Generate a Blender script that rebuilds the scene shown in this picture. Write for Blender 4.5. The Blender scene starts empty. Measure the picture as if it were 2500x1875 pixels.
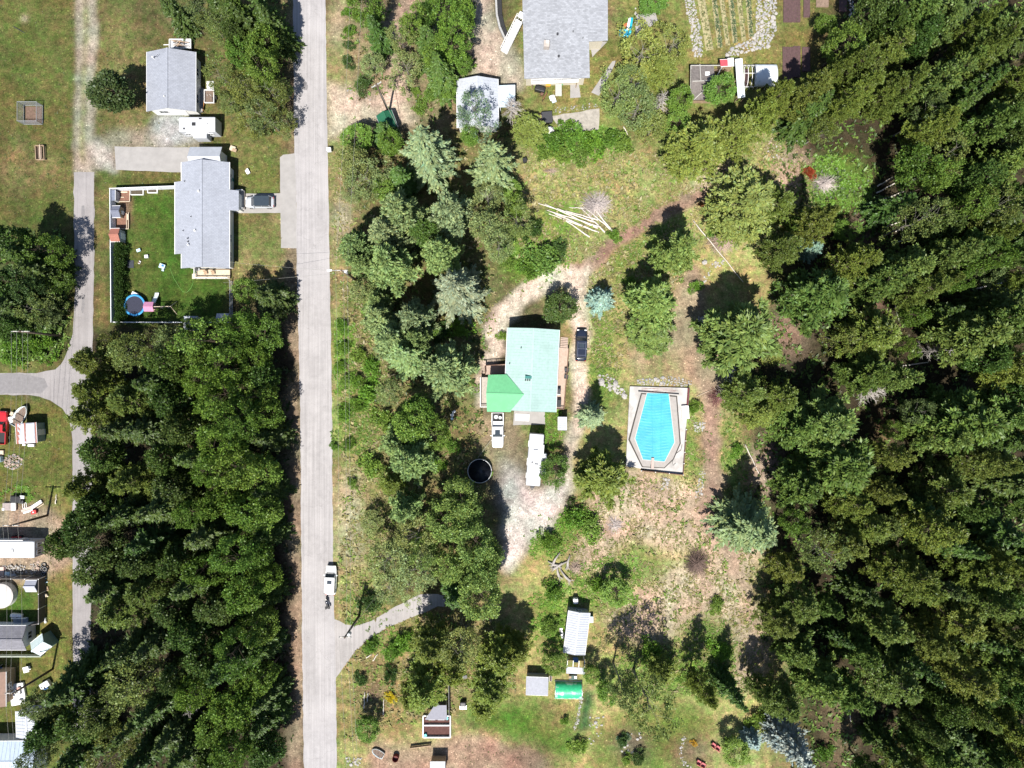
import bpy, math, random
import numpy as np
from mathutils import Vector, Matrix
R = math.radians
random.seed(7)
rng = np.random.default_rng(11)
scn = bpy.context.scene
COL = scn.collection

# ---------------------------------------------------------------- camera, sky, sun, exposure
S = 0.065            # metres of ground per photograph pixel
HC = 120.0           # camera height
cam_d = bpy.data.cameras.new('camera'); cam = bpy.data.objects.new('camera', cam_d); COL.objects.link(cam)
cam.location = (0, 0, HC); cam.rotation_euler = (0, 0, 0)
cam_d.sensor_fit = 'HORIZONTAL'; cam_d.angle = 2*math.atan(1250*S/HC); cam_d.clip_start = 1; cam_d.clip_end = 4000
scn.camera = cam
SUN_EL, SHADOW_AZ = R(62), R(11)
world = bpy.data.worlds.new('World'); scn.world = world; world.use_nodes = True
wn = world.node_tree; bgn = wn.nodes['Background']
sky = wn.nodes.new('ShaderNodeTexSky'); sky.sky_type = 'NISHITA'; sky.sun_disc = False
sky.sun_elevation = SUN_EL; sky.sun_rotation = math.pi+SHADOW_AZ; sky.altitude = 600
wn.links.new(sky.outputs[0], bgn.inputs[0]); bgn.inputs[1].default_value = 0.075
sun_d = bpy.data.lights.new('sun', 'SUN'); sun_d.energy = 4.6; sun_d.angle = R(0.5); sun_d.color = (1, .955, .88)
sun = bpy.data.objects.new('sun', sun_d); COL.objects.link(sun)
sun.rotation_euler = Vector((math.sin(SHADOW_AZ)*math.cos(SUN_EL), math.cos(SHADOW_AZ)*math.cos(SUN_EL), -math.sin(SUN_EL))).to_track_quat('-Z', 'Y').to_euler()
vs = scn.view_settings; vs.view_transform = 'Standard'; vs.look = 'None'; vs.gamma = 1; vs.exposure = 1.08
try: vs.use_curve_mapping = False
except Exception: pass
try:
    scn.cycles.max_bounces = 4; scn.cycles.diffuse_bounces = 2; scn.cycles.transparent_max_bounces = 8
except Exception: pass

# ---------------------------------------------------------------- helpers
def G(px, py, z=0.0):
    """photograph pixel -> world point at height z (a point on the ground, or on a thing of known height)"""
    k = S*(HC-z)/HC
    return Vector(((px-1250)*k, (937.5-py)*k, z))
PX = lambda n: n*S

MATS = {}
def mat(name, col=(.5, .5, .5), rough=.8, nscale=6.0, namt=.25, bump=0.0, bscale=None, metal=0.0, spec=.3, col2=None, n2=None, stretch=None, coat=0.0):
    """procedural material: base colour broken up by one or two noises, optional bump"""
    if name in MATS: return MATS[name]
    m = bpy.data.materials.new(name); m.use_nodes = True; nt = m.node_tree; N = nt.nodes; L = nt.links
    b = N['Principled BSDF']; b.inputs['Roughness'].default_value = rough; b.inputs['Metallic'].default_value = metal
    b.inputs['Specular IOR Level'].default_value = spec
    if coat: b.inputs['Coat Weight'].default_value = coat; b.inputs['Coat Roughness'].default_value = .08
    tc = N.new('ShaderNodeTexCoord'); mp = N.new('ShaderNodeMapping'); L.new(tc.outputs['Object'], mp.inputs[0])
    if stretch: mp.inputs['Scale'].default_value = stretch
    nz = N.new('ShaderNodeTexNoise'); nz.inputs['Scale'].default_value = nscale; nz.inputs['Detail'].default_value = 6; nz.inputs['Roughness'].default_value = .65
    L.new(mp.outputs[0], nz.inputs['Vector'])
    mr = N.new('ShaderNodeMapRange'); mr.inputs[1].default_value = .3; mr.inputs[2].default_value = .7
    L.new(nz.outputs[0], mr.inputs[0])
    mx = N.new('ShaderNodeMix'); mx.data_type = 'RGBA'
    c2 = col2 if col2 else tuple(c*(1+namt) for c in col); c1 = col if col2 else tuple(c*(1-namt) for c in col)
    mx.inputs[6].default_value = (*c1, 1); mx.inputs[7].default_value = (*c2, 1)
    L.new(mr.outputs[0], mx.inputs[0]); out = mx.outputs[2]
    if n2:                                   # (scale, colour, low, high) : blotches
        z2 = N.new('ShaderNodeTexNoise'); z2.inputs['Scale'].default_value = n2[0]; z2.inputs['Detail'].default_value = 5
        L.new(tc.outputs['Object'], z2.inputs['Vector'])
        r2 = N.new('ShaderNodeMapRange'); r2.inputs[1].default_value = n2[2]; r2.inputs[2].default_value = n2[3]; L.new(z2.outputs[0], r2.inputs[0])
        x2 = N.new('ShaderNodeMix'); x2.data_type = 'RGBA'; x2.inputs[7].default_value = (*n2[1], 1)
        L.new(r2.outputs[0], x2.inputs[0]); L.new(out, x2.inputs[6]); out = x2.outputs[2]
    L.new(out, b.inputs['Base Color'])
    if bump:
        bz = N.new('ShaderNodeTexNoise'); bz.inputs['Scale'].default_value = bscale or nscale*3; bz.inputs['Detail'].default_value = 5
        L.new(mp.outputs[0], bz.inputs['Vector'])
        bp = N.new('ShaderNodeBump'); bp.inputs['Strength'].default_value = bump; bp.inputs['Distance'].default_value = .05
        L.new(bz.outputs[0], bp.inputs['Height']); L.new(bp.outputs[0], b.inputs['Normal'])
    MATS[name] = m
    return m

def setp(o, **k):
    for a, v in k.items():
        if v is not None: o[a] = v
    return o
LABELS = {}
def tag(o, label, cat, group=None):
    o['label'] = label; o['category'] = cat
    if group: o['group'] = group
    LABELS.setdefault(label, []).append(o.name)
    return o
def thing(name, label, cat, loc=(0, 0, 0), rotz=0.0, group=None):
    o = bpy.data.objects.new(name, None); COL.objects.link(o); o.empty_display_size = .2
    o.location = loc; o.rotation_euler = (0, 0, rotz)
    return tag(o, label, cat, group)
def link(name, me, parent=None, m=None, kind=None):
    o = bpy.data.objects.new(name, me); COL.objects.link(o)
    if m is not None and not me.materials: me.materials.append(m)
    if parent is not None: o.parent = parent
    if kind: o['kind'] = kind
    return o

class MB:
    """collects shapes, build() links them as one mesh object"""
    def __init__(s): s.v = []; s.f = []
    def add(s, vs, fs):
        n = len(s.v); s.v += [tuple(v) for v in vs]; s.f += [tuple(i+n for i in f) for f in fs]; return s
    def box(s, c, d, rz=0.0, tilt=None):
        x, y, z = d[0]/2, d[1]/2, d[2]/2
        vs = [Vector((a*x, b*y, e*z)) for e in (-1, 1) for b in (-1, 1) for a in (-1, 1)]
        if tilt: vs = [tilt @ v for v in vs]
        if rz:
            q = Matrix.Rotation(rz, 3, 'Z'); vs = [q @ v for v in vs]
        c = Vector(c); vs = [v+c for v in vs]
        return s.add(vs, [(0, 2, 3, 1), (4, 5, 7, 6), (0, 1, 5, 4), (2, 6, 7, 3), (0, 4, 6, 2), (1, 3, 7, 5)])
    def bar(s, a, b, w, h=None):
        """square bar from a to b"""
        a, b = Vector(a), Vector(b); d = b-a; L = d.length
        if L < 1e-6: return s
        h = h or w
        zz = d.normalized(); up = Vector((0, 0, 1)) if abs(zz.z) < .95 else Vector((0, 1, 0))
        xx = zz.cross(up).normalized(); yy = xx.cross(zz).normalized()
        vs = [p+xx*(i*w/2)+yy*(j*h/2) for p in (a, b) for i, j in ((-1, -1), (1, -1), (1, 1), (-1, 1))]
        return s.add(vs, [(0, 1, 2, 3), (7, 6, 5, 4), (0, 4, 5, 1), (1, 5, 6, 2), (2, 6, 7, 3), (3, 7, 4, 0)])
    def tube(s, pts, rad, n=8, cap=True):
        pts = [Vector(p) for p in pts]; m = len(pts)
        rs = rad if isinstance(rad, (list, tuple)) else [rad]*m
        vs = []
        for i, p in enumerate(pts):
            d = (pts[min(i+1, m-1)]-pts[max(i-1, 0)])
            d = d.normalized() if d.length > 1e-9 else Vector((0, 0, 1))
            up = Vector((0, 0, 1)) if abs(d.z) < .95 else Vector((1, 0, 0))
            a = d.cross(up).normalized(); b = d.cross(a)
            for k in range(n):
                t = 2*math.pi*k/n; vs.append(p+(a*math.cos(t)+b*math.sin(t))*rs[i])
        fs = [(i*n+k, i*n+(k+1) % n, (i+1)*n+(k+1) % n, (i+1)*n+k) for i in range(m-1) for k in range(n)]
        if cap: fs += [tuple(range(n))[::-1], tuple(range((m-1)*n, m*n))]
        return s.add(vs, fs)
    def prism(s, poly, z0, z1):
        n = len(poly); vs = [(p[0], p[1], z0) for p in poly]+[(p[0], p[1], z1) for p in poly]
        return s.add(vs, [tuple(range(n))[::-1], tuple(range(n, 2*n))]+[(i, (i+1) % n, n+(i+1) % n, n+i) for i in range(n)])
    def slab(s, poly3, t):
        """planar polygon in 3-D given a thickness downwards"""
        n = len(poly3); vs = [tuple(p) for p in poly3]+[(p[0], p[1], p[2]-t) for p in poly3]
        return s.add(vs, [tuple(range(n)), tuple(range(n, 2*n))[::-1]]+[(i, n+i, n+(i+1) % n, (i+1) % n) for i in range(n)])
    def loft(s, rings, cap=True):
        n = len(rings[0]); vs = [v for r in rings for v in r]
        fs = [(i*n+k, i*n+(k+1) % n, (i+1)*n+(k+1) % n, (i+1)*n+k) for i in range(len(rings)-1) for k in range(n)]
        if cap: fs += [tuple(range(n))[::-1], tuple(range((len(rings)-1)*n, len(rings)*n))]
        return s.add(vs, fs)
    def mesh(s, name, m=None, smooth=False):
        me = bpy.data.meshes.new(name); me.from_pydata(s.v, [], s.f); me.update()
        if m is not None: me.materials.append(m)
        if smooth: me.polygons.foreach_set('use_smooth', [True]*len(me.polygons))
        return me
    def build(s, name, m, parent=None, smooth=False, kind=None, bevel=0.0):
        o = link(name, s.mesh(name, m, smooth), parent, kind=kind)
        if bevel:
            b = o.modifiers.new('bevel', 'BEVEL'); b.width = bevel; b.segments = 2; b.limit_method = 'ANGLE'
        return o
def rrect(w, d, r, n=4):
    pts = []
    for cx, cy, a0 in ((w/2-r, d/2-r, 0), (-w/2+r, d/2-r, 90), (-w/2+r, -d/2+r, 180), (w/2-r, -d/2+r, 270)):
        for i in range(n+1):
            a = R(a0+90*i/n); pts.append((cx+r*math.cos(a), cy+r*math.sin(a)))
    return pts
def circle(r, n=32, cx=0, cy=0): return [(cx+r*math.cos(2*math.pi*i/n), cy+r*math.sin(2*math.pi*i/n)) for i in range(n)]
def copy_tree(o, parent=None):
    c = o.copy(); COL.objects.link(c); c.parent = parent
    for ch in o.children: copy_tree(ch, c)
    return c

# value noise on pixel coordinates
def vnoise(x, y, scale, seed):
    g = np.random.default_rng(seed).random((257, 257))
    u, v = x/scale+1000.0, y/scale+1000.0
    i, j = np.floor(u).astype(int), np.floor(v).astype(int); fu, fv = u-i, v-j
    fu, fv = fu*fu*(3-2*fu), fv*fv*(3-2*fv); i0, i1, j0, j1 = i % 256, (i+1) % 256, j % 256, (j+1) % 256
    return (g[i0, j0]*(1-fu)*(1-fv)+g[i1, j0]*fu*(1-fv)+g[i0, j1]*(1-fu)*fv+g[i1, j1]*fu*fv)
def fbm(x, y, scale, seed, oct=4):
    t = 0; a = .5; n = 0
    for k in range(oct):
        t = t+a*vnoise(x, y, scale, seed+k*17); n += a; a *= .55; scale *= .5
    return t/n
def inside(poly, x, y):
    r = np.zeros(x.shape, bool); n = len(poly)
    for i in range(n):
        x0, y0 = poly[i]; x1, y1 = poly[(i+1) % n]
        if y0 == y1: continue
        c = ((y0 > y) != (y1 > y)) & (x < (x1-x0)*(y-y0)/(y1-y0)+x0)
        r ^= c
    return r
def ell(cx, cy, rx, ry=None, n=20):
    ry = ry or rx
    return [(cx+rx*math.cos(2*math.pi*i/n), cy+ry*math.sin(2*math.pi*i/n)) for i in range(n)]
def rect(x0, y0, x1, y1): return [(x0, y0), (x1, y0), (x1, y1), (x0, y1)]
# ---------------------------------------------------------------- ground: one grid, colour classes by area
STEP = 5.0
gx = np.arange(-150, 2651, STEP); gy = np.arange(-150, 2026, STEP)
GXX, GYY = np.meshgrid(gx, gy)
WX = GXX+(fbm(GXX, GYY, 90, 1)-.5)*46+(fbm(GXX, GYY, 22, 2, 2)-.5)*16
WY = GYY+(fbm(GXX, GYY, 90, 3)-.5)*46+(fbm(GXX, GYY, 22, 4, 2)-.5)*16
colr = np.zeros(GXX.shape+(3,)); colr[:] = (.062, .056, .032)
cls = np.zeros(GXX.shape, int)
def blur(m, n):
    if n < 1: return m
    for ax in (0, 1):
        for _ in range(2):
            c = np.cumsum(np.pad(m, [(n+1, n) if a == ax else (0, 0) for a in (0, 1)], mode='edge'), axis=ax)
            m = (np.take(c, range(2*n+1, c.shape[ax]), ax)-np.take(c, range(0, c.shape[ax]-2*n-1), ax))/(2*n+1)
    return m
def band(pts, w):
    """polygon round a polyline"""
    L, Rr = [], []
    ws = w if isinstance(w, (list, tuple)) else [w]*len(pts)
    for i, p in enumerate(pts):
        a, b = pts[max(i-1, 0)], pts[min(i+1, len(pts)-1)]; dx, dy = b[0]-a[0], b[1]-a[1]; n = math.hypot(dx, dy)
        L.append((p[0]-dy/n*ws[i]/2, p[1]+dx/n*ws[i]/2)); Rr.append((p[0]+dy/n*ws[i]/2, p[1]-dx/n*ws[i]/2))
    return L+Rr[::-1]
def paint(poly, c, fe=2, k=1.0, patch=0.0, seed=5, sharp=False, klass=None):
    x, y = (GXX+(WX-GXX)*.25, GYY+(WY-GYY)*.25) if sharp else (WX, WY)
    hard = inside(poly, x, y)
    if klass is not None: cls[hard] = klass
    m = blur(hard.astype(float), fe)*k
    if patch: m = m*np.clip((fbm(GXX, GYY, 60, seed)-.5+patch*.5)*6, 0, 1)
    colr[:] = colr*(1-m[..., None])+np.array(c)*m[..., None]
LAWN = (.034, .066, .013); OLIVE = (.092, .084, .038); DRY = (.165, .138, .070); FLOOR = (.036, .029, .018)  # FLOOR: humus darkened, shade between crowns put into the colour
WEED = (.075, .125, .024); RED = (.185, .120, .090); TAN = (.28, .228, .178); GRV = (.26, .24, .225); MEAD = (.185, .168, .082)
# open field and yards on the left
paint(rect(-200, -200, 186, 640), (.078, .076, .030), 2)
paint(ell(70, 405, 95, 70), (.135, .112, .058), 6, .8, .8, 21)
paint(ell(60, 120, 60, 130), (.056, .074, .022), 8, .8, .9, 22)
paint(ell(120, 230, 50, 130), (.092, .092, .034), 8, .8, .9, 23)
paint(ell(62, 45, 12, 10), (.25, .21, .16), 1)
paint(ell(110, 540, 70, 60), (.05, .068, .02), 6, .8)
paint(rect(232, -200, 718, 470), OLIVE, 2)
paint(ell(300, 130, 50, 110), (.125, .105, .05), 8, .8, .9, 24)
paint(ell(452, 55, 45, 35), (.115, .082, .062), 3)
paint(ell(375, 40, 60, 45), (.042, .044, .024), 8, .8)
paint(ell(320, 290, 55, 30), (.14, .115, .06), 5, .8, .9, 25)
paint(rect(540, 260, 712, 480), (.11, .108, .045), 5, .9, .9, 26)
paint(rect(600, 372, 685, 472), (.075, .095, .03), 3, .8)
paint(rect(228, 415, 445, 458), (.072, .078, .027), 2)
paint(rect(562, 515, 735, 720), (.155, .135, .068), 3)
paint(ell(610, 560, 40, 40), (.085, .108, .036), 4, .8, .9, 27)
paint(ell(670, 590, 30, 50), (.09, .11, .038), 4, .7, .9, 28)
paint(rect(232, 455, 274, 812), (.108, .092, .04), 2)
paint(rect(276, 466, 562, 786), (.046, .078, .017), 1)
paint(ell(330, 640, 30, 120), (.075, .08, .03), 5, .7, .9, 29)
paint(ell(480, 560, 80, 90), (.030, .056, .012), 6, .7, .9, 30)
paint(rect(284, 466, 322, 558), (.14, .085, .06), 1, sharp=True)
# woodlot, road verges
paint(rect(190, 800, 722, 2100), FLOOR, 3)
paint(rect(704, -200, 742, 2100), (.17, .132, .09), 2)
paint(rect(690, -200, 718, 380), (.12, .098, .06), 3, .8, .9, 31)
paint(rect(796, -200, 880, 2100), (.165, .14, .075), 3)
paint(ell(835, 55, 20, 60), (.26, .21, .165), 4, .7)
paint(rect(842, 700, 985, 1520), (.155, .15, .065), 6, .9)
paint(ell(862, 1260, 34, 130), (.24, .205, .155), 5, .8, 1.1, 32)
paint(ell(835, 540, 18, 60), (.25, .22, .19), 3, .6, .9, 33)
for cx, cy in ((830, 820), (840, 880), (845, 1010), (838, 1080), (880, 1010)): paint(ell(cx, cy, 22, 40), WEED, 4, .8)
paint([(850, 320), (1280, 300), (1290, 560), (1200, 740), (1180, 930), (1190, 1200), (1260, 1300), (1230, 1420), (960, 1460), (900, 1300), (920, 1100), (850, 800)], (.092, .084, .042), 6)
paint(rect(845, -200, 1165, 325), (.115, .096, .058), 5)
# big house garden, top right
paint(rect(1262, -200, 1905, 330), (.118, .115, .046), 6)
paint(rect(1484, 0, 1545, 150), (.105, .115, .042), 4)
paint(ell(1480, 20, 30, 80), (.10, .085, .055), 4, .8)
paint(rect(1680, -200, 1860, 135), (.125, .118, .05), 3)
paint(rect(1895, -200, 2075, 190), (.13, .12, .048), 4)
paint(ell(1870, 190, 60, 40), (.12, .125, .045), 5)
# right-hand wood
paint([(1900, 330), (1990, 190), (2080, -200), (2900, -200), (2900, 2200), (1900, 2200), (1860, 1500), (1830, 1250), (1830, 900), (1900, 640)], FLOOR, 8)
# clearing
paint([(1270, 345), (1500, 360), (1700, 360), (1900, 285), (1975, 480), (1900, 640), (1800, 900), (1820, 1100), (1880, 1400), (1930, 1650), (1960, 2100), (820, 2100), (828, 1650), (950, 1560), (1180, 1480), (1240, 1400), (1390, 1050), (1390, 900), (1360, 700), (1260, 640)], MEAD, 6)
paint([(880, 1560), (1080, 1480), (1240, 1440), (1250, 1720), (830, 1830), (835, 1640)], (.14, .118, .062), 6)
for cx, cy, rx, ry, s in ((1660, 400, 60, 40, 40), (1750, 440, 90, 60, 41), (1620, 1260, 190, 90, 42), (1500, 1350, 120, 60, 43), (1640, 1480, 160, 110, 44), (1780, 1330, 80, 120, 45), (1820, 1560, 60, 120, 46), (1540, 1200, 100, 50, 47), (1930, 430, 60, 70, 48)):
    paint(ell(cx, cy, rx, ry), (.27, .205, .152), 3, .9, .95, s)
for cx, cy, rx, ry, s in ((1400, 345, 130, 40, 50), (1320, 645, 70, 55, 51), (1290, 600, 70, 70, 52), (2050, 450, 75, 65, 53), (1520, 640, 40, 60, 54), (1600, 560, 60, 50, 55), (1470, 890, 40, 120, 56), (1340, 1310, 60, 50, 57), (1560, 1380, 70, 50, 58), (1480, 1440, 60, 40, 59), (1720, 1600, 80, 90, 60), (1360, 540, 60, 60, 61), (1320, 1000, 40, 80, 62), (1760, 1150, 40, 120, 63), (1345, 1500, 40, 80, 64), (1650, 400, 60, 60, 65), (1600, 1640, 120, 60, 66), (1690, 1090, 24, 80, 67)):
    paint(ell(cx, cy, rx, ry), WEED, 4, .85, .9, s)
paint(ell(2310, 470, 16, 60), (.19, .13, .09), 4); paint(ell(2110, 560, 18, 70), (.16, .10, .08), 4, .8); paint(ell(2130, 730, 40, 40), (.19, .11, .08), 5, .8)
paint(ell(1930, 810, 30, 70), (.22, .15, .11), 5, .9); paint(ell(1870, 1150, 40, 70), (.23, .165, .13), 4, .9); paint(ell(2150, 1060, 15, 40), (.17, .12, .07), 3)
paint(ell(2060, 1400, 10, 70), (.2, .14, .1), 3); paint(ell(2055, 1780, 30, 110), (.16, .12, .075), 5, .9)
# lower gardens
paint([(1140, 1705), (1270, 1700), (1400, 1715), (1415, 1740), (1395, 1850), (1270, 1875), (1180, 1830), (1130, 1780)], (.052, .092, .018), 4)
paint(ell(1360, 1740, 34, 40), (.17, .13, .07), 5, .9)
paint([(1560, 1720), (1740, 1710), (1730, 1790), (1680, 1900), (1420, 1900), (1440, 1800)], (.10, .105, .036), 5)
paint(ell(1660, 1770, 50, 36), (.052, .088, .019), 5); paint(ell(1590, 1850, 40, 30), (.052, .088, .019), 5)
paint(ell(1540, 1820, 55, 40), (.075, .06, .045), 4, .9); paint(ell(1700, 1835, 60, 40), (.10, .07, .05), 4, .9)
paint([(905, 1812), (1080, 1800), (1170, 1790), (1250, 1825), (1330, 1830), (1345, 1960), (880, 1960)], (.19, .125, .09), 3)
paint(ell(1100, 1690, 28, 60), (.165, .12, .075), 4, .9); paint(rect(940, 1640, 1040, 1800), (.15, .125, .062), 6, .9)
paint(ell(905, 1700, 30, 30), (.09, .065, .05), 4, .8)
paint(rect(828, 1600, 850, 2000), (.10, .10, .035), 4, .8)
paint([(1428, 1680), (1446, 1690), (1440, 1780), (1405, 1790)], (.035, .065, .03), 1, sharp=True)
paint(ell(1300, 1860, 60, 45), (.10, .07, .05), 4, .9)
# lower-left yards
paint(rect(-200, 965, 184, 2100), (.088, .090, .030), 2)
paint(rect(120, 1180, 180, 1660), (.125, .112, .04), 4, .8, 1.0, 70)
paint([(-200, 1245), (110, 1222), (200, 1285), (205, 1340), (130, 1400), (80, 1425), (-200, 1425)], (.235, .18, .13), 3)
paint(rect(0, 1430, 94, 1525), (.048, .085, .018), 2)
paint(rect(-200, 560, 178, 908), (.052, .062, .026), 5)
paint(rect(-200, 875, 165, 912), (.105, .10, .04), 3)
paint(rect(165, 560, 186, 905), (.10, .092, .035), 3)
# gravel and dirt drives (own classes)
paint(band([(208, -200), (211, 100), (207, 200), (206, 300), (206, 430)], 46), (.235, .212, .17), 1, sharp=True, klass=1)
paint(band([(208, -200), (208, 100), (203, 200), (202, 330), (203, 400)], 13), (.115, .118, .045), 1, .75, sharp=True)
paint([(232, 330), (262, 345), (285, 360), (283, 415), (250, 405), (232, 415)], (.27, .25, .22), 1, klass=1)
paint([(392, 278), (442, 283), (475, 338), (500, 358), (372, 362), (378, 322)], (.25, .245, .245), 2, klass=1)
paint(ell(330, 340, 75, 22), (.24, .22, .18), 3, .8, .9, 71)
paint([(800, 215), (840, 220), (880, 242), (920, 228), (948, 190), (970, 170), (985, 200), (1000, 262), (1030, 290), (960, 300), (870, 305), (830, 335), (802, 350)], TAN, 2, klass=2)
paint(band([(965, 190), (950, 140), (962, 70), (992, 0), (1000, -200)], 34), (.22, .17, .13), 3, klass=2)
paint([(1160, -200), (1198, -200), (1205, 60), (1225, 110), (1275, 150), (1280, 215), (1250, 215), (1220, 205), (1150, 190), (1158, 100)], (.245, .205, .165), 2, klass=2)
paint(band([(1720, 468), (1640, 510), (1540, 562), (1450, 628), (1400, 660)], [30, 44, 46, 42, 50]), RED, 1, klass=3)
paint(band([(1705, 640), (1690, 790), (1722, 895), (1742, 970), (1738, 1080), (1752, 1170), (1728, 1250), (1790, 1340), (1822, 1450)], [40, 46, 80, 44, 52, 56, 60, 40, 30]), (.19, .130, .098), 2, klass=3)
paint([(1650, 690), (1708, 650), (1715, 760), (1772, 870), (1775, 935), (1690, 925), (1560, 925), (1530, 850), (1600, 830)], (.185, .145, .098), 4)
paint(ell(1620, 890, 45, 22), (.11, .12, .04), 5, .7, 1.0, 72)
paint(band([(1412, 655), (1340, 690), (1265, 722), (1218, 775), (1202, 850), (1186, 905), (1180, 980)], [50, 46, 46, 40, 40, 34, 30]), (.345, .285, .235), 1, klass=2)
paint(band([(1405, 650), (1428, 720), (1424, 820), (1418, 920), (1412, 1010), (1398, 1110), (1378, 1190)], [56, 44, 40, 42, 36, 24, 34]), (.335, .27, .22), 1, klass=2)
paint(band([(1446, 720), (1446, 830), (1440, 900)], 18), (.115, .135, .045), 3, .8)
paint([(1222, 1120), (1290, 1195), (1380, 1170), (1392, 1200), (1378, 1236), (1335, 1295), (1290, 1328), (1242, 1392), (1222, 1380), (1228, 1270), (1214, 1200)], (.33, .30, .275), 2, klass=2)
paint(ell(1240, 1190, 28, 60), (.17, .165, .165), 5, .8)  # grey shadow on the drive, painted into the ground colour
paint(rect(1185, 1010, 1285, 1120), (.19, .165, .11), 6, .8)
paint(band([(1185, 1010), (1190, 1100)], 26), (.24, .175, .12), 4)
# vignetting put into the ground colour by region, then overall patchiness
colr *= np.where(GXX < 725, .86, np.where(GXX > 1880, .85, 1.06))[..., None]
f1 = fbm(GXX, GYY, 34, 90, 4)-.5; f2 = fbm(GXX, GYY, 130, 95, 3)-.5
colr *= (1+.75*f1+.4*f2)[..., None]
hue = (fbm(GXX, GYY, 48, 99, 3)-.5)*.35
colr[..., 0] *= 1+hue; colr[..., 1] *= 1-hue*.3; np.clip(colr, .008, .6, colr)

gm = bpy.data.materials.new('ground'); gm.use_nodes = True
def ground_nodes(m):
    N, L = m.node_tree.nodes, m.node_tree.links; b = N['Principled BSDF']; b.inputs['Roughness'].default_value = .95; b.inputs['Specular IOR Level'].default_value = .1
    at = N.new('ShaderNodeAttribute'); at.attribute_name = 'Col'
    tc = N.new('ShaderNodeTexCoord')
    def nz(sc, d=4, r=.7):
        n = N.new('ShaderNodeTexNoise'); n.inputs['Scale'].default_value = sc; n.inputs['Detail'].default_value = d; n.inputs['Roughness'].default_value = r
        L.new(tc.outputs['Object'], n.inputs['Vector']); return n.outputs[0]
    def mrange(s, a, b_, c, d):
        n = N.new('ShaderNodeMapRange'); [setattr(n.inputs[i+1], 'default_value', v) for i, v in enumerate((a, b_, c, d))]; L.new(s, n.inputs[0]); return n.outputs[0]
    def mul(a, b_):
        n = N.new('ShaderNodeMath'); n.operation = 'MULTIPLY'; L.new(a, n.inputs[0]); L.new(b_, n.inputs[1]); return n.outputs[0]
    k = mul(mrange(nz(1.1, 5, .75), .34, .66, .60, 1.40), mrange(nz(4.2, 4, .85), .30, .70, .42, 1.58))
    v = N.new('ShaderNodeTexVoronoi'); v.inputs['Scale'].default_value = 3.1; L.new(tc.outputs['Object'], v.inputs['Vector'])
    k = mul(k, mrange(v.outputs['Distance'], .0, .16, 1.35, 1.0))
    v2 = N.new('ShaderNodeTexVoronoi'); v2.inputs['Scale'].default_value = 2.4; L.new(tc.outputs['Object'], v2.inputs['Vector'])
    sx = N.new('ShaderNodeSeparateColor'); L.new(v2.outputs['Color'], sx.inputs[0])
    pick = N.new('ShaderNodeMath'); pick.operation = 'GREATER_THAN'; pick.inputs[1].default_value = .80; L.new(sx.outputs[0], pick.inputs[0])
    near = N.new('ShaderNodeMath'); near.operation = 'LESS_THAN'; near.inputs[1].default_value = .24; L.new(v2.outputs['Distance'], near.inputs[0])
    k = mul(k, mrange(mul(pick.outputs[0], near.outputs[0]), 0, 1, 1.0, 1.9))
    mx = N.new('ShaderNodeVectorMath'); mx.operation = 'SCALE'; L.new(at.outputs['Color'], mx.inputs[0]); L.new(k, mx.inputs['Scale'])
    hs = N.new('ShaderNodeMix'); hs.data_type = 'RGBA'; hs.inputs[6].default_value = (1.16, .98, .94, 1); hs.inputs[7].default_value = (.80, 1.04, .66, 1); L.new(mrange(nz(.75, 5, .7), .40, .60, 0, 1), hs.inputs[0])
    hm = N.new('ShaderNodeVectorMath'); hm.operation = 'MULTIPLY'; L.new(mx.outputs[0], hm.inputs[0]); L.new(hs.outputs[2], hm.inputs[1])
    hx = N.new('ShaderNodeMix'); hx.data_type = 'RGBA'; L.new(at.outputs['Alpha'], hx.inputs[0]); L.new(mx.outputs[0], hx.inputs[6]); L.new(hm.outputs[0], hx.inputs[7])
    L.new(hx.outputs[2], b.inputs['Base Color'])
    bp = N.new('ShaderNodeBump'); bp.inputs['Strength'].default_value = .9; bp.inputs['Distance'].default_value = .10
    L.new(nz(5.0, 5, .75), bp.inputs['Height']); L.new(bp.outputs[0], b.inputs['Normal'])
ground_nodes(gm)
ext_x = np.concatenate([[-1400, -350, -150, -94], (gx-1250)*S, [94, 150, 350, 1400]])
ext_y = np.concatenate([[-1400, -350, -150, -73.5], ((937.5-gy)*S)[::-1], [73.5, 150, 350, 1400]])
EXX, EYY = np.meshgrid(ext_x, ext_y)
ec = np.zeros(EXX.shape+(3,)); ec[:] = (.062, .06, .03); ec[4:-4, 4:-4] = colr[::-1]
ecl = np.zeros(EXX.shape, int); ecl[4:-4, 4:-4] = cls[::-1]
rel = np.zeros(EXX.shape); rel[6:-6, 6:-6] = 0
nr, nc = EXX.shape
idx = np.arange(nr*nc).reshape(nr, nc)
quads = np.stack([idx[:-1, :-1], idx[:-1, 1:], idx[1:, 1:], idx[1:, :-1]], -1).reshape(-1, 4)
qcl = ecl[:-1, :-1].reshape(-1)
allv = np.stack([EXX, EYY, np.zeros_like(EXX)], -1).reshape(-1, 3); allc = ec.reshape(-1, 3)
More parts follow.
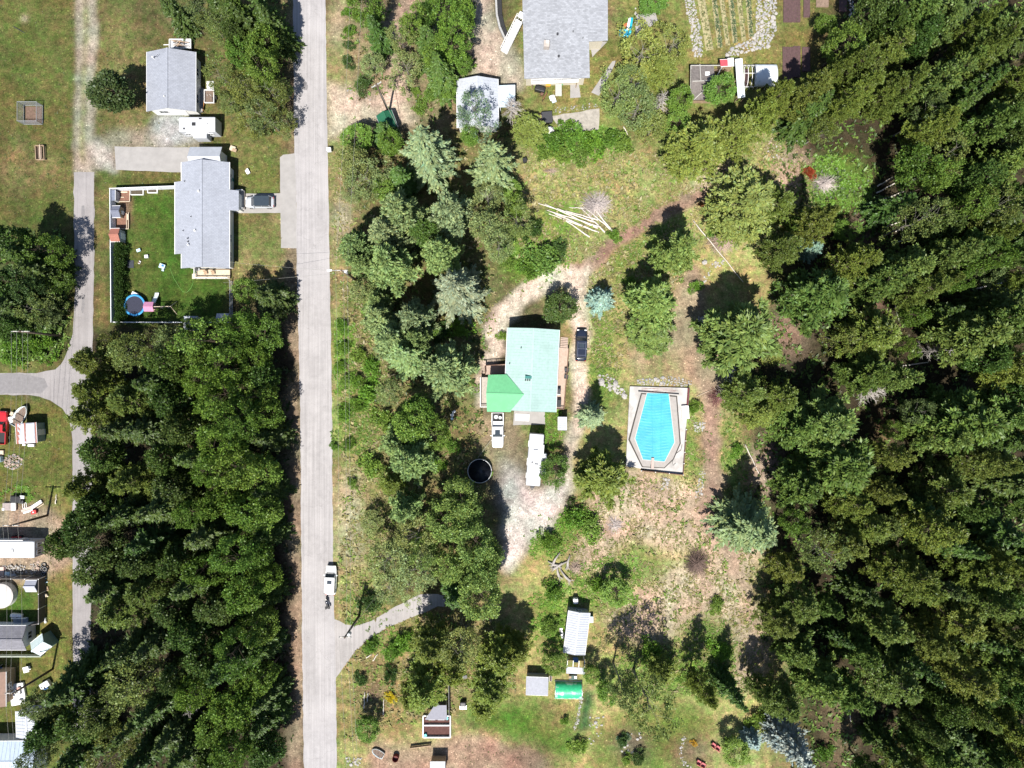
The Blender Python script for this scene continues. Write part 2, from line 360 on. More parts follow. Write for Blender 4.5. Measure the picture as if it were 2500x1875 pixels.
def np_mesh(name, v, q, col=None, m=None, smooth=False):
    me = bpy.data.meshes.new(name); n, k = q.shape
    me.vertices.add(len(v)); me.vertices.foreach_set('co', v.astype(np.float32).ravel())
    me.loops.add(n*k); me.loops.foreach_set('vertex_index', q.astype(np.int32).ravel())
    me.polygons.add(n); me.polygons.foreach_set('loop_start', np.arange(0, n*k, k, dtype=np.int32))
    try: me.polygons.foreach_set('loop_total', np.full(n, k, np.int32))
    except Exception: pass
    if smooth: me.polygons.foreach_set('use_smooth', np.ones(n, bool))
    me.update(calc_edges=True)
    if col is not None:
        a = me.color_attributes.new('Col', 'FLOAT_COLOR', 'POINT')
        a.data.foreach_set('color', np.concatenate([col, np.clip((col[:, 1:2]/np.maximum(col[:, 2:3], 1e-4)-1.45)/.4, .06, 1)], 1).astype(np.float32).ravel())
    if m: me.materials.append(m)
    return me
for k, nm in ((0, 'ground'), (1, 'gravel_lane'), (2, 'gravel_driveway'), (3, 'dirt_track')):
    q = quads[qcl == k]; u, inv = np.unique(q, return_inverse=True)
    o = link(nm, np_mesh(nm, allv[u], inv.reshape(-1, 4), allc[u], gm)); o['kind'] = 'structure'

# ---------------------------------------------------------------- paved surfaces: sheets a few mm above the ground
def jitter_poly(poly, seg=14, amt=1.2, seed=0):
    r = random.Random(seed); out = []
    for i, p in enumerate(poly):
        q = poly[(i+1) % len(poly)]; L = math.hypot(q[0]-p[0], q[1]-p[1]); n = max(1, int(L/seg))
        for k in range(n):
            t = k/n; out.append((p[0]+(q[0]-p[0])*t+r.uniform(-amt, amt), p[1]+(q[1]-p[1])*t+r.uniform(-amt, amt)))
    return out
PAVED = []
def sheet(name, poly, z, m, amt=1.2, seed=0, thick=.0):
    PAVED.append(poly)
    pts = [G(x, y) for x, y in jitter_poly(poly, 14, amt, seed)]
    b = MB()
    if thick: b.prism([(p.x, p.y) for p in pts], 0.0, z)
    else: b.add([(p.x, p.y, z) for p in pts], [tuple(range(len(pts)))])
    o = b.build(name, m); o['kind'] = 'structure'; return o
def road_mat(name, c, streak=.12, crack=True):
    m = mat(name, c, .92, 1.1, .10, bump=.25, bscale=14, spec=.15, n2=(.22, tuple(x*1.16 for x in c), .45, .7))
    N, L = m.node_tree.nodes, m.node_tree.links; b = N['Principled BSDF']; src = b.inputs['Base Color'].links[0].from_socket
    tc = N.new('ShaderNodeTexCoord'); mp = N.new('ShaderNodeMapping'); mp.inputs['Scale'].default_value = (2.3, .035, 1); L.new(tc.outputs['Object'], mp.inputs[0])
    nz = N.new('ShaderNodeTexNoise'); nz.inputs['Scale'].default_value = 1.6; nz.inputs['Detail'].default_value = 4; L.new(mp.outputs[0], nz.inputs['Vector'])
    fine = N.new('ShaderNodeTexNoise'); fine.inputs['Scale'].default_value = 9; fine.inputs['Detail'].default_value = 3; L.new(tc.outputs['Object'], fine.inputs['Vector'])
    r1 = N.new('ShaderNodeMapRange'); [setattr(r1.inputs[i+1], 'default_value', v) for i, v in enumerate((.3, .7, 1-streak, 1+streak))]; L.new(nz.outputs[0], r1.inputs[0])
    r2 = N.new('ShaderNodeMapRange'); [setattr(r2.inputs[i+1], 'default_value', v) for i, v in enumerate((.25, .75, .9, 1.1))]; L.new(fine.outputs[0], r2.inputs[0])
    mu = N.new('ShaderNodeMath'); mu.operation = 'MULTIPLY'; L.new(r1.outputs[0], mu.inputs[0]); L.new(r2.outputs[0], mu.inputs[1])
    out = mu.outputs[0]
    if crack:
        v = N.new('ShaderNodeTexVoronoi'); v.feature = 'DISTANCE_TO_EDGE'; v.inputs['Scale'].default_value = .16
        wp = N.new('ShaderNodeVectorMath'); wp.operation = 'ADD'; L.new(tc.outputs['Object'], wp.inputs[0])
        wz = N.new('ShaderNodeTexNoise'); wz.inputs['Scale'].default_value = .7; wz.inputs['Detail'].default_value = 4; L.new(tc.outputs['Object'], wz.inputs['Vector'])
        sc = N.new('ShaderNodeVectorMath'); sc.operation = 'SCALE'; sc.inputs['Scale'].default_value = 2.2; L.new(wz.outputs[1], sc.inputs[0]); L.new(sc.outputs[0], wp.inputs[1]); L.new(wp.outputs[0], v.inputs['Vector'])
        cr = N.new('ShaderNodeMapRange'); [setattr(cr.inputs[i+1], 'default_value', v_) for i, v_ in enumerate((.0, .006, .82, 1.0))]; L.new(v.outputs['Distance'], cr.inputs[0])
        m2 = N.new('ShaderNodeMath'); m2.operation = 'MULTIPLY'; L.new(out, m2.inputs[0]); L.new(cr.outputs[0], m2.inputs[1]); out = m2.outputs[0]
    vm = N.new('ShaderNodeVectorMath'); vm.operation = 'SCALE'; L.new(src, vm.inputs[0]); L.new(out, vm.inputs['Scale']); L.new(vm.outputs[0], b.inputs['Base Color'])
    return m
ASPH = road_mat('worn_asphalt', (.262, .250, .252)); LANE = road_mat('lane_asphalt', (.205, .192, .192)); CONC = mat('concrete', (.245, .234, .226), .9, .7, .12, .2, 12)
SIDE = road_mat('side_asphalt', (.25, .235, .23))
road_l = [(715, -150), (716, 100), (718, 330), (723, 470), (725, 680), (730, 850), (733, 1000), (735, 1300), (738, 1600), (742, 1875), (744, 2025)]
road_r = [(826, 2025), (822, 1875), (820, 1650), (816, 1500), (814, 1400), (812, 1230), (810, 940), (805, 660), (802, 470), (798, 290), (795, 0), (794, -150)]
sheet('road', road_l+road_r, .012, ASPH, 1.0, 1)
sheet('parking_pad', [(683, 384), (692, 378), (721, 374), (726, 606), (686, 605)], .008, CONC, .5, 2)
sheet('concrete_driveway', [(578, 473), (686, 472), (686, 520), (578, 520)], .016, CONC, .5, 3)
sheet('concrete_driveway', [(280, 358), (465, 360), (465, 395), (443, 397), (442, 421), (283, 415)], .016, CONC, .7, 4)
lane_l = [(180, 420), (180, 470), (181, 600), (183, 700), (181, 780), (177, 815), (167, 850), (150, 889), (135, 902), (113, 907), (90, 910), (-150, 910)]
lane_b = [(-150, 964), (60, 964), (95, 967), (122, 977), (153, 997), (167, 1019), (176, 1059), (178, 1098), (177, 1130), (178, 1400), (178, 1640), (178, 2025)]
lane_r = [(222, 2025), (221, 1640), (222, 1440), (224, 1140), (226, 900), (227, 815), (229, 700), (230, 600), (230, 470), (231, 420)]
sheet('lane', lane_l+lane_b+lane_r, .008, LANE, 1.4, 5)
sheet('driveway', [(814, 1510), (845, 1524), (869, 1527), (908, 1515), (965, 1481), (1022, 1452), (1067, 1450), (1090, 1456), (1085, 1480), (1067, 1480), (1022, 1501), (951, 1530), (894, 1564), (860, 1600), (838, 1632), (819, 1655)], .008, SIDE, 1.6, 6)
PATCH_SHADOW = mat('asphalt_patch_and_shadow', (.16, .152, .155), .9, 2, .15, .2, 14)
sheet('asphalt_patch_and_shadow', [(30, 912), (70, 916), (110, 924), (118, 945), (100, 960), (0, 962), (-150, 962), (-150, 914)], .014, PATCH_SHADOW, 1.5, 7)
for i, (x, y, w, h) in enumerate(((204, 520, 8, 40), (203, 745, 8, 44), (745, 210, 14, 22))):  # road ellipse is a cast shadow drawn as a dark sheet
    sheet('asphalt_patch_and_shadow', ell(x, y, w/2, h/2, 12), .017, PATCH_SHADOW, 2.0, 8+i)
sheet('patio_slab', [(1255, 1002), (1330, 1002), (1331, 1036), (1253, 1038)], .10, CONC, .3, 12, 1)
sheet('concrete_path', [(1495, 150), (1503, 148), (1500, 160), (1462, 234), (1444, 226), (1470, 185)], .06, CONC, .5, 13, 1)
sheet('concrete_path', [(1345, 283), (1420, 272), (1464, 264), (1462, 318), (1400, 322), (1372, 322)], .05, mat('old_concrete', (.26, .24, .21), .95, 1.5, .25, .4), 1.5, 14, 1)
sheet('concrete_path', [(1440, 103), (1482, 102), (1455, 130), (1446, 140)], .06, CONC, .4, 15, 1)
sheet('patio_slab', [(1392, 197), (1412, 196), (1418, 238), (1392, 240)], .06, CONC, .4, 16, 1)
sheet('concrete_path', [(1553, 35), (1600, 32), (1606, 50), (1580, 72), (1552, 85)], .05, CONC, .5, 17, 1)

# ---------------------------------------------------------------- weeds and undergrowth (uncountable)
wm = bpy.data.materials.new('weed_leaves'); wm.use_nodes = True
def leaf_nodes(m, objcol):
    N, L = m.node_tree.nodes, m.node_tree.links; N.remove(N['Principled BSDF']); out = N['Material Output']
    at = N.new('ShaderNodeAttribute'); at.attribute_name = 'Col'; c = at.outputs['Color']
    if objcol:
        oi = N.new('ShaderNodeObjectInfo'); mx = N.new('ShaderNodeVectorMath'); mx.operation = 'MULTIPLY'
        L.new(oi.outputs['Color'], mx.inputs[0]); L.new(c, mx.inputs[1]); c = mx.outputs[0]
        tc = N.new('ShaderNodeTexCoord'); nz = N.new('ShaderNodeTexNoise'); nz.inputs['Scale'].default_value = .55; nz.inputs['Detail'].default_value = 3; L.new(tc.outputs['Object'], nz.inputs['Vector'])
        r = N.new('ShaderNodeMapRange'); [setattr(r.inputs[i+1], 'default_value', v) for i, v in enumerate((.3, .7, .72, 1.28))]; L.new(nz.outputs[0], r.inputs[0])
        s2 = N.new('ShaderNodeVectorMath'); s2.operation = 'SCALE'; L.new(c, s2.inputs[0]); L.new(r.outputs[0], s2.inputs['Scale']); c = s2.outputs[0]
    d = N.new('ShaderNodeBsdfDiffuse'); t = N.new('ShaderNodeBsdfTranslucent'); g = N.new('ShaderNodeBsdfGlossy'); g.inputs['Roughness'].default_value = .45; g.inputs['Color'].default_value = (.8, .85, .8, 1)
    L.new(c, d.inputs[0]); L.new(c, t.inputs[0])
    a = N.new('ShaderNodeMixShader'); a.inputs[0].default_value = .28; L.new(d.outputs[0], a.inputs[1]); L.new(t.outputs[0], a.inputs[2])
    b = N.new('ShaderNodeMixShader'); b.inputs[0].default_value = .018; L.new(a.outputs[0], b.inputs[1]); L.new(g.outputs[0], b.inputs[2])
    L.new(b.outputs[0], out.inputs[0])
leaf_nodes(wm, False)
def weeds(name, label_unused, areas, seed, free=False):
    r = np.random.default_rng(seed); V = []; C = []
    for poly, per_m2, hgt, pal in areas:
        p = np.array(poly); x0, y0 = p.min(0); x1, y1 = p.max(0)
        n = int((x1-x0)*(y1-y0)*S*S*per_m2)
        x = r.uniform(x0, x1, n); y = r.uniform(y0, y1, n)
        wx = x+(fbm(x, y, 60, seed)-.5)*50; wy = y+(fbm(x, y, 60, seed+5)-.5)*50
        ok = inside(poly, wx, wy) & (fbm(x, y, 26, seed+9) > .40)
        ok &= ~((cls[np.clip(((y+150)/STEP).astype(int), 0, cls.shape[0]-1), np.clip(((x+150)/STEP).astype(int), 0, cls.shape[1]-1)] > 0) & (r.random(n) < .93))
        for pv in (() if free else PAVED): ok &= ~inside(pv, x, y)
        x, y = x[ok], y[ok]; n = len(x); bx, by = (x-1250)*S, (937.5-y)*S
        h = hgt*r.uniform(.45, 1.2, n)*(0.6+fbm(x, y, 30, seed+3)); pc = np.array(pal)[r.integers(0, len(pal), n)]*r.uniform(.75, 1.25, (n, 1))
        for k in range(5):
            a = r.uniform(0, 2*np.pi, n); l = h*r.uniform(.5, 1.1, n); sp = r.uniform(.6, 1.5, n); w = l*.22+.02
            tx, ty = bx+np.cos(a)*l*sp, by+np.sin(a)*l*sp; ox, oy = -np.sin(a)*w, np.cos(a)*w
            mxx, myy, mz = bx+np.cos(a)*l*sp*.5, by+np.sin(a)*l*sp*.5, l*.45
            tri = np.stack([np.stack([mxx-ox, myy-oy, mz], -1), np.stack([bx, by, np.zeros(n)-.01], -1), np.stack([mxx+ox, myy+oy, mz], -1), np.stack([tx, ty, l*r.uniform(.35, .75, n)], -1)], 1)
            V.append(tri.reshape(-1, 3)); C.append(np.repeat(pc*r.uniform(.85, 1.15, (n, 1)), 4, 0))
    v = np.concatenate(V); c = np.concatenate(C); q = np.arange(len(v)).reshape(-1, 4)
    o = link(name, np_mesh(name, v, q, c, wm)); o['kind'] = 'stuff'; return o
GREENS = [(.11, .19, .034), (.14, .21, .045), (.09, .16, .03)]; DRYS = [(.26, .225, .10), (.20, .20, .07), (.30, .255, .15), (.15, .19, .05), (.24, .21, .09)]
BRIGHT = [(.12, .235, .03), (.15, .25, .04), (.10, .20, .028)]; DARKS = [(.035, .06, .015), (.05, .075, .02), (.07, .06, .025)]
tag_w = weeds('meadow_grass', '', [
    ([(1275, 350), (1500, 365), (1700, 370), (1760, 480), (1700, 640), (1530, 850), (1500, 940), (1460, 930), (1380, 660), (1260, 640)], 9, .26, DRYS),
    ([(1460, 1160), (1700, 1160), (1860, 1400), (1930, 1700), (1700, 1700), (1450, 1640), (1440, 1500), (1380, 1420), (1330, 1330)], 8, .22, DRYS),
    (rect(830, 720, 960, 1510), 8, .26, DRYS), (rect(815, 340, 850, 720), 3, .3, DRYS),
    ([(840, 1560), (1060, 1490), (1240, 1500), (1260, 1690), (840, 1820)], 6, .24, DRYS),
    ([(1740, 300), (1960, 300), (1990, 520), (1880, 620), (1760, 560)], 7, .26, DRYS)], 200)
weeds('green_weeds', '', [
    (ell(1400, 345, 140, 45), 14, 0.30, BRIGHT), (ell(1320, 640, 80, 65), 14, 0.30, BRIGHT), (ell(2045, 450, 85, 75), 16, 0.28, BRIGHT), (ell(1600, 600, 80, 80), 8, 0.22, GREENS),
    (ell(1470, 850, 45, 130), 10, 0.22, GREENS), (ell(1340, 1310, 70, 55), 14, 0.28, BRIGHT), (ell(1480, 1420, 90, 60), 10, 0.28, BRIGHT), (ell(1330, 1020, 50, 80), 12, 0.28, BRIGHT),
    (ell(1720, 1600, 90, 110), 8, 0.25, GREENS), (ell(1350, 1520, 60, 100), 10, 0.28, BRIGHT), (rect(815, 780, 870, 960), 16, 0.33, BRIGHT), (ell(870, 1050, 60, 90), 12, 0.30, GREENS),
    (ell(890, 1480, 60, 50), 10, 0.28, GREENS), (ell(950, 1575, 60, 35), 12, 0.30, BRIGHT), (ell(1600, 1650, 140, 60), 8, 0.25, GREENS), (ell(1770, 1150, 60, 140), 8, 0.25, GREENS),
    (ell(1850, 450, 60, 120), 6, 0.22, GREENS), (ell(60, 830, 110, 60), 14, 0.39, GREENS), (ell(50, 1205, 60, 22), 14, 0.28, BRIGHT), (ell(1690, 1090, 30, 110), 8, 0.22, DRYS+GREENS)], 210)
weeds('forest_undergrowth', '', [
    ([(1900, 330), (1990, 190), (2080, -60), (2560, -60), (2560, 1930), (1920, 1930), (1860, 1500), (1830, 1250), (1850, 900), (1900, 640)], 2.2, .5, DARKS+GREENS),
    (rect(215, 820, 715, 1930), 1.6, .5, DARKS), ([(850, 320), (1260, 320), (1200, 740), (1180, 1400), (960, 1450), (900, 1100), (850, 800)], 2.2, .45, DARKS+GREENS+DRYS),
    (rect(-60, 560, 172, 880), 3.0, .55, DARKS+GREENS), (rect(420, -40, 712, 330), 1.5, .4, DARKS+GREENS), (rect(850, -40, 1160, 310), 1.6, .4, DARKS+GREENS)], 220)
SCRUB = [(.16, .22, .05), (.22, .21, .075), (.13, .20, .04), (.28, .24, .12), (.19, .17, .08)]
weeds('meadow_scrub', '', [
    ([(1275, 350), (1500, 365), (1700, 370), (1760, 480), (1700, 640), (1530, 850), (1500, 940), (1460, 930), (1380, 660), (1260, 640)], 1.6, .5, SCRUB),
    ([(1460, 1160), (1700, 1160), (1860, 1400), (1930, 1700), (1700, 1700), (1450, 1640), (1440, 1500), (1380, 1420), (1330, 1330)], 1.3, .42, SCRUB),
    (rect(826, 720, 960, 1510), 2.0, .5, SCRUB), (rect(812, 340, 850, 720), 1.2, .4, SCRUB), ([(840, 1560), (1060, 1490), (1240, 1500), (1260, 1690), (840, 1820)], 1.4, .5, SCRUB),
    ([(1740, 300), (1960, 300), (1990, 520), (1880, 620), (1760, 560)], 1.6, .45, SCRUB), ([(1690, 960), (1800, 960), (1860, 1250), (1760, 1280)], 1.2, .45, SCRUB), (rect(845, -20, 1160, 300), .5, .4, SCRUB), ([(1240, 640), (1330, 660), (1240, 740), (1190, 900), (1180, 760)], 1.5, .4, SCRUB)], 240)
weeds('driveway_grass', '', [(band([(895, 1538), (920, 1527), (945, 1514)], 10), 22, .16, GREENS), (band([(958, 1508), (985, 1495), (1010, 1484), (1055, 1464)], 7), 16, .14, GREENS)], 250, True)
weeds('lawn_grass', '', [(rect(-60, -60, 182, 560), 1.6, .14, [(.07, .09, .025), (.11, .105, .04), (.05, .08, .02)]), (rect(282, 470, 558, 780), 1.3, .1, [(.04, .08, .018), (.055, .09, .02)]),
    (rect(0, 970, 178, 1220), 2.2, .16, [(.09, .105, .03), (.14, .13, .05)]), (rect(110, 1220, 178, 1640), 2.2, .16, [(.11, .115, .035), (.17, .15, .06)]), (rect(236, 60, 700, 460), 1.3, .16, [(.09, .09, .035), (.13, .12, .05), (.06, .08, .025)]),
    (rect(565, 520, 720, 700), 2.0, .15, [(.17, .15, .07), (.1, .12, .04)]), (rect(1130, 1700, 1420, 1870), 1.5, .1, [(.055, .1, .02), (.1, .11, .035)])], 230)
# ---------------------------------------------------------------- trees
fm = bpy.data.materials.new('foliage'); fm.use_nodes = True; leaf_nodes(fm, True)
BARK = mat('bark', (.10, .075, .055), .95, 5, .4, .6, 9); BIRCH = mat('pale_bark', (.20, .185, .16), .85, 7, .35, .3, 12); GREYWOOD = mat('grey_dead_wood', (.30, .275, .255), .9, 4, .3, .3)
def leaves(P, D, l, w, r, flat=.5):
    """diamond leaf or needle-spray faces: base P, direction D"""
    n = len(P); D = D/np.linalg.norm(D, axis=1, keepdims=True)
    hint = np.stack([r.normal(0, flat, n), r.normal(0, flat, n), np.ones(n)], -1)
    s = np.cross(D, hint); s /= np.linalg.norm(s, axis=1, keepdims=True)+1e-9
    l = l[:, None]; w = w[:, None]; bow = np.cross(s, D)*l*.12
    v = np.stack([P, P+D*l*.5+s*w*.5+bow, P+D*l, P+D*l*.5-s*w*.5+bow], 1).reshape(-1, 3)
    t = r.uniform(.72, 1.28, (n, 1)); h = r.normal(0, .07, (n, 1))
    c = np.concatenate([t*(1+h), t, t*(1-h)], 1)
    c = np.repeat(c[:, None, :], 4, 1); c[:, 2] *= 1.15
    return v, c.reshape(-1, 3)
def crown_mesh(name, parts):
    v = np.concatenate([p[0] for p in parts]); c = np.clip(np.concatenate([p[1] for p in parts]), .2, 2)
    return np_mesh(name, v, np.arange(len(v)).reshape(-1, 4), c, fm)
def ball(n, r):
    d = r.normal(0, 1, (n, 3)); return d/np.linalg.norm(d, axis=1, keepdims=True)
def trunk_mesh(name, H, rad, limbs, m, seed, z0=.15, wob=.02, lk=.42):
    r = random.Random(seed); b = MB(); n = 9
    pts = [(r.uniform(-1, 1)*wob*H*(i/n), r.uniform(-1, 1)*wob*H*(i/n), -.25+(H*.97+.25)*i/n) for i in range(n+1)]
    b.tube(pts, [rad*(1-.92*i/n)*(1.35 if i == 0 else 1) for i in range(n+1)], 7)
    for (z, a, L, rise) in limbs:
        k = min(n-1, max(0, int(z/H*n))); p = Vector(pts[k]).lerp(Vector(pts[k+1]), .5); p.z = z
        e = p+Vector((math.cos(a)*L, math.sin(a)*L, rise)); mid = p.lerp(e, .5)+Vector((0, 0, -.06*L if rise < L*.5 else .12*L))
        rr = max(.02, rad*lk*(1-z/H)+.015); b.tube([p, mid, e], [rr, rr*.65, rr*.2], 4, False)
    return b.mesh(name, m, True)
def make_fir(seed, H, Rm, whorl=.40, nb=8, tip=.34, droop=.18):
    r = np.random.default_rng(seed); parts = []; limbs = []
    for z in np.arange(H*.07, H*.985, whorl*H/13):
        t = (z-H*.07)/(H*.93); L0 = Rm*(1-t)**.82*(.95+.25*r.random())+.12
        for k in range(max(4, int(nb*(1-t*.35)))):
            a = r.uniform(0, 2*np.pi); L = L0*r.uniform(.68, 1.1); zz = z+r.uniform(-.15, .15)
            m = max(3, int(L/.26)); s = (np.arange(m)+.6)/m; s = s[s > .12]; m = len(s)
            up = .55*t+.05; zc = zz+L*(up*s-droop*(1-t)*s*s*1.6)
            px, py = np.cos(a)*L*s, np.sin(a)*L*s
            if len(limbs) < 70 and r.random() < .35: limbs.append((zz, a, L*.8, L*(up-droop*(1-t))*.7))
            for sd in (-1, 1):
                tl = (.30*L*(1-s)+tip)*r.uniform(.7, 1.25, m); aa = a+sd*(.95-.4*s)+r.normal(0, .15, m)
                D = np.stack([np.cos(aa), np.sin(aa), r.normal(-.10, .14, m)], -1)
                parts.append(leaves(np.stack([px, py, zc], -1), D, tl, tl*.42+.03, r, .45))
            D = np.stack([np.full(m, np.cos(a)), np.full(m, np.sin(a)), r.normal(.05, .16, m)], -1)
            parts.append(leaves(np.stack([px, py, zc+.02], -1), D, np.full(m, tip*1.25)*r.uniform(.8, 1.3, m), np.full(m, tip*.55), r, .5))
    n = 26; a = r.uniform(0, 2*np.pi, n)
    parts.append(leaves(np.stack([np.zeros(n), np.zeros(n), r.uniform(.9, .98, n)*H], -1), np.stack([np.cos(a)*.6, np.sin(a)*.6, np.full(n, .8)], -1), np.full(n, .4), np.full(n, .14), r))
    return crown_mesh('fir_crown', parts), trunk_mesh('fir_trunk', H, .015*H, limbs, BARK, seed, wob=.006)
def make_pine(seed, H, Rm, whorls=14, nb=6, clump=.40, per=24, base=.18, sparse=1.0, taper=1.5, rise=.32, nl=.50):
    r = np.random.default_rng(seed); parts = []; limbs = []
    for w in range(whorls):
        t = (w+.4*r.random())/whorls; z = H*(base+(.97-base)*t); L0 = Rm*(1-t**taper)*(.55+.45*min(1, (t+.12)*3))+.25
        for k in range(nb):
            a = r.uniform(0, 2*np.pi); L = L0*r.uniform(.55, 1.12); up = rise*(.35+t)*L
            limbs.append((z, a, L*.92, up*.92))
            nc = max(2, int(2+L/.55*sparse))
            for c in range(nc):
                s = 1-(c/nc)*.78*r.uniform(.8, 1.1); off = (1-s)*.55*L+.15
                cx = np.cos(a)*L*s+r.normal(0, off*.5); cy = np.sin(a)*L*s+r.normal(0, off*.5); cz = z+up*s+r.normal(0, .16)
                d = ball(per, r); d[:, 2] = d[:, 2]*.62+.30; d[:, 0] += np.cos(a)*.6; d[:, 1] += np.sin(a)*.6
                p = np.array([cx, cy, cz])+d*clump*r.uniform(.05, .45, (per, 1))
                ll = nl*r.uniform(.7, 1.35, per)
                parts.append(leaves(p, d, ll, ll*.32+.02, r, .8))
    return crown_mesh('pine_crown', parts), trunk_mesh('pine_trunk', H, .014*H, limbs[::2], BARK, seed, wob=.012)
def make_dec(seed, H, Rm, nclump=105, per=66, leaf=.25, base=.28, open_=0.0, bark=None, clump=.66):
    r = np.random.default_rng(seed); parts = []; limbs = []
    lob = r.normal(0, 1, (9, 3)); lob /= np.linalg.norm(lob, axis=1, keepdims=True); lw = r.uniform(-.45, .45, 9)
    cz0 = H*(base+1)/2; rz = H*(1-base)/2
    for i in range(nclump):
        d = ball(1, r)[0]; k = 1+float(np.sum(lw*np.maximum(0, lob@d)**3)); rad = r.uniform(.5, 1.0)**.4*k
        p = np.array([d[0]*Rm*rad*.86, d[1]*Rm*rad*.86, cz0+d[2]*rz*rad*.9])
        if r.random() < open_: continue
        n = int(per*r.uniform(.6, 1.3)); dd = ball(n, r); dd[:, 2] = dd[:, 2]*.75+.1
        q = p+dd*(clump*r.uniform(.6, 1.2))*r.uniform(.35, 1, (n, 1))
        dirs = dd+ball(n, r)*.9; ll = leaf*r.uniform(.65, 1.35, n)
        parts.append(leaves(q, dirs, ll, ll*.72, r, 1.0))
        if i % 3 == 0:
            z = max(H*.12, p[2]-abs(d[0]*Rm)*.55-.6); limbs.append((min(z, H*.9), math.atan2(p[1], p[0]), math.hypot(p[0], p[1]), p[2]-min(z, H*.9)))
    return crown_mesh('leaf_crown', parts), trunk_mesh('leaf_trunk', H*.92, .016*H, limbs[::2] if open_ else limbs, bark or BARK, seed, wob=.03, lk=.16 if open_ else .3)
def make_shrub(seed, H, Rm, n=46, per=46, leaf=.2):
    r = np.random.default_rng(seed); parts = []; limbs = []
    for i in range(n):
        a = r.uniform(0, 2*np.pi); q = r.random()**.55*Rm*.85*(1+.28*math.sin(2*a+seed)+.15*math.sin(5*a)); z = H*(1-(q/Rm)**2*.75)*r.uniform(.35, .95)
        m = int(per*r.uniform(.6, 1.3)); dd = ball(m, r); dd[:, 2] = np.abs(dd[:, 2])
        ll = leaf*r.uniform(.6, 1.4, m)
        parts.append(leaves(np.array([math.cos(a)*q, math.sin(a)*q, z])+dd*.38*r.uniform(.3, 1, (m, 1)), dd+ball(m, r)*.8, ll, ll*.62, r, 1.0))
        limbs.append((.12*H, a, q*.9, z-.12*H))
    return crown_mesh('shrub_leaves', parts), trunk_mesh('shrub_stem', H*.6, .05, limbs[::2], BARK, seed)
def make_dead(seed, H, Rm, n=70, m=None, fine=5):
    r = random.Random(seed); b = MB(); pts = [(r.uniform(-.1, .1), r.uniform(-.1, .1), H*i/8) for i in range(9)]
    t = MB(); t.tube(pts, [.11*(1-.9*i/8)+.015 for i in range(9)], 6)
    for i in range(n):
        z = H*r.uniform(.2, .97); a = r.uniform(0, 6.283); L = Rm*r.uniform(.35, 1)*(1.15-z/H*.75); e = Vector((math.cos(a)*L, math.sin(a)*L, z+L*r.uniform(-.1, .45))); s = Vector((0, 0, z))
        b.tube([s, s.lerp(e, .5)+Vector((r.uniform(-.1, .1), r.uniform(-.1, .1), .08)), e], [.045, .03, .012], 3, False)
        for k in range(fine):
            f = r.uniform(.3, 1); p = s.lerp(e, f); aa = a+r.choice((-1, 1))*r.uniform(.4, 1.0); l2 = L*.35*r.uniform(.4, 1)
            b.tube([p, p+Vector((math.cos(aa)*l2, math.sin(aa)*l2, r.uniform(-.1, .3)*l2))], [.022, .008], 3, False)
    return b.mesh('bare_branches', m or GREYWOOD), t.mesh('dead_trunk', m or GREYWOOD, True)
PROTO = {
 'F': [(make_fir(s, 13, 3.6), 13, 3.6) for s in (1, 2, 3)],
 'B': [(make_fir(s, 7, 2.3, .62, 9, .30, .10), 7, 2.3) for s in (11, 12)],
 'P': [(make_pine(s, 14, 3.6), 14, 3.6) for s in (21, 22, 23, 24)],
 'O': [(make_pine(s, 15, 3.0, 20, 6, .40, 22, .22, 1.0, 1.7, .22, .30), 15, 3.0) for s in (31, 32, 33)],
 'K': [(make_fir(s, 15, 3.3, .42, 8, .40, .22), 15, 3.3) for s in (41, 42)]+[(make_dec(43, 14, 3.2, 150, 54, .30, .2), 14, 3.2)],
 'D': [(make_dec(s, 12, 3.5), 12, 3.5) for s in (51, 52, 53, 54)],
 'L': [(make_dec(s, 12, 3.3, 130, 44, .22, .25, .28, BIRCH, .55), 12, 3.3) for s in (61, 62, 63)],
 'S': [(make_shrub(s, 1.9, 1.7), 1.9, 1.7) for s in (71, 72, 73)],
 'X': [(make_dead(s, 8, 2.4), 8, 2.4) for s in (81, 82)],
}
KIND = {  # name, noun, category, colour choices (linear), colour words
 'F': ('fir_tree', 'fir', 'tree', [(.165, .230, .090), (.150, .215, .080), (.175, .235, .110)], 'pale'),
 'B': ('spruce_tree', 'spruce', 'tree', [(.17, .25, .205), (.15, .235, .17)], 'blue-green'),
 'P': ('pine_tree', 'pine', 'tree', [(.125, .190, .042), (.135, .195, .048), (.105, .168, .036)], 'tufted green'),
 'O': ('lodgepole_pine', 'pine', 'tree', [(.125, .165, .030), (.112, .155, .032), (.138, .168, .034)], 'olive'),
 'K': ('conifer_tree', 'conifer', 'tree', [(.052, .100, .020), (.064, .108, .022), (.070, .108, .026)], 'dark green'),
 'D': ('broadleaf_tree', 'broadleaf tree', 'tree', [(.100, .172, .026), (.118, .188, .032), (.088, .155, .024)], 'bright green'),
 'L': ('birch_tree', 'birch', 'tree', [(.140, .180, .048), (.128, .172, .056), (.150, .178, .042)], 'light olive'),
 'S': ('shrub', 'shrub', 'shrub', [(.100, .195, .024), (.090, .17, .024), (.12, .195, .034)], 'bright leafy'),
 'U': ('shrub', 'shrub', 'shrub', [(.042, .085, .020), (.05, .09, .024)], 'dark green'),
 'X': ('dead_tree', 'dead tree', 'tree', [(1, 1, 1)], 'grey leafless'),
}
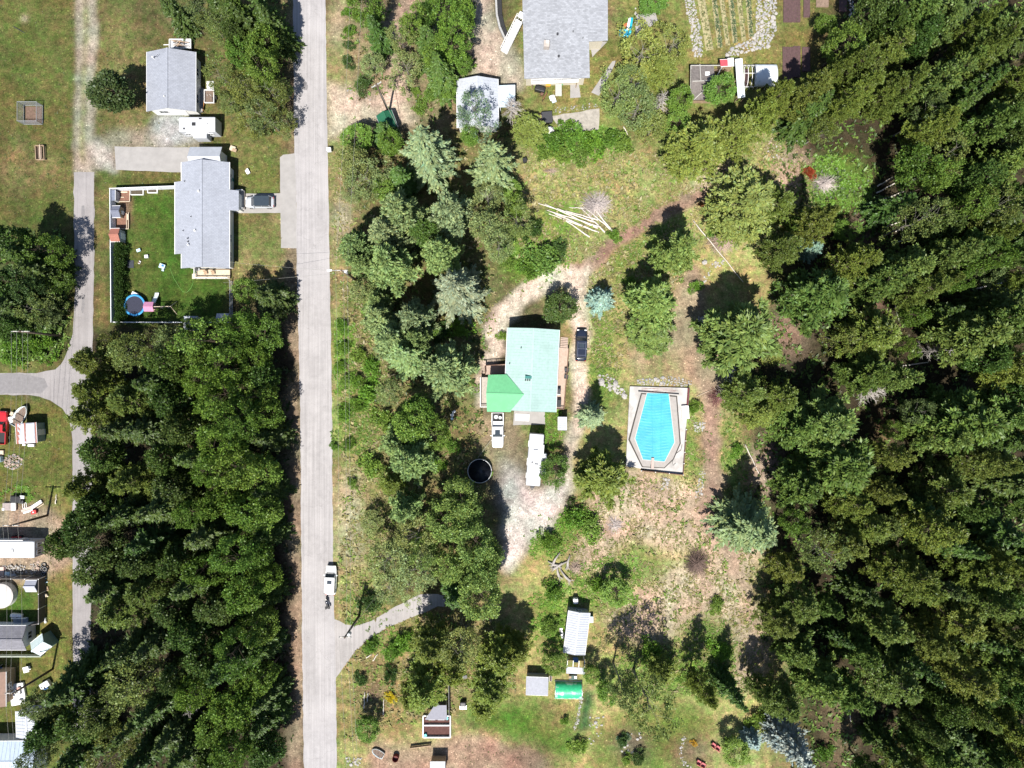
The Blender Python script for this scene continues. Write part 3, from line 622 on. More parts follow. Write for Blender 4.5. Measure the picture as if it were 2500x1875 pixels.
ANCH = [(100, 'the crop rows'), (200, 'the hoop greenhouse'), (300, 'the ribbed white garage'), (400, 'the concrete driveway'), (500, 'the silver car'), (600, 'the peeled logs'), (700, 'the tall hedge'), (800, 'the trampoline'),
        (900, 'the dark parked pickup'), (1000, 'the emerald roof wing'), (1100, 'the swimming pool'), (1200, 'the long white trailer'), (1300, 'the heap of planks'), (1400, 'the white mobile home'), (1500, 'the car on road'),
        (1600, 'the ribbed cabin'), (1700, 'the green tunnel'), (1800, 'the brown chicken run'), (3000, 'the garden chairs')]
ORD = ['first', 'second', 'third', 'fourth', 'fifth', 'sixth', 'seventh', 'eighth', 'ninth', 'tenth', 'eleventh', 'twelfth', 'thirteenth', 'fourteenth', 'fifteenth', 'sixteenth']
REG = []
def area_of(x, y):
    if x < 190 and y < 950: return 'in lane grove', 'trees of the grove by the lane'
    if x < 718 and y < 740: return 'near lane houses', 'trees between lane and main road'
    if x < 718: return 'in left woodlot', 'trees of the woodlot left of the main road'
    if y < 330 and x < 1180: return 'by upper drive', 'trees by the upper dirt drive'
    if x < 1262: return 'in roadside belt', 'trees of the belt right of the main road'
    if x > 1862: return 'in right wood', 'trees of the right-hand wood'
    return 'in clearing', 'trees scattered in the clearing'
_tr = random.Random(5)
def tree(x, y, r, kind, h=None, label=None, col=None, sq=1.0, zf=.6):
    """crown seen at pixel (x,y) with radius r pixels; foot of the trunk follows from the height"""
    pk = 'S' if kind == 'U' else kind
    (cm, tm), h0, r0 = _tr.choice(PROTO[pk])
    name, noun, cat, cols, _ = KIND[kind]
    if h is None: h = {'F': 13, 'B': 6.5, 'P': 13, 'O': 14, 'K': 13, 'D': 10.5, 'L': 11, 'S': 1.9, 'U': 2.2, 'X': 7}[kind]*_tr.uniform(.88, 1.12)
    if h >= 8 and kind not in 'X': h = min(h*1.3, 21)
    if 630 < x < 718 and y > 740: h *= .78; x -= 8
    if kind in 'SU': h = max(1.0, min(h, r*S*1.1))
    g = G(x, y, h*zf); rad = r*S*(HC-h*zf)/HC
    o = bpy.data.objects.new(name, None); COL.objects.link(o); o.empty_display_size = .3
    o.location = (g.x, g.y, 0); o.rotation_euler = (_tr.uniform(-.03, .03), _tr.uniform(-.03, .03), _tr.uniform(0, 6.283)); o.scale = (rad/r0, rad/r0*sq, h/h0)
    c = link('bare_branches' if kind == 'X' else 'crown', cm, o); t = link('trunk' if kind not in 'SU' else 'stem', tm, o)
    cc = col or _tr.choice(cols if not (830 < x < 1262 and kind in 'PFL') else [(.19, .255, .105), (.175, .245, .085), (.195, .25, .12)] if kind != 'L' else [(.155, .195, .07), (.16, .19, .06)])  # belt foliage made paler, central overexposure put into the colour
    fac = 1.18 if 800 < x < 1870 else .92 if x >= 1870 else 1.02 if (kind == 'D' and x > 480) else .86  # vignetting put into foliage colour: brighter centre, darker sides
    if kind == 'D' and 900 < x < 1262 and y > 1150 and not col: cc = (.128, .188, .046)
    cc = tuple(q*fac for q in cc); v = _tr.uniform(.86, 1.14); w = _tr.uniform(-.05, .05)
    c.color = (cc[0]*v*(1+w), cc[1]*v, cc[2]*v*(1-w), 1)
    if label: tag(o, label, cat, area_of(x, y)[1])
    else: REG.append((x, y, kind, o))
    return o
def label_trees():
    rows = {}
    for x, y, k, o in REG:
        a, g = area_of(x, y); b = next(n for lim, n in ANCH if y < lim)
        rows.setdefault((a, g, b, KIND[k][2]), []).append((x, y, k, o))
    for (a, g, b, cat), L in rows.items():
        L.sort(key=lambda t: t[0])
        for i, (x, y, k, o) in enumerate(L):
            n = len(L); noun = KIND[k][1]; adj = KIND[k][4]
            pos = 'only one' if n == 1 else 'leftmost' if i == 0 else 'rightmost' if i == n-1 else ORD[i]+' from left'
            tag(o, f"{adj} {noun} {a}, {pos} level with {b}", cat, g)

T = tree
# singled-out trees
T(262, 215, 58, 'K', 8.5, 'dark round tree alone beside the gravel lane, left of grey-roofed house', (.05, .078, .024))
T(1038, 365, 74, 'F', 14, 'big pale grey-green fir just below the dark green canopy')
T(1199, 395, 66, 'F', 15, 'pale fir with star-shaped limbs below the white garage', (.165, .205, .085))
T(1112, 705, 74, 'F', 14, 'silvery fir at the left end of the dirt driveway loop', (.17, .205, .13))
T(1358, 756, 47, 'D', 6.5, 'round dark green tree touching the top right corner of mint house', (.062, .105, .024))
T(1468, 731, 36, 'B', 6, 'blue spruce beside the dirt driveway, right of the round tree', (.21, .31, .25))
T(1450, 1018, 35, 'F', 8, 'small pale fir beside the drive, left of swimming pool', (.17, .23, .125))
T(1811, 812, 104, 'P', 13, 'very large bushy pine standing above the pile of boulders', (.135, .185, .045))
T(1596, 735, 74, 'P', 10, 'wide light-green pine right of the blue spruce', (.145, .205, .050))
T(1652, 612, 62, 'P', 12, 'light-green pine above the wide pine, at the bend of dirt track', (.14, .20, .052))
T(1588, 812, 58, 'P', 5, 'low bushy pine below the wide pine beside bare dirt', (.12, .17, .042))
T(1478, 1165, 72, 'P', 9, 'spreading pine at the lower left corner of pool', (.15, .185, .036))
T(1405+30, 1240, 0.1, 'S', .5) if False else None
T(1842, 1300, 78, 'F', 14, 'bright pale fir at the right edge of the lower clearing', (.15, .205, .09))
T(1820, 492, 92, 'O', 10, 'broad olive pine at the top right of the clearing', (.15, .18, .046))
T(1353, 1145, 40, 'D', 5, 'rounded leafy tree hugging the right side of long white trailer', (.068, .125, .022))
T(1326, 632, 52, 'S', 3, 'large bright bush above the driveway loop', (.10, .175, .034))
T(1505, 1442, 42, 'D', 5, 'small bright broadleaf tree in lower clearing above ribbed cabin')
T(1790, 1700, 36, 'K', 11, 'narrow dark conifer in the garden corner above the red chairs', None, .9)
T(1840, 1812, 26, 'B', 4.5, 'small blue spruce near the red chairs at bottom', (.20, .26, .24))
T(1946, 1832, 52, 'B', 11, 'tall silver spruce at the bottom edge, lower right', (.27, .30, .27))
T(1988, 603, 30, 'B', 6, 'small blue-green spruce among olive pines, left part of wood', (.16, .245, .18))
T(1157, 275, 46, 'L', 9, 'thin bluish birch overhanging the roof of white garage', (.105, .165, .10))
T(1248, 262, 42, 'X', 7, 'grey leafless tree between white garage and patio')
T(1615, 248, 36, 'X', 6, 'grey leafless tree in the thicket left of old greenhouse')
T(2130, 955, 44, 'X', 9, 'grey dead tree inside the right-hand wood level with pool top')
T(2290, 855, 36, 'X', 10, 'bare grey snag deep in the wood level with the dark pickup')
T(2370, 1130, 36, 'X', 9, 'grey bare snag near the right edge level with long white trailer')
T(485, 1715, 36, 'X', 10, 'grey dead tree in the lower part of left woodlot')
T(240, 1700, 34, 'X', 9, 'pale bare tree leaning over the end of lane')
T(1757, 220, 42, 'D', 7, 'bright green tree between old greenhouse and plastic tunnel', (.088, .165, .028))
T(1586, 8, 42, 'D', 4, 'dense green tree at the top edge right of big house', (.07, .14, .024))
T(1775, 960, 34, 'X', 4, 'reddish bare thicket tree right of the pool', None)
# belt right of the road
for a in ((894, 28, 46, 'D', 9), (922, 74, 32, 'K', 9), (908, 155, 36, 'L', 7), (888, 204, 24, 'U', 2.2), (1035, 38, 22, 'K', 10), (1080, 28, 46, 'D', 10), (1133, 42, 36, 'D', 9), (1007, 72, 36, 'D', 8), (1050, 104, 44, 'K', 10), (1104, 113, 46, 'D', 10),
          (980, 96, 34, 'L', 8), (993, 172, 42, 'L', 7), (1078, 168, 42, 'K', 10), (1058, 138, 34, 'D', 8), (1132, 162, 26, 'D', 6), (1055, 229, 22, 'S', 2), (1027, 260, 20, 'S', 2), (1016, 226, 14, 'S', 1.5), (851, 76, 18, 'S', 2), (849, 150, 17, 'U', 2.2), (851, 110, 14, 'U', 2), (848, 30, 14, 'S', 1.6), (1100, 215, 26, 'D', 5),
          (880, 338, 44, 'D', 6), (938, 318, 34, 'K', 7), (955, 350, 34, 'D', 7), (866, 400, 54, 'L', 8), (900, 440, 50, 'L', 8), (860, 470, 30, 'L', 5), (980, 430, 40, 'K', 9), (1150, 330, 30, 'D', 5), (940, 470, 36, 'D', 7), (1250, 460, 30, 'D', 5),
          (988, 520, 64, 'P', 14), (1101, 518, 62, 'P', 14), (942, 578, 56, 'P', 13), (872, 598, 46, 'P', 11), (951, 650, 66, 'P', 14), (880, 640, 42, 'P', 10), (1078, 615, 52, 'P', 13), (1040, 570, 40, 'K', 10), (890, 710, 40, 'L', 8), (925, 740, 40, 'P', 8),
          (1013, 770, 52, 'P', 13), (922, 775, 48, 'P', 10), (955, 826, 58, 'P', 13), (985, 872, 60, 'F', 13), (1010, 830, 40, 'P', 12), (1092, 900, 72, 'P', 13), (1040, 800, 30, 'D', 5), (1192, 490, 40, 'L', 8), (1192, 555, 54, 'L', 10), (1216, 606, 40, 'L', 9), (1265, 545, 42, 'L', 8), (1120, 800, 34, 'S', 2.2), (1075, 810, 24, 'U', 2),
          (951, 957, 40, 'L', 8), (1030, 1000, 52, 'D', 10), (1002, 1040, 58, 'D', 11), (1062, 1062, 42, 'D', 8), (975, 1085, 46, 'P', 9), (1007, 1118, 60, 'P', 12), (935, 1025, 32, 'S', 2.5), (957, 1178, 36, 'O', 8), (908, 1140, 36, 'S', 2.4), (993, 1246, 44, 'P', 11), (908, 1275, 36, 'L', 5), (1060, 1130, 26, 'S', 2), (1105, 1090, 20, 'S', 1.8), (900, 960, 34, 'S', 2.2), (870, 930, 24, 'S', 2),
          (1121, 1212, 52, 'D', 10), (1088, 1268, 60, 'D', 11), (1147, 1255, 52, 'D', 10), (1165, 1322, 56, 'D', 11), (1022, 1296, 54, 'L', 9), (951, 1362, 54, 'L', 8), (1022, 1378, 58, 'L', 9), (1105, 1380, 50, 'D', 9), (1180, 1352, 52, 'D', 11), (1190, 1392, 50, 'D', 11), (948, 1430, 42, 'L', 6), (1172, 1448, 62, 'D', 11), (1110, 1455, 42, 'K', 9), (1040, 1330, 40, 'D', 9), (903, 1472, 30, 'U', 2.4), (1000, 1430, 36, 'L', 6),
          (835, 796, 20, 'S'), (838, 850, 22, 'S'), (832, 895, 18, 'S'), (846, 930, 20, 'S'), (838, 1010, 22, 'S'), (850, 1085, 18, 'S'), (873, 990, 24, 'S'), (860, 1180, 16, 'S'), (880, 870, 26, 'S'), (905, 900, 26, 'S'), (815, 1090, 12, 'S'),
          (1050, 1578, 54, 'O', 11), (1129, 1572, 52, 'L', 11), (1220, 1605, 58, 'O', 10), (1036, 1680, 58, 'O', 10), (1196, 1676, 56, 'O', 10), (1180, 1735, 34, 'O', 7), (894, 1772, 36, 'D', 5), (960, 1590, 26, 'S'), (905, 1580, 22, 'S'), (985, 1570, 30, 'S'), (952, 1650, 22, 'U'), (880, 1660, 18, 'U'), (1000, 1700, 30, 'O', 8), (1110, 1640, 40, 'O', 10)): T(*a)
# clearing and garden
for a in ((1562, 136, 62, 'L', 7, ), (1640, 113, 48, 'L', 7), (1610, 165, 44, 'O', 7), (1505, 236, 52, 'L', 7), (1556, 270, 52, 'L', 7), (1592, 312, 48, 'L', 6), (1658, 243, 36, 'D', 7), (1703, 356, 72, 'O', 10), (1802, 328, 58, 'O', 10), (1859, 285, 44, 'O', 10), (1292, 314, 42, 'O', 6), (1540, 200, 40, 'L', 7), (1660, 300, 36, 'D', 6), (1490, 340, 30, 'S', 2.2),
          (1350, 345, 34, 'S', 2.4), (1400, 335, 38, 'S', 2.6), (1445, 350, 34, 'S', 2.4), (1420, 375, 26, 'S', 2), (1368, 375, 24, 'S', 1.8), (1330, 375, 22, 'S', 1.8), (1520, 350, 30, 'S', 2), (1368, 298, 9, 'S', 1), (1392, 300, 12, 'S', 1.2), (1292, 655, 28, 'S', 2), (1365, 610, 26, 'U', 2.2), (1300, 560, 30, 'U', 2.5),
          (1262, 505, 34, 'D', 6), (1500, 575, 20, 'S', 1.3), (1540, 690, 20, 'S', 1.3), (1240, 640, 20, 'S', 1.6), (1225, 820, 14, 'S', 1.2), (1700, 700, 18, 'S', 1.4), (1690, 1000, 14, 'S', 1.4), (1405, 1265, 34, 'S', 2.4), (1440, 1290, 36, 'S', 2.2), (1340, 1320, 28, 'S', 2), (1460, 1430, 26, 'S', 1.8), (1395, 1225, 12, 'U', 1.2),
          (1576, 1705, 68, 'L', 14), (1520, 1680, 44, 'L', 13), (1475, 1690, 34, 'D', 6), (1620, 1640, 40, 'O', 7), (1264, 1590, 38, 'O', 8), (1797, 1832, 40, 'D', 5), (1350, 1620, 30, 'D', 5), (1440, 1640, 26, 'D', 5), (1380, 1760, 12, 'S', 1), (1412, 1825, 24, 'S', 1.5), (1520, 1810, 18, 'U', 1.5), (1560, 1850, 20, 'U', 1.6), (1630, 1725, 12, 'U', 1.4), (1530, 1855, 16, 'S', 1.2), (1590, 1590, 36, 'S', 2.4), (1722, 1690, 34, 'O', 12),
          (1850, 1010, 44, 'O', 9), (1800, 1100, 18, 'S', 1.5), (1760, 1590, 30, 'S', 2), (1860, 1690, 30, 'O', 9), (1850, 1760, 26, 'S', 2), (1750, 1480, 22, 'S', 1.4), (1686, 1660, 26, 'S', 1.8), (1750, 560, 26, 'S', 1.8), (1880, 860, 40, 'L', 6), (1820, 960, 50, 'O', 10), (1700, 990, 16, 'S', 1.2), (1350, 1445, 30, 'S', 2), (1345, 1530, 24, 'S', 1.8)): T(*a)
# right-hand wood
for a in ((1892, 243, 46, 'O'), (1974, 228, 50, 'O'), (2022, 195, 36, 'O'), (2085, 160, 46, 'O'), (2096, 222, 46, 'O'), (2056, 115, 52, 'D', 9), (2017, 54, 32, 'D', 5), (2172, 130, 50, 'O'), (2229, 44, 58, 'P'), (2294, 58, 56, 'P'), (2255, 95, 40, 'K'), (2342, 25, 50, 'K'), (2442, 72, 56, 'P'), (2399, 120, 50, 'O'), (2470, 115, 44, 'K'), (2286, 200, 60, 'P', 16), (2334, 160, 36, 'P'),
          (2201, 222, 48, 'O'), (2156, 234, 42, 'O'), (1988, 270, 50, 'K', 11), (2045, 273, 42, 'O'), (2130, 178, 34, 'L'), (2286, 307, 50, 'O'), (2255, 284, 34, 'L'), (2413, 308, 56, 'P', 16), (2458, 270, 46, 'P'), (2442, 402, 60, 'P'), (2229, 412, 60, 'D', 12), (2300, 378, 46, 'L'), (2286, 440, 44, 'D', 12), (2385, 440, 46, 'K'), (2002, 322, 36, 'L', 8), (2130, 20, 44, 'K'), (2180, 60, 36, 'K'), (2390, 210, 46, 'K'), (2480, 200, 42, 'O'), (2380, 60, 34, 'O'), (2350, 260, 40, 'K'), (2480, 340, 42, 'K'),
          (1898, 495, 46, 'O', 10), (1994, 544, 50, 'O'), (1940, 555, 30, 'D', 8), (2059, 561, 30, 'D', 5), (1909, 612, 46, 'O', 11), (2090, 640, 54, 'O', 12), (1994, 728, 82, 'P', 13), (2158, 684, 60, 'P'), (2209, 648, 58, 'P', 14), (2243, 541, 52, 'L', 14), (2314, 627, 50, 'P', 15), (2362, 607, 50, 'P', 15), (2413, 630, 46, 'D', 13), (2478, 627, 42, 'P'), (2257, 706, 46, 'O'), (2413, 664, 46, 'L'), (2229, 768, 36, 'D', 9), (2130, 812, 70, 'O', 12), (2070, 830, 40, 'L', 9), (2195, 842, 30, 'D', 8), (2371, 812, 76, 'P', 15), (2427, 778, 58, 'P', 15), (2120, 915, 56, 'P', 12), (2201, 924, 42, 'P', 12), (2464, 897, 58, 'O'), (2357, 498, 50, 'D', 13), (2399, 514, 46, 'L', 14), (2470, 520, 50, 'K'), (2300, 560, 40, 'K'), (2450, 730, 50, 'K'), (2470, 810, 40, 'K'), (2300, 760, 34, 'K', 10), (2420, 880, 44, 'K', 13), (2190, 500, 40, 'K', 10), (2430, 570, 36, 'O'), (2290, 690, 36, 'O', 13), (2320, 690, 30, 'D', 10),
          (1898, 970, 52, 'O', 11), (2017, 1026, 80, 'P', 13), (1946, 1046, 62, 'P', 11), (2045, 1135, 92, 'P', 14), (1955, 1196, 60, 'P', 11), (2357, 1026, 92, 'P', 15), (2300, 1068, 56, 'P', 13), (2442, 1012, 66, 'P'), (2181, 1117, 40, 'O', 12), (2158, 1196, 42, 'O', 12), (2314, 1190, 60, 'O'), (2399, 1125, 54, 'O'), (2365, 1238, 40, 'P', 12), (2073, 1224, 46, 'O', 12), (2116, 1282, 50, 'O', 12), (2272, 1296, 70, 'O'), (2158, 1290, 44, 'L', 11), (2002, 1344, 56, 'L', 11), (2068, 1324, 46, 'O', 11), (1930, 1270, 36, 'D', 8), (2201, 1390, 60, 'O'), (2385, 1395, 58, 'O'), (2442, 1296, 60, 'K'), (2460, 1180, 56, 'K'), (2240, 1230, 40, 'K', 11), (2340, 1330, 50, 'K'), (2470, 1080, 40, 'K'), (2230, 1000, 34, 'L', 10), (2190, 1050, 30, 'D', 7), (1920, 1390, 40, 'O', 10), (2440, 1440, 40, 'K'),
          (1946, 1478, 52, 'O', 11), (1903, 1520, 46, 'O', 10), (2022, 1482, 32, 'P', 10), (2158, 1520, 60, 'P', 13), (2243, 1424, 58, 'O'), (2413, 1464, 60, 'O'), (2328, 1520, 60, 'O'), (2272, 1560, 48, 'O'), (1946, 1583, 52, 'P', 10), (2102, 1588, 46, 'P', 11), (2442, 1620, 58, 'P', 14), (2470, 1676, 42, 'K'), (2172, 1662, 70, 'O', 13), (2357, 1648, 60, 'O'), (2002, 1662, 60, 'P', 12), (2073, 1690, 48, 'P', 12), (1912, 1718, 50, 'O', 11), (2011, 1840, 26, 'S', 2), (2286, 1832, 60, 'P', 13), (2442, 1762, 50, 'O'), (2342, 1790, 46, 'K'), (2250, 1770, 36, 'K'), (2400, 1850, 46, 'K'), (2470, 1840, 44, 'O'), (2190, 1840, 36, 'K', 11), (2300, 1720, 44, 'K'), (2400, 1560, 46, 'K'), (2230, 1620, 40, 'K'), (2480, 1540, 40, 'K'), (2110, 1450, 34, 'K', 10), (2050, 1560, 26, 'K', 9)): T(*a)
# woodlot left of the road
for a in ((312, 866, 54, 'L', 11), (411, 838, 56, 'L', 12), (538, 832, 60, 'D', 12), (600, 806, 42, 'D', 11), (227, 889, 50, 'O', 11), (425, 897, 50, 'K'), (552, 897, 54, 'D', 12), (354, 848, 40, 'L', 10), (609, 711, 36, 'D', 7), (653, 722, 46, 'K', 9), (650, 824, 54, 'D', 10), (642, 868, 44, 'D', 11), (480, 860, 46, 'D', 12), (280, 830, 30, 'L', 8), (480, 800, 26, 'D', 8),
          (240, 955, 52, 'O', 12), (227, 1013, 54, 'O', 12), (312, 977, 52, 'O', 12), (425, 975, 54, 'K'), (552, 968, 56, 'D', 13), (597, 1010, 52, 'D', 13), (575, 1045, 46, 'D', 12), (354, 1053, 50, 'K'), (240, 1104, 50, 'K', 12), (283, 1138, 28, 'D', 6), (453, 1040, 48, 'K'), (552, 1088, 56, 'D', 13), (600, 1145, 56, 'D', 13), (400, 1120, 46, 'K'), (325, 1176, 50, 'O', 12), (212, 1190, 46, 'O', 11), (538, 1210, 52, 'D', 13), (598, 1254, 58, 'D', 13), (425, 1196, 52, 'K'), (227, 1234, 46, 'K', 12), (390, 1248, 54, 'K'), (198, 1276, 50, 'K', 12), (255, 1315, 60, 'D', 12, None, (.065, .105, .026)), (172, 1322, 44, 'K', 11), (368, 1322, 52, 'K'), (496, 1308, 54, 'K'), (585, 1352, 56, 'D', 13), (430, 1358, 48, 'K'), (255, 1384, 56, 'K', 12), (350, 1384, 48, 'K'), (510, 1384, 50, 'D', 13), (480, 1120, 46, 'K'), (300, 1250, 46, 'K'), (380, 930, 46, 'K', 12), (500, 930, 48, 'D', 12), (300, 1050, 46, 'K', 12), (480, 1250, 46, 'D', 12), (520, 1150, 46, 'D', 12),
          (269, 1428, 56, 'K', 12), (368, 1434, 52, 'O'), (468, 1426, 52, 'K'), (605, 1448, 56, 'D', 13), (297, 1488, 60, 'O', 12), (538, 1482, 54, 'K'), (468, 1534, 52, 'K'), (595, 1560, 56, 'D', 13), (378, 1575, 46, 'K'), (312, 1590, 46, 'K'), (420, 1490, 46, 'K'), (496, 1604, 52, 'K'), (560, 1620, 50, 'K'), (340, 1662, 76, 'L', 13), (175, 1680, 60, 'K', 12), (482, 1665, 50, 'D', 13), (113, 1720, 54, 'L', 12), (580, 1718, 60, 'D', 13), (390, 1725, 50, 'K'), (205, 1770, 58, 'K', 12), (120, 1778, 50, 'K', 12), (99, 1832, 48, 'L', 12), (283, 1824, 56, 'L', 12), (430, 1790, 52, 'K'), (538, 1770, 54, 'D', 13), (450, 1840, 54, 'K'), (580, 1820, 56, 'D', 13), (340, 1860, 50, 'K'), (510, 1862, 50, 'K'), (270, 1720, 48, 'L', 12), (180, 1850, 50, 'K', 12), (340, 1770, 44, 'K'), (430, 1640, 40, 'K'),
          (653, 968, 46, 'D', 11), (645, 1012, 46, 'D', 12), (653, 1064, 44, 'K', 12), (650, 1150, 56, 'D', 12), (656, 1262, 58, 'D', 12), (640, 1352, 46, 'D', 12), (652, 1414, 46, 'D', 12), (648, 1518, 50, 'D', 12), (650, 1648, 50, 'D', 12), (652, 1760, 48, 'K', 12), (652, 1832, 48, 'K', 12), (655, 1205, 40, 'K', 11), (650, 920, 40, 'K', 11), (640, 1590, 40, 'K', 12), (650, 1460, 36, 'K', 11), (655, 1310, 36, 'K', 11), (650, 1705, 40, 'K', 12)): T(*a)
# grove by the lane, trees above the house
for a in ((127, 611, 46, 'D', 8), (28, 597, 50, 'K', 11), (71, 628, 44, 'K', 11), (17, 697, 50, 'K', 11), (57, 702, 46, 'D', 10, None, (.06, .10, .028)), (136, 691, 38, 'D', 6), (42, 755, 54, 'K', 10), (88, 755, 40, 'L', 8), (100, 838, 42, 'S', 2.6), (30, 852, 46, 'S', 2.6), (66, 850, 34, 'S', 2.2), (120, 765, 30, 'L', 6), (90, 660, 36, 'K', 10), (14, 800, 40, 'K', 10), (60, 800, 30, 'S', 2),
          (560, 22, 44, 'K'), (598, 44, 46, 'P', 12), (552, 74, 42, 'L', 9), (596, 142, 44, 'D', 10), (552, 195, 42, 'L', 9), (612, 62, 36, 'K'), (640, 18, 40, 'K'), (640, 100, 46, 'D', 11), (640, 170, 46, 'D', 10), (668, 230, 40, 'L', 8), (690, 215, 26, 'L', 7), (650, 284, 44, 'L', 8), (600, 220, 44, 'L', 8), (620, 300, 40, 'L', 6), (560, 250, 34, 'L', 6), (490, 24, 40, 'L', 8), (520, 60, 30, 'L', 7), (700, 300, 26, 'L', 5), (580, 100, 34, 'K', 11), (530, 10, 34, 'K', 11), (420, 20, 34, 'K', 9), (665, 60, 34, 'K', 11)): T(*a)
for a in ((2525, 60, 46, 'K'), (2530, 160, 44, 'O'), (2520, 260, 46, 'P'), (2528, 350, 44, 'K'), (2522, 460, 48, 'P'), (2530, 570, 44, 'K'), (2524, 700, 50, 'O'), (2528, 790, 46, 'P'), (2522, 950, 50, 'K'), (2526, 1060, 48, 'O'), (2520, 1150, 46, 'K'), (2526, 1240, 50, 'P'), (2518, 1360, 50, 'K'), (2524, 1440, 46, 'O'), (2520, 1600, 50, 'K'), (2516, 1720, 46, 'P'), (2510, 1800, 46, 'K'), (2430, 1820, 40, 'P'), (2340, 1880, 44, 'K'), (2240, 1890, 44, 'O'), (2130, 1890, 36, 'K', 10), (2460, 1900, 44, 'K'), (2390, 1690, 40, 'K'), (2480, 1470, 36, 'P'), (2430, 1360, 40, 'O'), (2300, 1440, 40, 'K'), (2430, 1540, 40, 'O'), (2370, 1740, 40, 'O')): T(*a)
label_trees()
# ---------------------------------------------------------------- buildings
def roof_mat(name, c, rough=.75, course=0.0):
    m = mat(name, c, rough, 2.2, .10, .25, 10, n2=(.35, tuple(x*.86 for x in c), .5, .75))
    if course:
        N, L = m.node_tree.nodes, m.node_tree.links; b = N['Principled BSDF']; src = b.inputs['Base Color'].links[0].from_socket
        tc = N.new('ShaderNodeTexCoord'); br = N.new('ShaderNodeTexBrick'); br.inputs['Scale'].default_value = 1; br.inputs['Brick Width'].default_value = .45; br.inputs['Row Height'].default_value = .22; br.inputs['Mortar Size'].default_value = .012
        br.inputs['Color1'].default_value = (1, 1, 1, 1); br.inputs['Color2'].default_value = (1-course,)*3+(1,); br.inputs['Mortar'].default_value = (.6, .6, .6, 1); L.new(tc.outputs['Object'], br.inputs['Vector'])
        mx = N.new('ShaderNodeVectorMath'); mx.operation = 'MULTIPLY'; L.new(src, mx.inputs[0]); L.new(br.outputs['Color'], mx.inputs[1]); L.new(mx.outputs[0], b.inputs['Base Color'])
    return m
RGREY = roof_mat('grey_shingle_roof', (.255, .27, .312), .8, .12); RGREY2 = roof_mat('pale_grey_shingle_roof', (.275, .292, .338), .8, .10); RBIG = roof_mat('weathered_shingle_roof', (.27, .28, .305), .85, .28)
RWHITE = roof_mat('white_metal_roof', (.34, .36, .40), .6); RMINT = roof_mat('mint_metal_roof', (.265, .375, .352), .68); RGREEN = roof_mat('emerald_metal_roof', (.105, .335, .165), .68); RDARK = roof_mat('charcoal_shingle_roof', (.16, .158, .18), .85, .2)  # mint: the wing's green made paler, glare put into the colour
RRUST = roof_mat('rust_roof', (.28, .115, .085), .8, .1); RPGREEN = roof_mat('pale_green_grey_roof', (.42, .50, .50), .6)
WWHITE = mat('white_siding', (.62, .62, .60), .7, 3, .06, .1); WCREAM = mat('cream_siding', (.5, .46, .38), .75, 3, .08); WTAN = mat('tan_boards', (.33, .24, .16), .85, 4, .25, .3); WGREY = mat('grey_siding', (.30, .31, .32), .8, 3, .1); WGREEN = mat('dull_green_wall', (.16, .24, .20), .8, 4, .2)
TRIM = mat('white_trim', (.66, .66, .66), .6, 4, .04); GLASS = mat('window_glass', (.03, .04, .05), .08, 3, .1, spec=.8); DARKM = mat('dark_metal', (.04, .04, .045), .5, 6, .2); BROWNP = mat('brown_paint', (.12, .065, .045), .7, 5, .2)
STEEL = mat('galvanised_steel', (.42, .43, .44), .4, 6, .12, metal=.6); WOOD = mat('weathered_wood', (.30, .215, .145), .85, 3, .25, .3, 8, stretch=(1, 6, 1)); PALEWOOD = mat('pale_wood', (.46, .385, .29), .8, 3, .2, .2); DECKW = mat('deck_boards', (.36, .275, .225), .8, 2.5, .18, .2); GREYDECK = mat('grey_deck_boards', (.33, .30, .27), .85, 2.5, .2)
def frame4(cs, z):
    """roof-corner pixels TL,TR,BR,BL at height z -> centre, width, depth, rotation"""
    p = [G(x, y, z) for x, y in cs]; c = (p[0]+p[1]+p[2]+p[3])/4; u = ((p[1]-p[0])+(p[2]-p[3]))/2; v = ((p[0]-p[3])+(p[1]-p[2]))/2
    return Vector((c.x, c.y, 0)), u.length, v.length, math.atan2(u.y, u.x)
def add_window(root, p, rot, w, h, nm='window'):
    """p: centre on the wall plane, rot: angle of the outward normal"""
    f = MB(); n = Vector((math.cos(rot), math.sin(rot), 0)); t = Vector((-n.y, n.x, 0)); p = Vector(p)
    for a, b, ww in (((-w/2, -h/2), (w/2, -h/2), .07), ((-w/2, h/2), (w/2, h/2), .07), ((-w/2, -h/2), (-w/2, h/2), .07), ((w/2, -h/2), (w/2, h/2), .07), ((0, -h/2), (0, h/2), .04)):
        f.bar(p+t*a[0]+Vector((0, 0, a[1]))+n*.03, p+t*b[0]+Vector((0, 0, b[1]))+n*.03, ww, .08)
    fo = f.build(nm, TRIM, root); g = MB(); g.box(p+n*.015, (.02, w-.06, h-.06), rot); g.build('pane', GLASS, fo); return fo
def add_door(root, p, rot, w=.9, h=2.0, m=None):
    n = Vector((math.cos(rot), math.sin(rot), 0)); t = Vector((-n.y, n.x, 0)); p = Vector(p)
    d = MB(); d.box(p+n*.03+Vector((0, 0, h/2)), (.06, w, h), rot); o = d.build('door', m or TRIM, root)
    k = MB(); k.box(p+n*.09+t*(w*.38)+Vector((0, 0, 1.0)), (.06, .05, .05), rot); k.build('handle', STEEL, o); return o
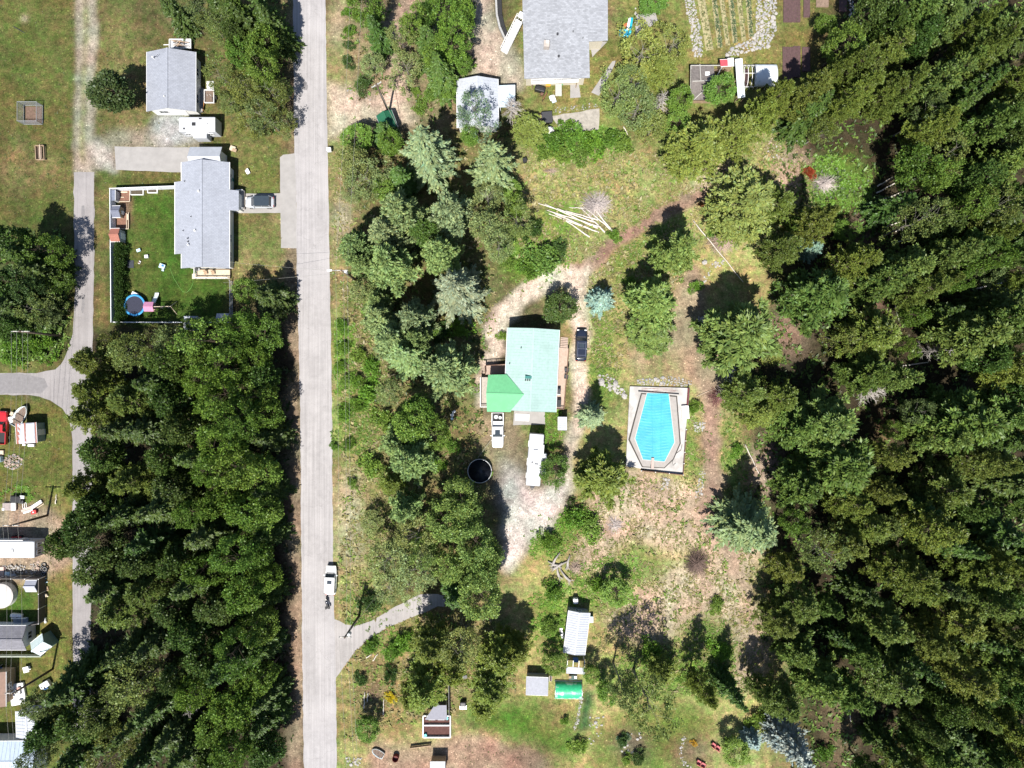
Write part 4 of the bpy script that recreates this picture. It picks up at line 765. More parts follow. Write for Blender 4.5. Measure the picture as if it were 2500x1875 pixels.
def gable(name, label, cat, cs, ez, rise, axis, rm, wm_, oh=.35, rib=0.0, wins=(), doors=(), group=None, trim=TRIM, mono=False, open_=False, thick=.10):
    """axis 'y': ridge runs up-down in the photo, 'x': across. cs: eave corners in pixels."""
    c, w, d, rot = frame4(cs, ez); root = thing(name, label, cat, c, rot, group)
    A, B = (d/2, w/2) if axis == 'y' else (w/2, d/2)              # half length along the ridge, half across
    P = (lambda a, b, z: Vector((b, a, z))) if axis == 'y' else (lambda a, b, z: Vector((a, -b, z)))
    rb = MB()
    if mono:
        rb.slab([P(-A, -B, ez), P(A, -B, ez), P(A, B, ez+rise), P(-A, B, ez+rise)], thick)
    else:
        for sg in (-1, 1): rb.slab([P(-A, sg*B, ez), P(A, sg*B, ez), P(A, 0, ez+rise), P(-A, 0, ez+rise)], thick)
    ro = rb.build('roof', rm, root)
    if rib:
        r = MB(); n = int(2*A/rib)
        for i in range(n+1):
            a = -A+2*A*i/n
            if mono: r.bar(P(a, -B, ez+.02), P(a, B, ez+rise+.02), .05, .05)
            else:
                for sg in (-1, 1): r.bar(P(a, sg*B, ez+.02), P(a, .02*sg, ez+rise+.02), .05, .05)
        r.build('roof_ribs', rm, ro)
    if not mono:
        k = MB(); k.bar(P(-A-.01, 0, ez+rise+.025), P(A+.01, 0, ez+rise+.025), .26, .05); k.build('ridge_cap', rm, ro)
    f = MB()
    for sg in (-1, 1):
        z = ez-thick*.5 if not (mono and sg > 0) else ez+rise-thick*.5
        f.bar(P(-A, sg*(B+.012), z), P(A, sg*(B+.012), z), .05, .16)
    f.build('fascia', trim, ro)
    wa, wb = A-oh, B-oh
    if open_:
        for a in (-wa, 0, wa):
            for b in (-wb, wb):
                q = MB(); q.bar(P(a, b, 0), P(a, b, ez-thick+.02), .12); q.build('post', trim, root)
    else:
        q = MB(); zt = ez-thick-.01 if not mono else ez-thick-.01
        slope = rise/B if not mono else rise/(2*B)
        def zr(b): return (ez+rise*(1-abs(b)/B) if not mono else ez+rise*(b+B)/(2*B))-thick-.01
        q.add([P(-wa, -wb, 0), P(wa, -wb, 0), P(wa, wb, 0), P(-wa, wb, 0), P(-wa, -wb, zr(-wb)), P(wa, -wb, zr(-wb)), P(wa, wb, zr(wb)), P(-wa, wb, zr(wb)), P(-wa, 0, zr(0)), P(wa, 0, zr(0))],
              [(0, 1, 5, 4), (2, 3, 7, 6), (1, 2, 6, 9, 5), (3, 0, 4, 8, 7), (4, 5, 9, 8), (8, 9, 6, 7)])
        q.build('wall', wm_, root)
        hw, hd = (wb, wa) if axis == 'y' else (wa, wb)            # local x / y half sizes of the wall box
        SIDE_ = {'E': ((hw, 0), 0), 'W': ((-hw, 0), math.pi), 'N': ((0, hd), math.pi/2), 'S': ((0, -hd), -math.pi/2)}
        for sd, off, zc, ww, hh in wins:
            (x, y), an = SIDE_[sd]; L = hd if sd in 'EW' else hw
            x, y = (x, off*L) if sd in 'EW' else (off*L, y); add_window(root, (x, y, zc), an, ww, hh)
        for dd in doors:
            (x, y), an = SIDE_[dd[0]]; L = hd if dd[0] in 'EW' else hw
            x, y = (x, dd[1]*L) if dd[0] in 'EW' else (dd[1]*L, y); add_door(root, (x, y, .02), an, *(dd[2:] if len(dd) > 2 else ()))
    root['_P'] = 0; del root['_P']
    return root, ro, (A, B, P, w, d)
def roof_bits(ro, spots, B, P, ez, rise, kind='vent'):
    """little pipes and vents standing on the slope: (along, across, radius, height, material, name)"""
    for a, b, r, h, m, nm in spots:
        z = ez+rise*(1-abs(b)/B); q = MB(); p = P(a, b, z); q.tube([p-Vector((0, 0, .1)), p+Vector((0, 0, h))], r, 10); q.build(nm, m, ro)

# grey-roofed house beside the lane
h1, ro, (A, B, P, w, d) = gable('house', 'plain grey gable-roofed house beside the gravel lane, top left', 'house', [(358, 127), (478, 127), (479, 272), (358, 272)], 2.8, 1.5, 'y', RGREY, WWHITE, .4,
    wins=[('E', -.5, 1.5, 1.4, 1.1), ('E', .5, 1.5, 1.2, 1.1), ('W', -.4, 1.5, 1.5, 1.1), ('W', .4, 1.5, 1.2, 1.0), ('S', -.5, 1.5, 1.3, 1.1), ('N', .3, 1.5, 1.2, 1.0)], doors=[('E', 0), ('S', .4)])
roof_bits(ro, [(A*.72, -B*.62, .10, .7, TRIM, 'chimney_pipe'), (-A*.62, -B*.1, .08, .35, TRIM, 'vent_pipe')], B, P, 2.8, 1.5)
q = MB(); z = 2.8+1.5*(.4); q.tube([P(A*.8, -B*.55, z), P(A*.68, -B*.48, z+.9)], .03, 6); q.tube([P(A*.68, -B*.5, z+.9), P(A*.78, -B*.35, z+.9)], .03, 6); q.build('antenna', DARKM, ro)

# pale house with fenced yard : main roof with bumped-out eaves, garage in front
EZ2, RS2 = 2.9, 1.55
cx, w2, d2, rot2 = frame4([(443, 396), (560, 396), (560, 655), (443, 655)], EZ2)
h2 = thing('house', 'long pale grey house with stepped roof and attached garage, beside fenced green yard', 'house', cx, rot2)
hx, hy = w2/2, d2/2; sl = RS2/hx
def ly(py): return G(0, py, EZ2).y-cx.y
def lx(px): return G(px, 0, EZ2).x-cx.x
rb = MB(); ex = lx(423); zl = EZ2-(-hx-ex)*sl
rb.slab([(0, hy, EZ2+RS2), (-hx, hy, EZ2), (-hx, ly(442), EZ2), (ex, ly(442), zl), (ex, ly(619), zl), (-hx, ly(619), EZ2), (-hx, -hy, EZ2), (0, -hy, EZ2+RS2)], .11)
ex2 = lx(580); zr2 = EZ2-(ex2-hx)*sl
rb.slab([(0, hy, EZ2+RS2), (0, -hy, EZ2+RS2), (hx, -hy, EZ2), (hx, ly(513), EZ2), (ex2, ly(513), zr2), (ex2, ly(463), zr2), (hx, ly(463), EZ2), (hx, hy, EZ2)], .11)
r2 = rb.build('roof', RGREY2, h2)
k = MB(); k.bar((0, hy, EZ2+RS2+.03), (0, -hy, EZ2+RS2+.03), .26, .05); k.build('ridge_cap', RGREY2, r2)
k = MB(); k.bar((ex, ly(442), zl-.05), (ex, ly(619), zl-.05), .1, .12); k.bar((-hx-.03, ly(619)-.05, EZ2-.06), (-hx-.03, -hy, EZ2-.06), .1, .12); k.bar((-hx-.03, hy, EZ2-.06), (-hx-.03, ly(442)+.05, EZ2-.06), .1, .12); k.bar((hx+.03, ly(513)-.05, EZ2-.06), (hx+.03, -hy, EZ2-.06), .1, .12); k.bar((hx+.03, hy, EZ2-.06), (hx+.03, ly(463)+.05, EZ2-.06), .1, .12); k.build('gutter', TRIM, r2)
wb_ = MB(); o_ = .4
wb_.add([(-hx+o_, -hy+o_, 0), (hx-o_, -hy+o_, 0), (hx-o_, hy-o_, 0), (-hx+o_, hy-o_, 0), (-hx+o_, -hy+o_, EZ2+.02), (hx-o_, -hy+o_, EZ2+.02), (hx-o_, hy-o_, EZ2+.02), (-hx+o_, hy-o_, EZ2+.02), (0, -hy+o_, EZ2+RS2-.15), (0, hy-o_, EZ2+RS2-.15)],
        [(0, 4, 7, 3), (1, 2, 6, 5), (0, 1, 5, 8, 4), (2, 3, 7, 9, 6), (4, 8, 9, 7), (5, 6, 9, 8)])
wb_.box(((ex+o_-hx)/2+.05, (ly(442)+ly(619))/2, zl/2-.1), (-hx-ex+.3, ly(442)-ly(619)-.7, zl-.22)); wb_.box(((hx+ex2-o_)/2-.05, (ly(463)+ly(513))/2, zr2/2-.1), (ex2-hx+.3, ly(463)-ly(513)-.7, zr2-.22))
wb_.build('wall', WWHITE, h2)
for y, ww in ((-.75, 1.5), (-.4, 1.2), (.75, 1.3)): add_window(h2, (hx-o_, y*hy, 1.6), 0, ww, 1.1)
for y, ww in ((-.45, 1.5), (-.1, 1.8), (.3, 1.3)): add_window(h2, (ex+o_, y*hy, 1.3), math.pi, ww, 1.0)
add_door(h2, (ex2-o_, (ly(463)+ly(513))/2, .15), 0)
add_window(h2, (-1.6, -hy+o_, 1.6), -math.pi/2, 1.2, 1.1); add_door(h2, (1.4, -hy+o_, .2), -math.pi/2, 1.6)
for px, py, r, hh, m, nm in ((453, 444, .07, .3, DARKM, 'vent_pipe'), (495, 473, .16, .35, TRIM, 'roof_vent'), (472, 532, .06, .3, DARKM, 'vent_pipe'), (449, 564, .06, .3, DARKM, 'vent_pipe'), (484, 567, .16, .35, TRIM, 'roof_vent'), (463, 584, .08, .4, DARKM, 'vent_pipe'), (464, 592, .08, .4, DARKM, 'vent_pipe'), (465, 600, .13, .45, TRIM, 'chimney_pipe')):
    x, y = lx(px), ly(py); z = EZ2+RS2-abs(x)*sl; q = MB(); q.tube([(x, y, z-.1), (x, y, z+hh)], r, 10); q.build(nm, m, r2)
    if m is TRIM:
        q = MB(); q.tube([(x, y, z+hh), (x, y, z+hh+.04)], r*.5, 8); q.build('cap', DARKM, r2)
# garage wing of the same house
gc, gw, gd, gr = frame4([(463, 358), (541, 358), (541, 397), (463, 397)], 2.9); g0 = gc-cx
rb = MB(); gh = gd/2+.5
for sg in (-1, 1): rb.slab([(g0.x-gw/2, g0.y+sg*gh-.5, 2.75), (g0.x+gw/2, g0.y+sg*gh-.5, 2.75), (g0.x+gw/2, g0.y-.5, 3.75), (g0.x-gw/2, g0.y-.5, 3.75)], .1)
rb.build('garage_roof', RWHITE, h2)
q = MB(); q.box((g0.x, g0.y-.4, 1.3), (gw-.5, gd-.3, 2.6)); q.add([(g0.x+sx*(gw/2-.25), y, z) for sx in (-1, 1) for y, z in ((g0.y-.5-gh+.6, 2.6), (g0.y-.5+gh-.6, 2.6), (g0.y-.5, 3.6))], [(0, 1, 2), (3, 5, 4), (0, 2, 5, 3), (1, 4, 5, 2)]); q.build('garage_wall', WWHITE, h2)
q = MB(); q.box((g0.x-gw/2+.22, g0.y-.4, 1.1), (.06, 2.4, 2.1)); q.build('garage_door', TRIM, h2)
def rail(root, pts, h=1.0, m=TRIM, z=0.0, gap=.13, nm='railing', thin=.04):
    b = MB()
    for a, c in zip(pts[:-1], pts[1:]):
        a, c = Vector((a[0], a[1], z)), Vector((c[0], c[1], z)); L = (c-a).length; n = max(1, int(L/gap))
        b.bar(a+Vector((0, 0, h)), c+Vector((0, 0, h)), .1, .05); b.bar(a+Vector((0, 0, .1)), c+Vector((0, 0, .1)), .05, .05)
        for i in range(n+1):
            p = a.lerp(c, i/n); big = i % 12 == 0; b.bar(p, p+Vector((0, 0, h)), .09 if big else thin)
    return b.build(nm, m, root)
def deck(name, label, cs, z, m, along='x', rails=(), rm=TRIM, board=.16, steps=None, group=None, legs=True):
    c, w, d, rot = frame4(cs, z); root = thing(name, label, 'deck', c, rot, group)
    b = MB(); L, W_ = (w, d) if along == 'x' else (d, w); n = int(W_/board)
    for i in range(n):
        o = -W_/2+board*(i+.5)
        b.box((0, o, z-.02) if along == 'x' else (o, 0, z-.02), ((L, board-.02, .04) if along == 'x' else (board-.02, L, .04)))
    b.build('deck_boards', m, root, kind='stuff')
    q = MB(); q.box((0, 0, z-.14), (w-.1, d-.1, .18))
    q.build('frame', WOOD, root)
    if z > .3 and legs:
        for x in (-w/2+.2, w/2-.2):
            for y in (-d/2+.2, d/2-.2):
                q = MB(); q.bar((x, y, -.05), (x, y, z-.2), .12); q.build('post', WOOD, root)
    E = {'N': [(-w/2+.06, d/2-.06), (w/2-.06, d/2-.06)], 'S': [(-w/2+.06, -d/2+.06), (w/2-.06, -d/2+.06)], 'E': [(w/2-.06, d/2-.06), (w/2-.06, -d/2+.06)], 'W': [(-w/2+.06, d/2-.06), (-w/2+.06, -d/2+.06)]}
    for r in rails: rail(root, E[r], .95, rm, z)
    if steps:
        sd, off, sw = steps; n = max(2, int(z/.18)); q = MB()
        for i in range(n):
            zz = z*(n-i)/(n+1); dd = .28*(i+.5)
            x, y, sx, sy = {'S': (off, -d/2-dd, sw, .3), 'N': (off, d/2+dd, sw, .3), 'E': (w/2+dd, off, .3, sw), 'W': (-w/2-dd, off, .3, sw)}[sd]
            q.box((x, y, zz/2), (sx, sy, zz))
        q.build('steps', m, root)
    return root, w, d
deck('deck', 'small beige deck with white rail at the south end of the pale house', [(479, 657), (562, 657), (561, 681), (479, 681)], .6, PALEWOOD, 'x', ('S', 'W'), TRIM, steps=('W', -.3, .8))
deck('porch', 'narrow pale front porch beside the silver car', [(580, 466), (598, 466), (598, 512), (580, 512)], .45, GREYDECK, 'y', ('N', 'S'), TRIM, steps=('E', 0, 1.2))

# large house at the top edge
EB = 4.6
bp = [(1271, -70), (1484, -70), (1484, 99), (1438, 102), (1440, 188), (1280, 194)]
bc = G(1378, 60, EB); bigh = thing('house', 'large house with weathered grey shingle roof, cut by the top edge', 'house', (bc.x, bc.y, 0), R(-2))
def bl(px, py, z): v = G(px, py, z)-Vector((bc.x, bc.y, 0)); return Matrix.Rotation(R(2), 3, 'Z') @ v
zf_ = lambda py: EB+max(0, (194-max(py, -20)))*.0062
rb = MB(); rb.slab([bl(1275, -20, zf_(-20)), bl(1280, 192, EB), bl(1440, 190, EB), bl(1438, 101, zf_(101)), bl(1484, 99, zf_(99)), bl(1484, -20, zf_(-20))], .12)
rb.slab([bl(1484, -20, zf_(-20)), bl(1484, -150, 4.9), bl(1271, -150, 4.9), bl(1275, -20, zf_(-20))], .12); br_ = rb.build('roof', RBIG, bigh)
q = MB()
def inset(px, py): return bl(px, py, EB)
pl = [inset(1283, -140), inset(1285, 180), inset(1430, 178), inset(1428, 90), inset(1474, 88), inset(1474, -140)]
n = len(pl); q.add([(p.x, p.y, 0) for p in pl]+[(p.x, p.y, (EB-.1 if i in (1, 2) else 5.0 if i in (3, 4) else 4.75)) for i, p in enumerate(pl)], [tuple(range(n, 2*n))]+[(i, (i+1) % n, n+(i+1) % n, n+i) for i in range(n)]); q.build('wall', WCREAM, bigh)
for px in (1305, 1340, 1375, 1410): add_window(bigh, bl(px, 178.5, EB)*1.0-Vector((0, 0, EB-3.3)), -math.pi/2, 1.4, 1.2)
for py in (10, 60): add_window(bigh, Vector((bl(1474, py, EB).x, bl(1474, py, EB).y, 3.0)), 0, 1.3, 1.1)
for py in (20, 120): add_window(bigh, Vector((bl(1284, py, EB).x, bl(1284, py, EB).y, 3.0)), math.pi, 1.3, 1.1)
for px, py, r, hh in ((1361, 84, .17, .3), (1364, 138, .17, .3), (1399, 78, .06, .4), (1423, 94, .06, .4)):
    p = bl(px, py, zf_(py)); q = MB(); q.tube([p, p+Vector((0, 0, hh))], r, 10); q.build('roof_vent', DARKM, br_)
p = bl(1334, 113, zf_(113)); q = MB(); q.box(p+Vector((0, 0, .45)), (.85, 1.0, 1.1)); ch = q.build('chimney', mat('chimney_block', (.33, .29, .26), .9, 3, .2), br_); q = MB(); q.box(p+Vector((.1, .25, 1.04)), (.42, .42, .12)); q.build('flue', TRIM, ch)
deck('balcony', 'white-railed balcony along the bottom of the large grey roof', [(1296, 191), (1412, 186), (1412, 201), (1297, 206)], 2.6, TRIM, 'x', ('S', 'N'), TRIM)
st = thing('staircase', 'white outdoor staircase with landing left of the large grey house', 'stairs', G(1253, 92), R(58)); q = MB()
for i in range(11): q.box((-2.6+i*.42, 0, .12+i*.22), (.42, 1.15, .24))
q.build('steps', TRIM, st)
for y in (-.6, .6):
    b = MB(); b.bar((-2.8, y, 1.0), (2.2, y, 3.5), .07); 
    for i in range(12): b.bar((-2.7+i*.42, y, .1+i*.22), (-2.7+i*.42, y, 1.05+i*.22), .05)
    b.build('railing', TRIM, st)
q = MB(); q.box((2.65, 0, 2.5), (.9, 1.3, .12)); q.build('landing', TRIM, st)
for x, y in ((2.4, -.55), (2.4, .55), (3.0, -.55), (3.0, .55)):
    q = MB(); q.bar((x, y, 0), (x, y, 2.45), .1); q.build('post', TRIM, st)
# curved black retaining edge of the bed beside the stairs
rw = thing('retaining_wall', 'curved black-lined retaining wall around a bed left of the large house', 'wall', G(1225, 60)); o0 = G(1225, 60)
cp = [(1211, -60), (1211, 0), (1213, 40), (1220, 70), (1231, 95), (1243, 108)]
for a, b in zip(cp[:-1], cp[1:]):
    q = MB(); q.bar(G(*a)-o0+Vector((0, 0, .35)), G(*b)-o0+Vector((0, 0, .35)), .3, .8); q.build('wall_block', mat('grey_block', (.28, .28, .28), .9, 4, .2), rw)
    q = MB(); q.bar(G(a[0]+8, a[1])-o0+Vector((0, 0, .2)), G(b[0]+8, b[1])-o0+Vector((0, 0, .2)), .7, .45); q.build('liner', mat('black_liner', (.02, .02, .022), .6, 5, .3, .4), rw)

# ribbed white garage + lean-to
ga, ro, (A, B, P, w, d) = gable('garage', 'ribbed white garage below the upper dirt drive, birch over its roof', 'garage', [(1114, 195), (1216, 193), (1218, 312), (1116, 312)], 3.0, 1.3, 'y', RWHITE, WWHITE, .3, .45, wins=[('S', -.4, 1.5, 1.1, .9), ('W', 0, 1.5, 1.2, .9)], doors=[('N', 0, 2.6, 2.2), ('E', -.3)])
gable('lean_to', 'flat bluish lean-to roof on the right side of the white garage', 'shed', [(1219, 209), (1257, 209), (1257, 262), (1219, 262)], 2.4, .25, 'y', mat('blue_grey_sheet', (.36, .43, .49), .5, 2, .15), WWHITE, .15, .5, mono=True, open_=True)
gable('canopy', 'dark green fabric canopy beside the upper dirt drive', 'canopy', [(914, 285), (952, 270), (976, 308), (938, 322)], 2.2, .8, 'y', mat('green_fabric', (.012, .085, .045), .7, 3, .2), WGREEN, .1, 0, open_=True, trim=STEEL, thick=.03)

# mint and emerald roofed house (centre)
EG, RG_ = 3.7, 1.35
mh, mro, (A, B, P, w, d) = gable('house', 'house with large pale mint metal roof and emerald wing in the middle', 'house', [(1239, 800), (1367, 806), (1357, 1006), (1229, 1001)], EG, RG_, 'y', RMINT, WCREAM, .45, 0, wins=[('E', -.6, 2.2, 1.6, 1.2), ('E', .1, 2.2, 1.8, 1.2), ('E', .7, 2.2, 1.2, 1.0), ('N', -.4, 2.2, 1.2, 1.0), ('N', .4, 2.2, 1.4, 1.0), ('S', .5, 2.2, 1.6, 1.2), ('W', .3, 2.2, 1.2, 1.0), ('W', .75, 2.2, 1.2, 1.0)], doors=[('S', -.3), ('E', -.2)])
mc, mrot = mh.location.copy(), mh.rotation_euler.z
def ml(px, py, z): v = G(px, py, z)-Vector((mc.x, mc.y, 0)); return Matrix.Rotation(-mrot, 3, 'Z') @ v
r = MB(); n = int(2*A/.42)
for i in range(n+1):
    a = -A+2*A*i/n
    for sg in (-1, 1): r.bar(P(a, sg*B, EG+.012), P(a, .02*sg, EG+RG_+.012), .035, .03)
for sg in (-1, 1):
    for j in range(1, 9):
        b = B*j/9; z = EG+RG_*(1-j/9); r.bar(P(-A, sg*b, z+.006), P(A, sg*b, z+.006), .03, .014)
r.build('roof_seams', RMINT, mro)
zz = lambda x: EG+RG_*(1-abs(x)/B)
ZW = EG+.3; W1, W2, W3, W4 = ml(1192, 915, ZW), ml(1237, 914, ZW), ml(1246, 1006, ZW), ml(1189, 1005, ZW); ap = ml(1279, 963, EG+1.05); rid = ml(1187, 960, EG+1.05)
ap.z = zz(ap.x)+.06; rid.z = ap.z
rb = MB(); rb.slab([W1, rid, ap, W2], .10); wro = rb.build('wing_roof', RGREEN, mh); rb = MB(); rb.slab([rid, W4, W3, ap], .10); rb.build('wing_roof', RGREEN, mh)
q = MB(); q.bar(rid+Vector((0, 0, .02)), ap+Vector((0, 0, .02)), .22, .05); q.build('ridge_cap', RGREEN, wro)
r = MB()
for i in range(1, 14):
    t = i/14; r.bar(W1.lerp(W2, t)+Vector((0, 0, .015)), rid.lerp(ap, t)+Vector((0, 0, .015)), .035, .03); r.bar(W4.lerp(W3, t)+Vector((0, 0, .015)), rid.lerp(ap, t)+Vector((0, 0, .015)), .035, .03)
r.build('wing_seams', RGREEN, wro)
q = MB(); x0, x1, y0, y1 = W1.x+.45, -B+.6, W4.y+.4, W1.y-.4; zt = EG+.12
q.add([(x0, y0, 0), (x1, y0, 0), (x1, y1, 0), (x0, y1, 0), (x0, y0, zt), (x1, y0, zt), (x1, y1, zt), (x0, y1, zt), (x0, (y0+y1)/2, rid.z-.2), (x1, (y0+y1)/2, rid.z-.2)], [(0, 1, 5, 4), (2, 3, 7, 6), (3, 0, 4, 8, 7), (1, 2, 6, 9, 5), (4, 5, 9, 8), (8, 9, 6, 7)]); q.build('wing_wall', WCREAM, mh)
add_window(mh, (x0, (y0+y1)/2, 2.2), math.pi, 1.8, 1.2); add_window(mh, ((x0+x1)/2, y0, 2.2), -math.pi/2, 1.2, 1.1)
sk = ml(1290, 921, EG+1.2); q = MB(); q.box((sk.x, sk.y, zz(sk.x)+.12), (1.0, .42, .3)); q.build('roof_hatch', mat('teal_metal', (.02, .13, .12), .5, 4, .2), mro)
for px in (1283, 1288, 1293):
    p = ml(px, 929, EG+1.1); q = MB(); q.tube([(p.x, p.y, zz(p.x)-.05), (p.x, p.y, zz(p.x)+.4)], .10, 10); q.build('vent_pipe', DARKM, mro)
for px, py in ((1272, 850), (1244, 888)):
    p = ml(px, py, EG+.8); q = MB(); q.tube([(p.x, p.y, zz(p.x)-.05), (p.x, p.y, zz(p.x)+.45)], .08, 8); q.build('vent_pipe', DARKM, mro)
deck('deck', 'long wooden deck along the right side of the mint-roofed house', [(1361, 848), (1387, 850), (1379, 1000), (1356, 998)], 1.1, DECKW, 'y', ('E', 'S'), BROWNP, steps=('N', 0, 1.2))
deck('deck', 'white-railed deck at the left end of the emerald roof wing', [(1173, 921), (1193, 921), (1191, 994), (1172, 994)], 1.2, GREYDECK, 'y', ('W', 'S'), TRIM)
deck('deck', 'shaded wooden landing in the nook above the emerald wing', [(1184, 893), (1236, 888), (1234, 912), (1184, 914)], 1.1, DECKW, 'x', ('W', 'N'), BROWNP)

# lower cabin, sheds
cb, ro, _ = gable('cabin', 'long cabin with ribbed white roof in the lower clearing', 'cabin', [(1386, 1491), (1439, 1496), (1430, 1600), (1377, 1592)], 2.7, .5, 'y', RWHITE, WGREY, .15, 0, wins=[('N', 0, 1.5, 1.0, .8), ('E', -.4, 1.5, .9, .7), ('W', .3, 1.5, .9, .7)], doors=[('E', .3)])
A_, B_, P_ = _[0], _[1], _[2]; r = MB(); n = int(2*A_/.36)
for i in range(n+1):
    a = -A_+2*A_*i/n
    for sg in (-1, 1): r.bar(P_(a, sg*B_, 2.715), P_(a, .02*sg, 3.215), .06, .045)
r.build('roof_ribs', RWHITE, ro)
pc = thing('pergola', 'open slatted porch frame with white roof strip below the ribbed cabin', 'pergola', G(1403, 1614), R(-3)); q = MB()
q.box((0, -.62, 2.35), (2.9, 1.0, .08)); q.build('roof', RWHITE, pc)
for x in (-1.35, -.45, .45, 1.35): q = MB(); q.bar((x, .9, 2.3), (x, -.2, 2.3), .09); q.build('beam', TRIM, pc)
for x in (-1.35, 1.35):
    for y in (.85, -1.05): q = MB(); q.bar((x, y, 0), (x, y, 2.3), .1); q.build('post', TRIM, pc)
q = MB(); q.box((.1, .35, .35), (.8, .6, .7)); q.build('bench', mat('blue_paint', (.04, .10, .26), .6, 4, .15), pc)
gable('shed', 'corrugated grey metal shed left of the green tunnel', 'shed', [(1284, 1652), (1338, 1654), (1338, 1696), (1285, 1694)], 2.0, .35, 'x', mat('corrugated_steel', (.27, .28, .32), .6, 3, .12), WGREY, .12, .22, mono=True, doors=[('S', .3)])
gable('shed', 'small pale shed with tarp right of the concrete slab', 'shed', [(1363, 1018), (1384, 1018), (1382, 1050), (1362, 1050)], 1.9, .3, 'y', RWHITE, WGREY, .1, .3, mono=True, doors=[('S', 0, .8, 1.6)])
gable('shed', 'brown-topped shed with open front in corner of fenced yard, above hedge', 'shed', [(269, 558), (292, 557), (293, 590), (270, 590)], 1.9, .5, 'x', RRUST, WGREY, .12, 0, doors=[('E', 0, 1.0, 1.5)])
gable('shed', 'dark-roofed hen house on mulch inside the fenced yard', 'shed', [(271, 503), (295, 502), (293, 531), (276, 531)], 1.4, .5, 'x', mat('slate_roof', (.12, .13, .17), .8, 3, .2), WTAN, .1, 0, doors=[('E', 0, .6, .9)])
gable('shed', 'slim blue-grey lean-to against top left fence corner', 'shed', [(271, 465), (283, 463), (283, 491), (271, 489)], 1.5, .2, 'y', mat('slate_blue', (.13, .15, .20), .8, 3, .2), WGREY, .08, 0, mono=True)
gable('shed', 'left white garden shed at the bottom fence, half under trees', 'shed', [(449, 772), (482, 772), (482, 806), (449, 806)], 2.1, .5, 'y', RWHITE, WWHITE, .1, 0, doors=[('N', 0)])
gable('shed', 'right white garden shed in bottom corner of the fenced yard', 'shed', [(529, 766), (559, 766), (559, 788), (529, 788)], 2.1, .4, 'x', RWHITE, WWHITE, .1, 0, doors=[('N', 0)])
sh, ro, (A, B, P, w, d) = gable('shed', 'square shed with wrinkled white tarp and red roof edges, lower left yard', 'shed', [(37, 1034), (87, 1031), (92, 1081), (41, 1084)], 2.4, .25, 'y', RRUST, mat('grey_green_wall', (.22, .29, .28), .8, 3, .15), .15, 0, doors=[('E', 0), ('S', .2, 1.1, 1.8)])
t = MB(); nn = 16
def tz(u, v): return 2.4+.25*(1-abs(u))+.05+.03*math.sin(9*u+5*v)*math.cos(7*v)
vv = [P(v*A*.99, (u*.84+.03)*B, tz(u, v)) for v in np.linspace(-1, 1, nn) for u in np.linspace(-1, 1, nn)]
t.add(vv, [(i*nn+j, i*nn+j+1, (i+1)*nn+j+1, (i+1)*nn+j) for i in range(nn-1) for j in range(nn-1)]); to = t.build('tarp', mat('white_tarp', (.36, .38, .42), .6, 2, .1, .3, 4), ro, True)
so = to.modifiers.new('solid', 'SOLIDIFY'); so.thickness = .02
gable('house', 'house with charcoal shingle roof at the left edge, tilted shed beside it', 'house', [(-60, 1527), (66, 1527), (62, 1587), (-60, 1587)], 2.9, 1.0, 'x', RDARK, WWHITE, .35, 0, wins=[('S', .3, 1.5, 1.2, 1.0), ('E', 0, 1.5, 1.1, 1.0)], doors=[('S', .7)])
gable('shed', 'pale green-grey gambrel shed set at an angle beside charcoal roof', 'shed', [(86, 1557), (101, 1548), (128, 1573), (100, 1600)] if False else [(72, 1571), (101, 1549), (129, 1576), (100, 1600)], 2.2, .9, 'x', RPGREEN, WGREEN, .15, 0, doors=[('W', 0, 1.2, 1.8)])
gable('shed', 'little grey gable shed inside the lower left fenced lawn', 'shed', [(63, 1417), (91, 1416), (90, 1445), (62, 1444)], 1.9, .6, 'x', mat('grey_metal_roof', (.30, .31, .36), .5, 3, .1), WGREY, .1, 0, doors=[('W', 0, .8, 1.6)])
gable('shed', 'big pale blue-white metal roof at the bottom left corner', 'shed', [(-60, 1810), (88, 1808), (90, 1900), (-60, 1900)], 3.0, .8, 'x', mat('pale_blue_metal', (.32, .38, .45), .6, 2, .08), WWHITE, .2, .6)
gable('shed', 'square white metal roof above the bottom left corner roof', 'shed', [(38, 1737), (97, 1735), (97, 1800), (40, 1802)], 2.5, .4, 'y', RWHITE, WWHITE, .15, .5)
gable('shed', 'narrow brown-walled house edge at left border with pale gutter', 'house', [(-60, 1640), (15, 1640), (15, 1725), (-60, 1725)], 2.7, .8, 'y', mat('brown_roof', (.20, .13, .10), .8, 3, .15, .2), WTAN, .3, 0, wins=[('E', 0, 1.5, 1.0, .9)])
gable('shed', 'small white-topped box shed at the bottom edge of garden', 'shed', [(1050, 1860), (1087, 1860), (1087, 1892), (1050, 1892)], 2.2, .3, 'x', RWHITE, WTAN, .1, 0, mono=True)
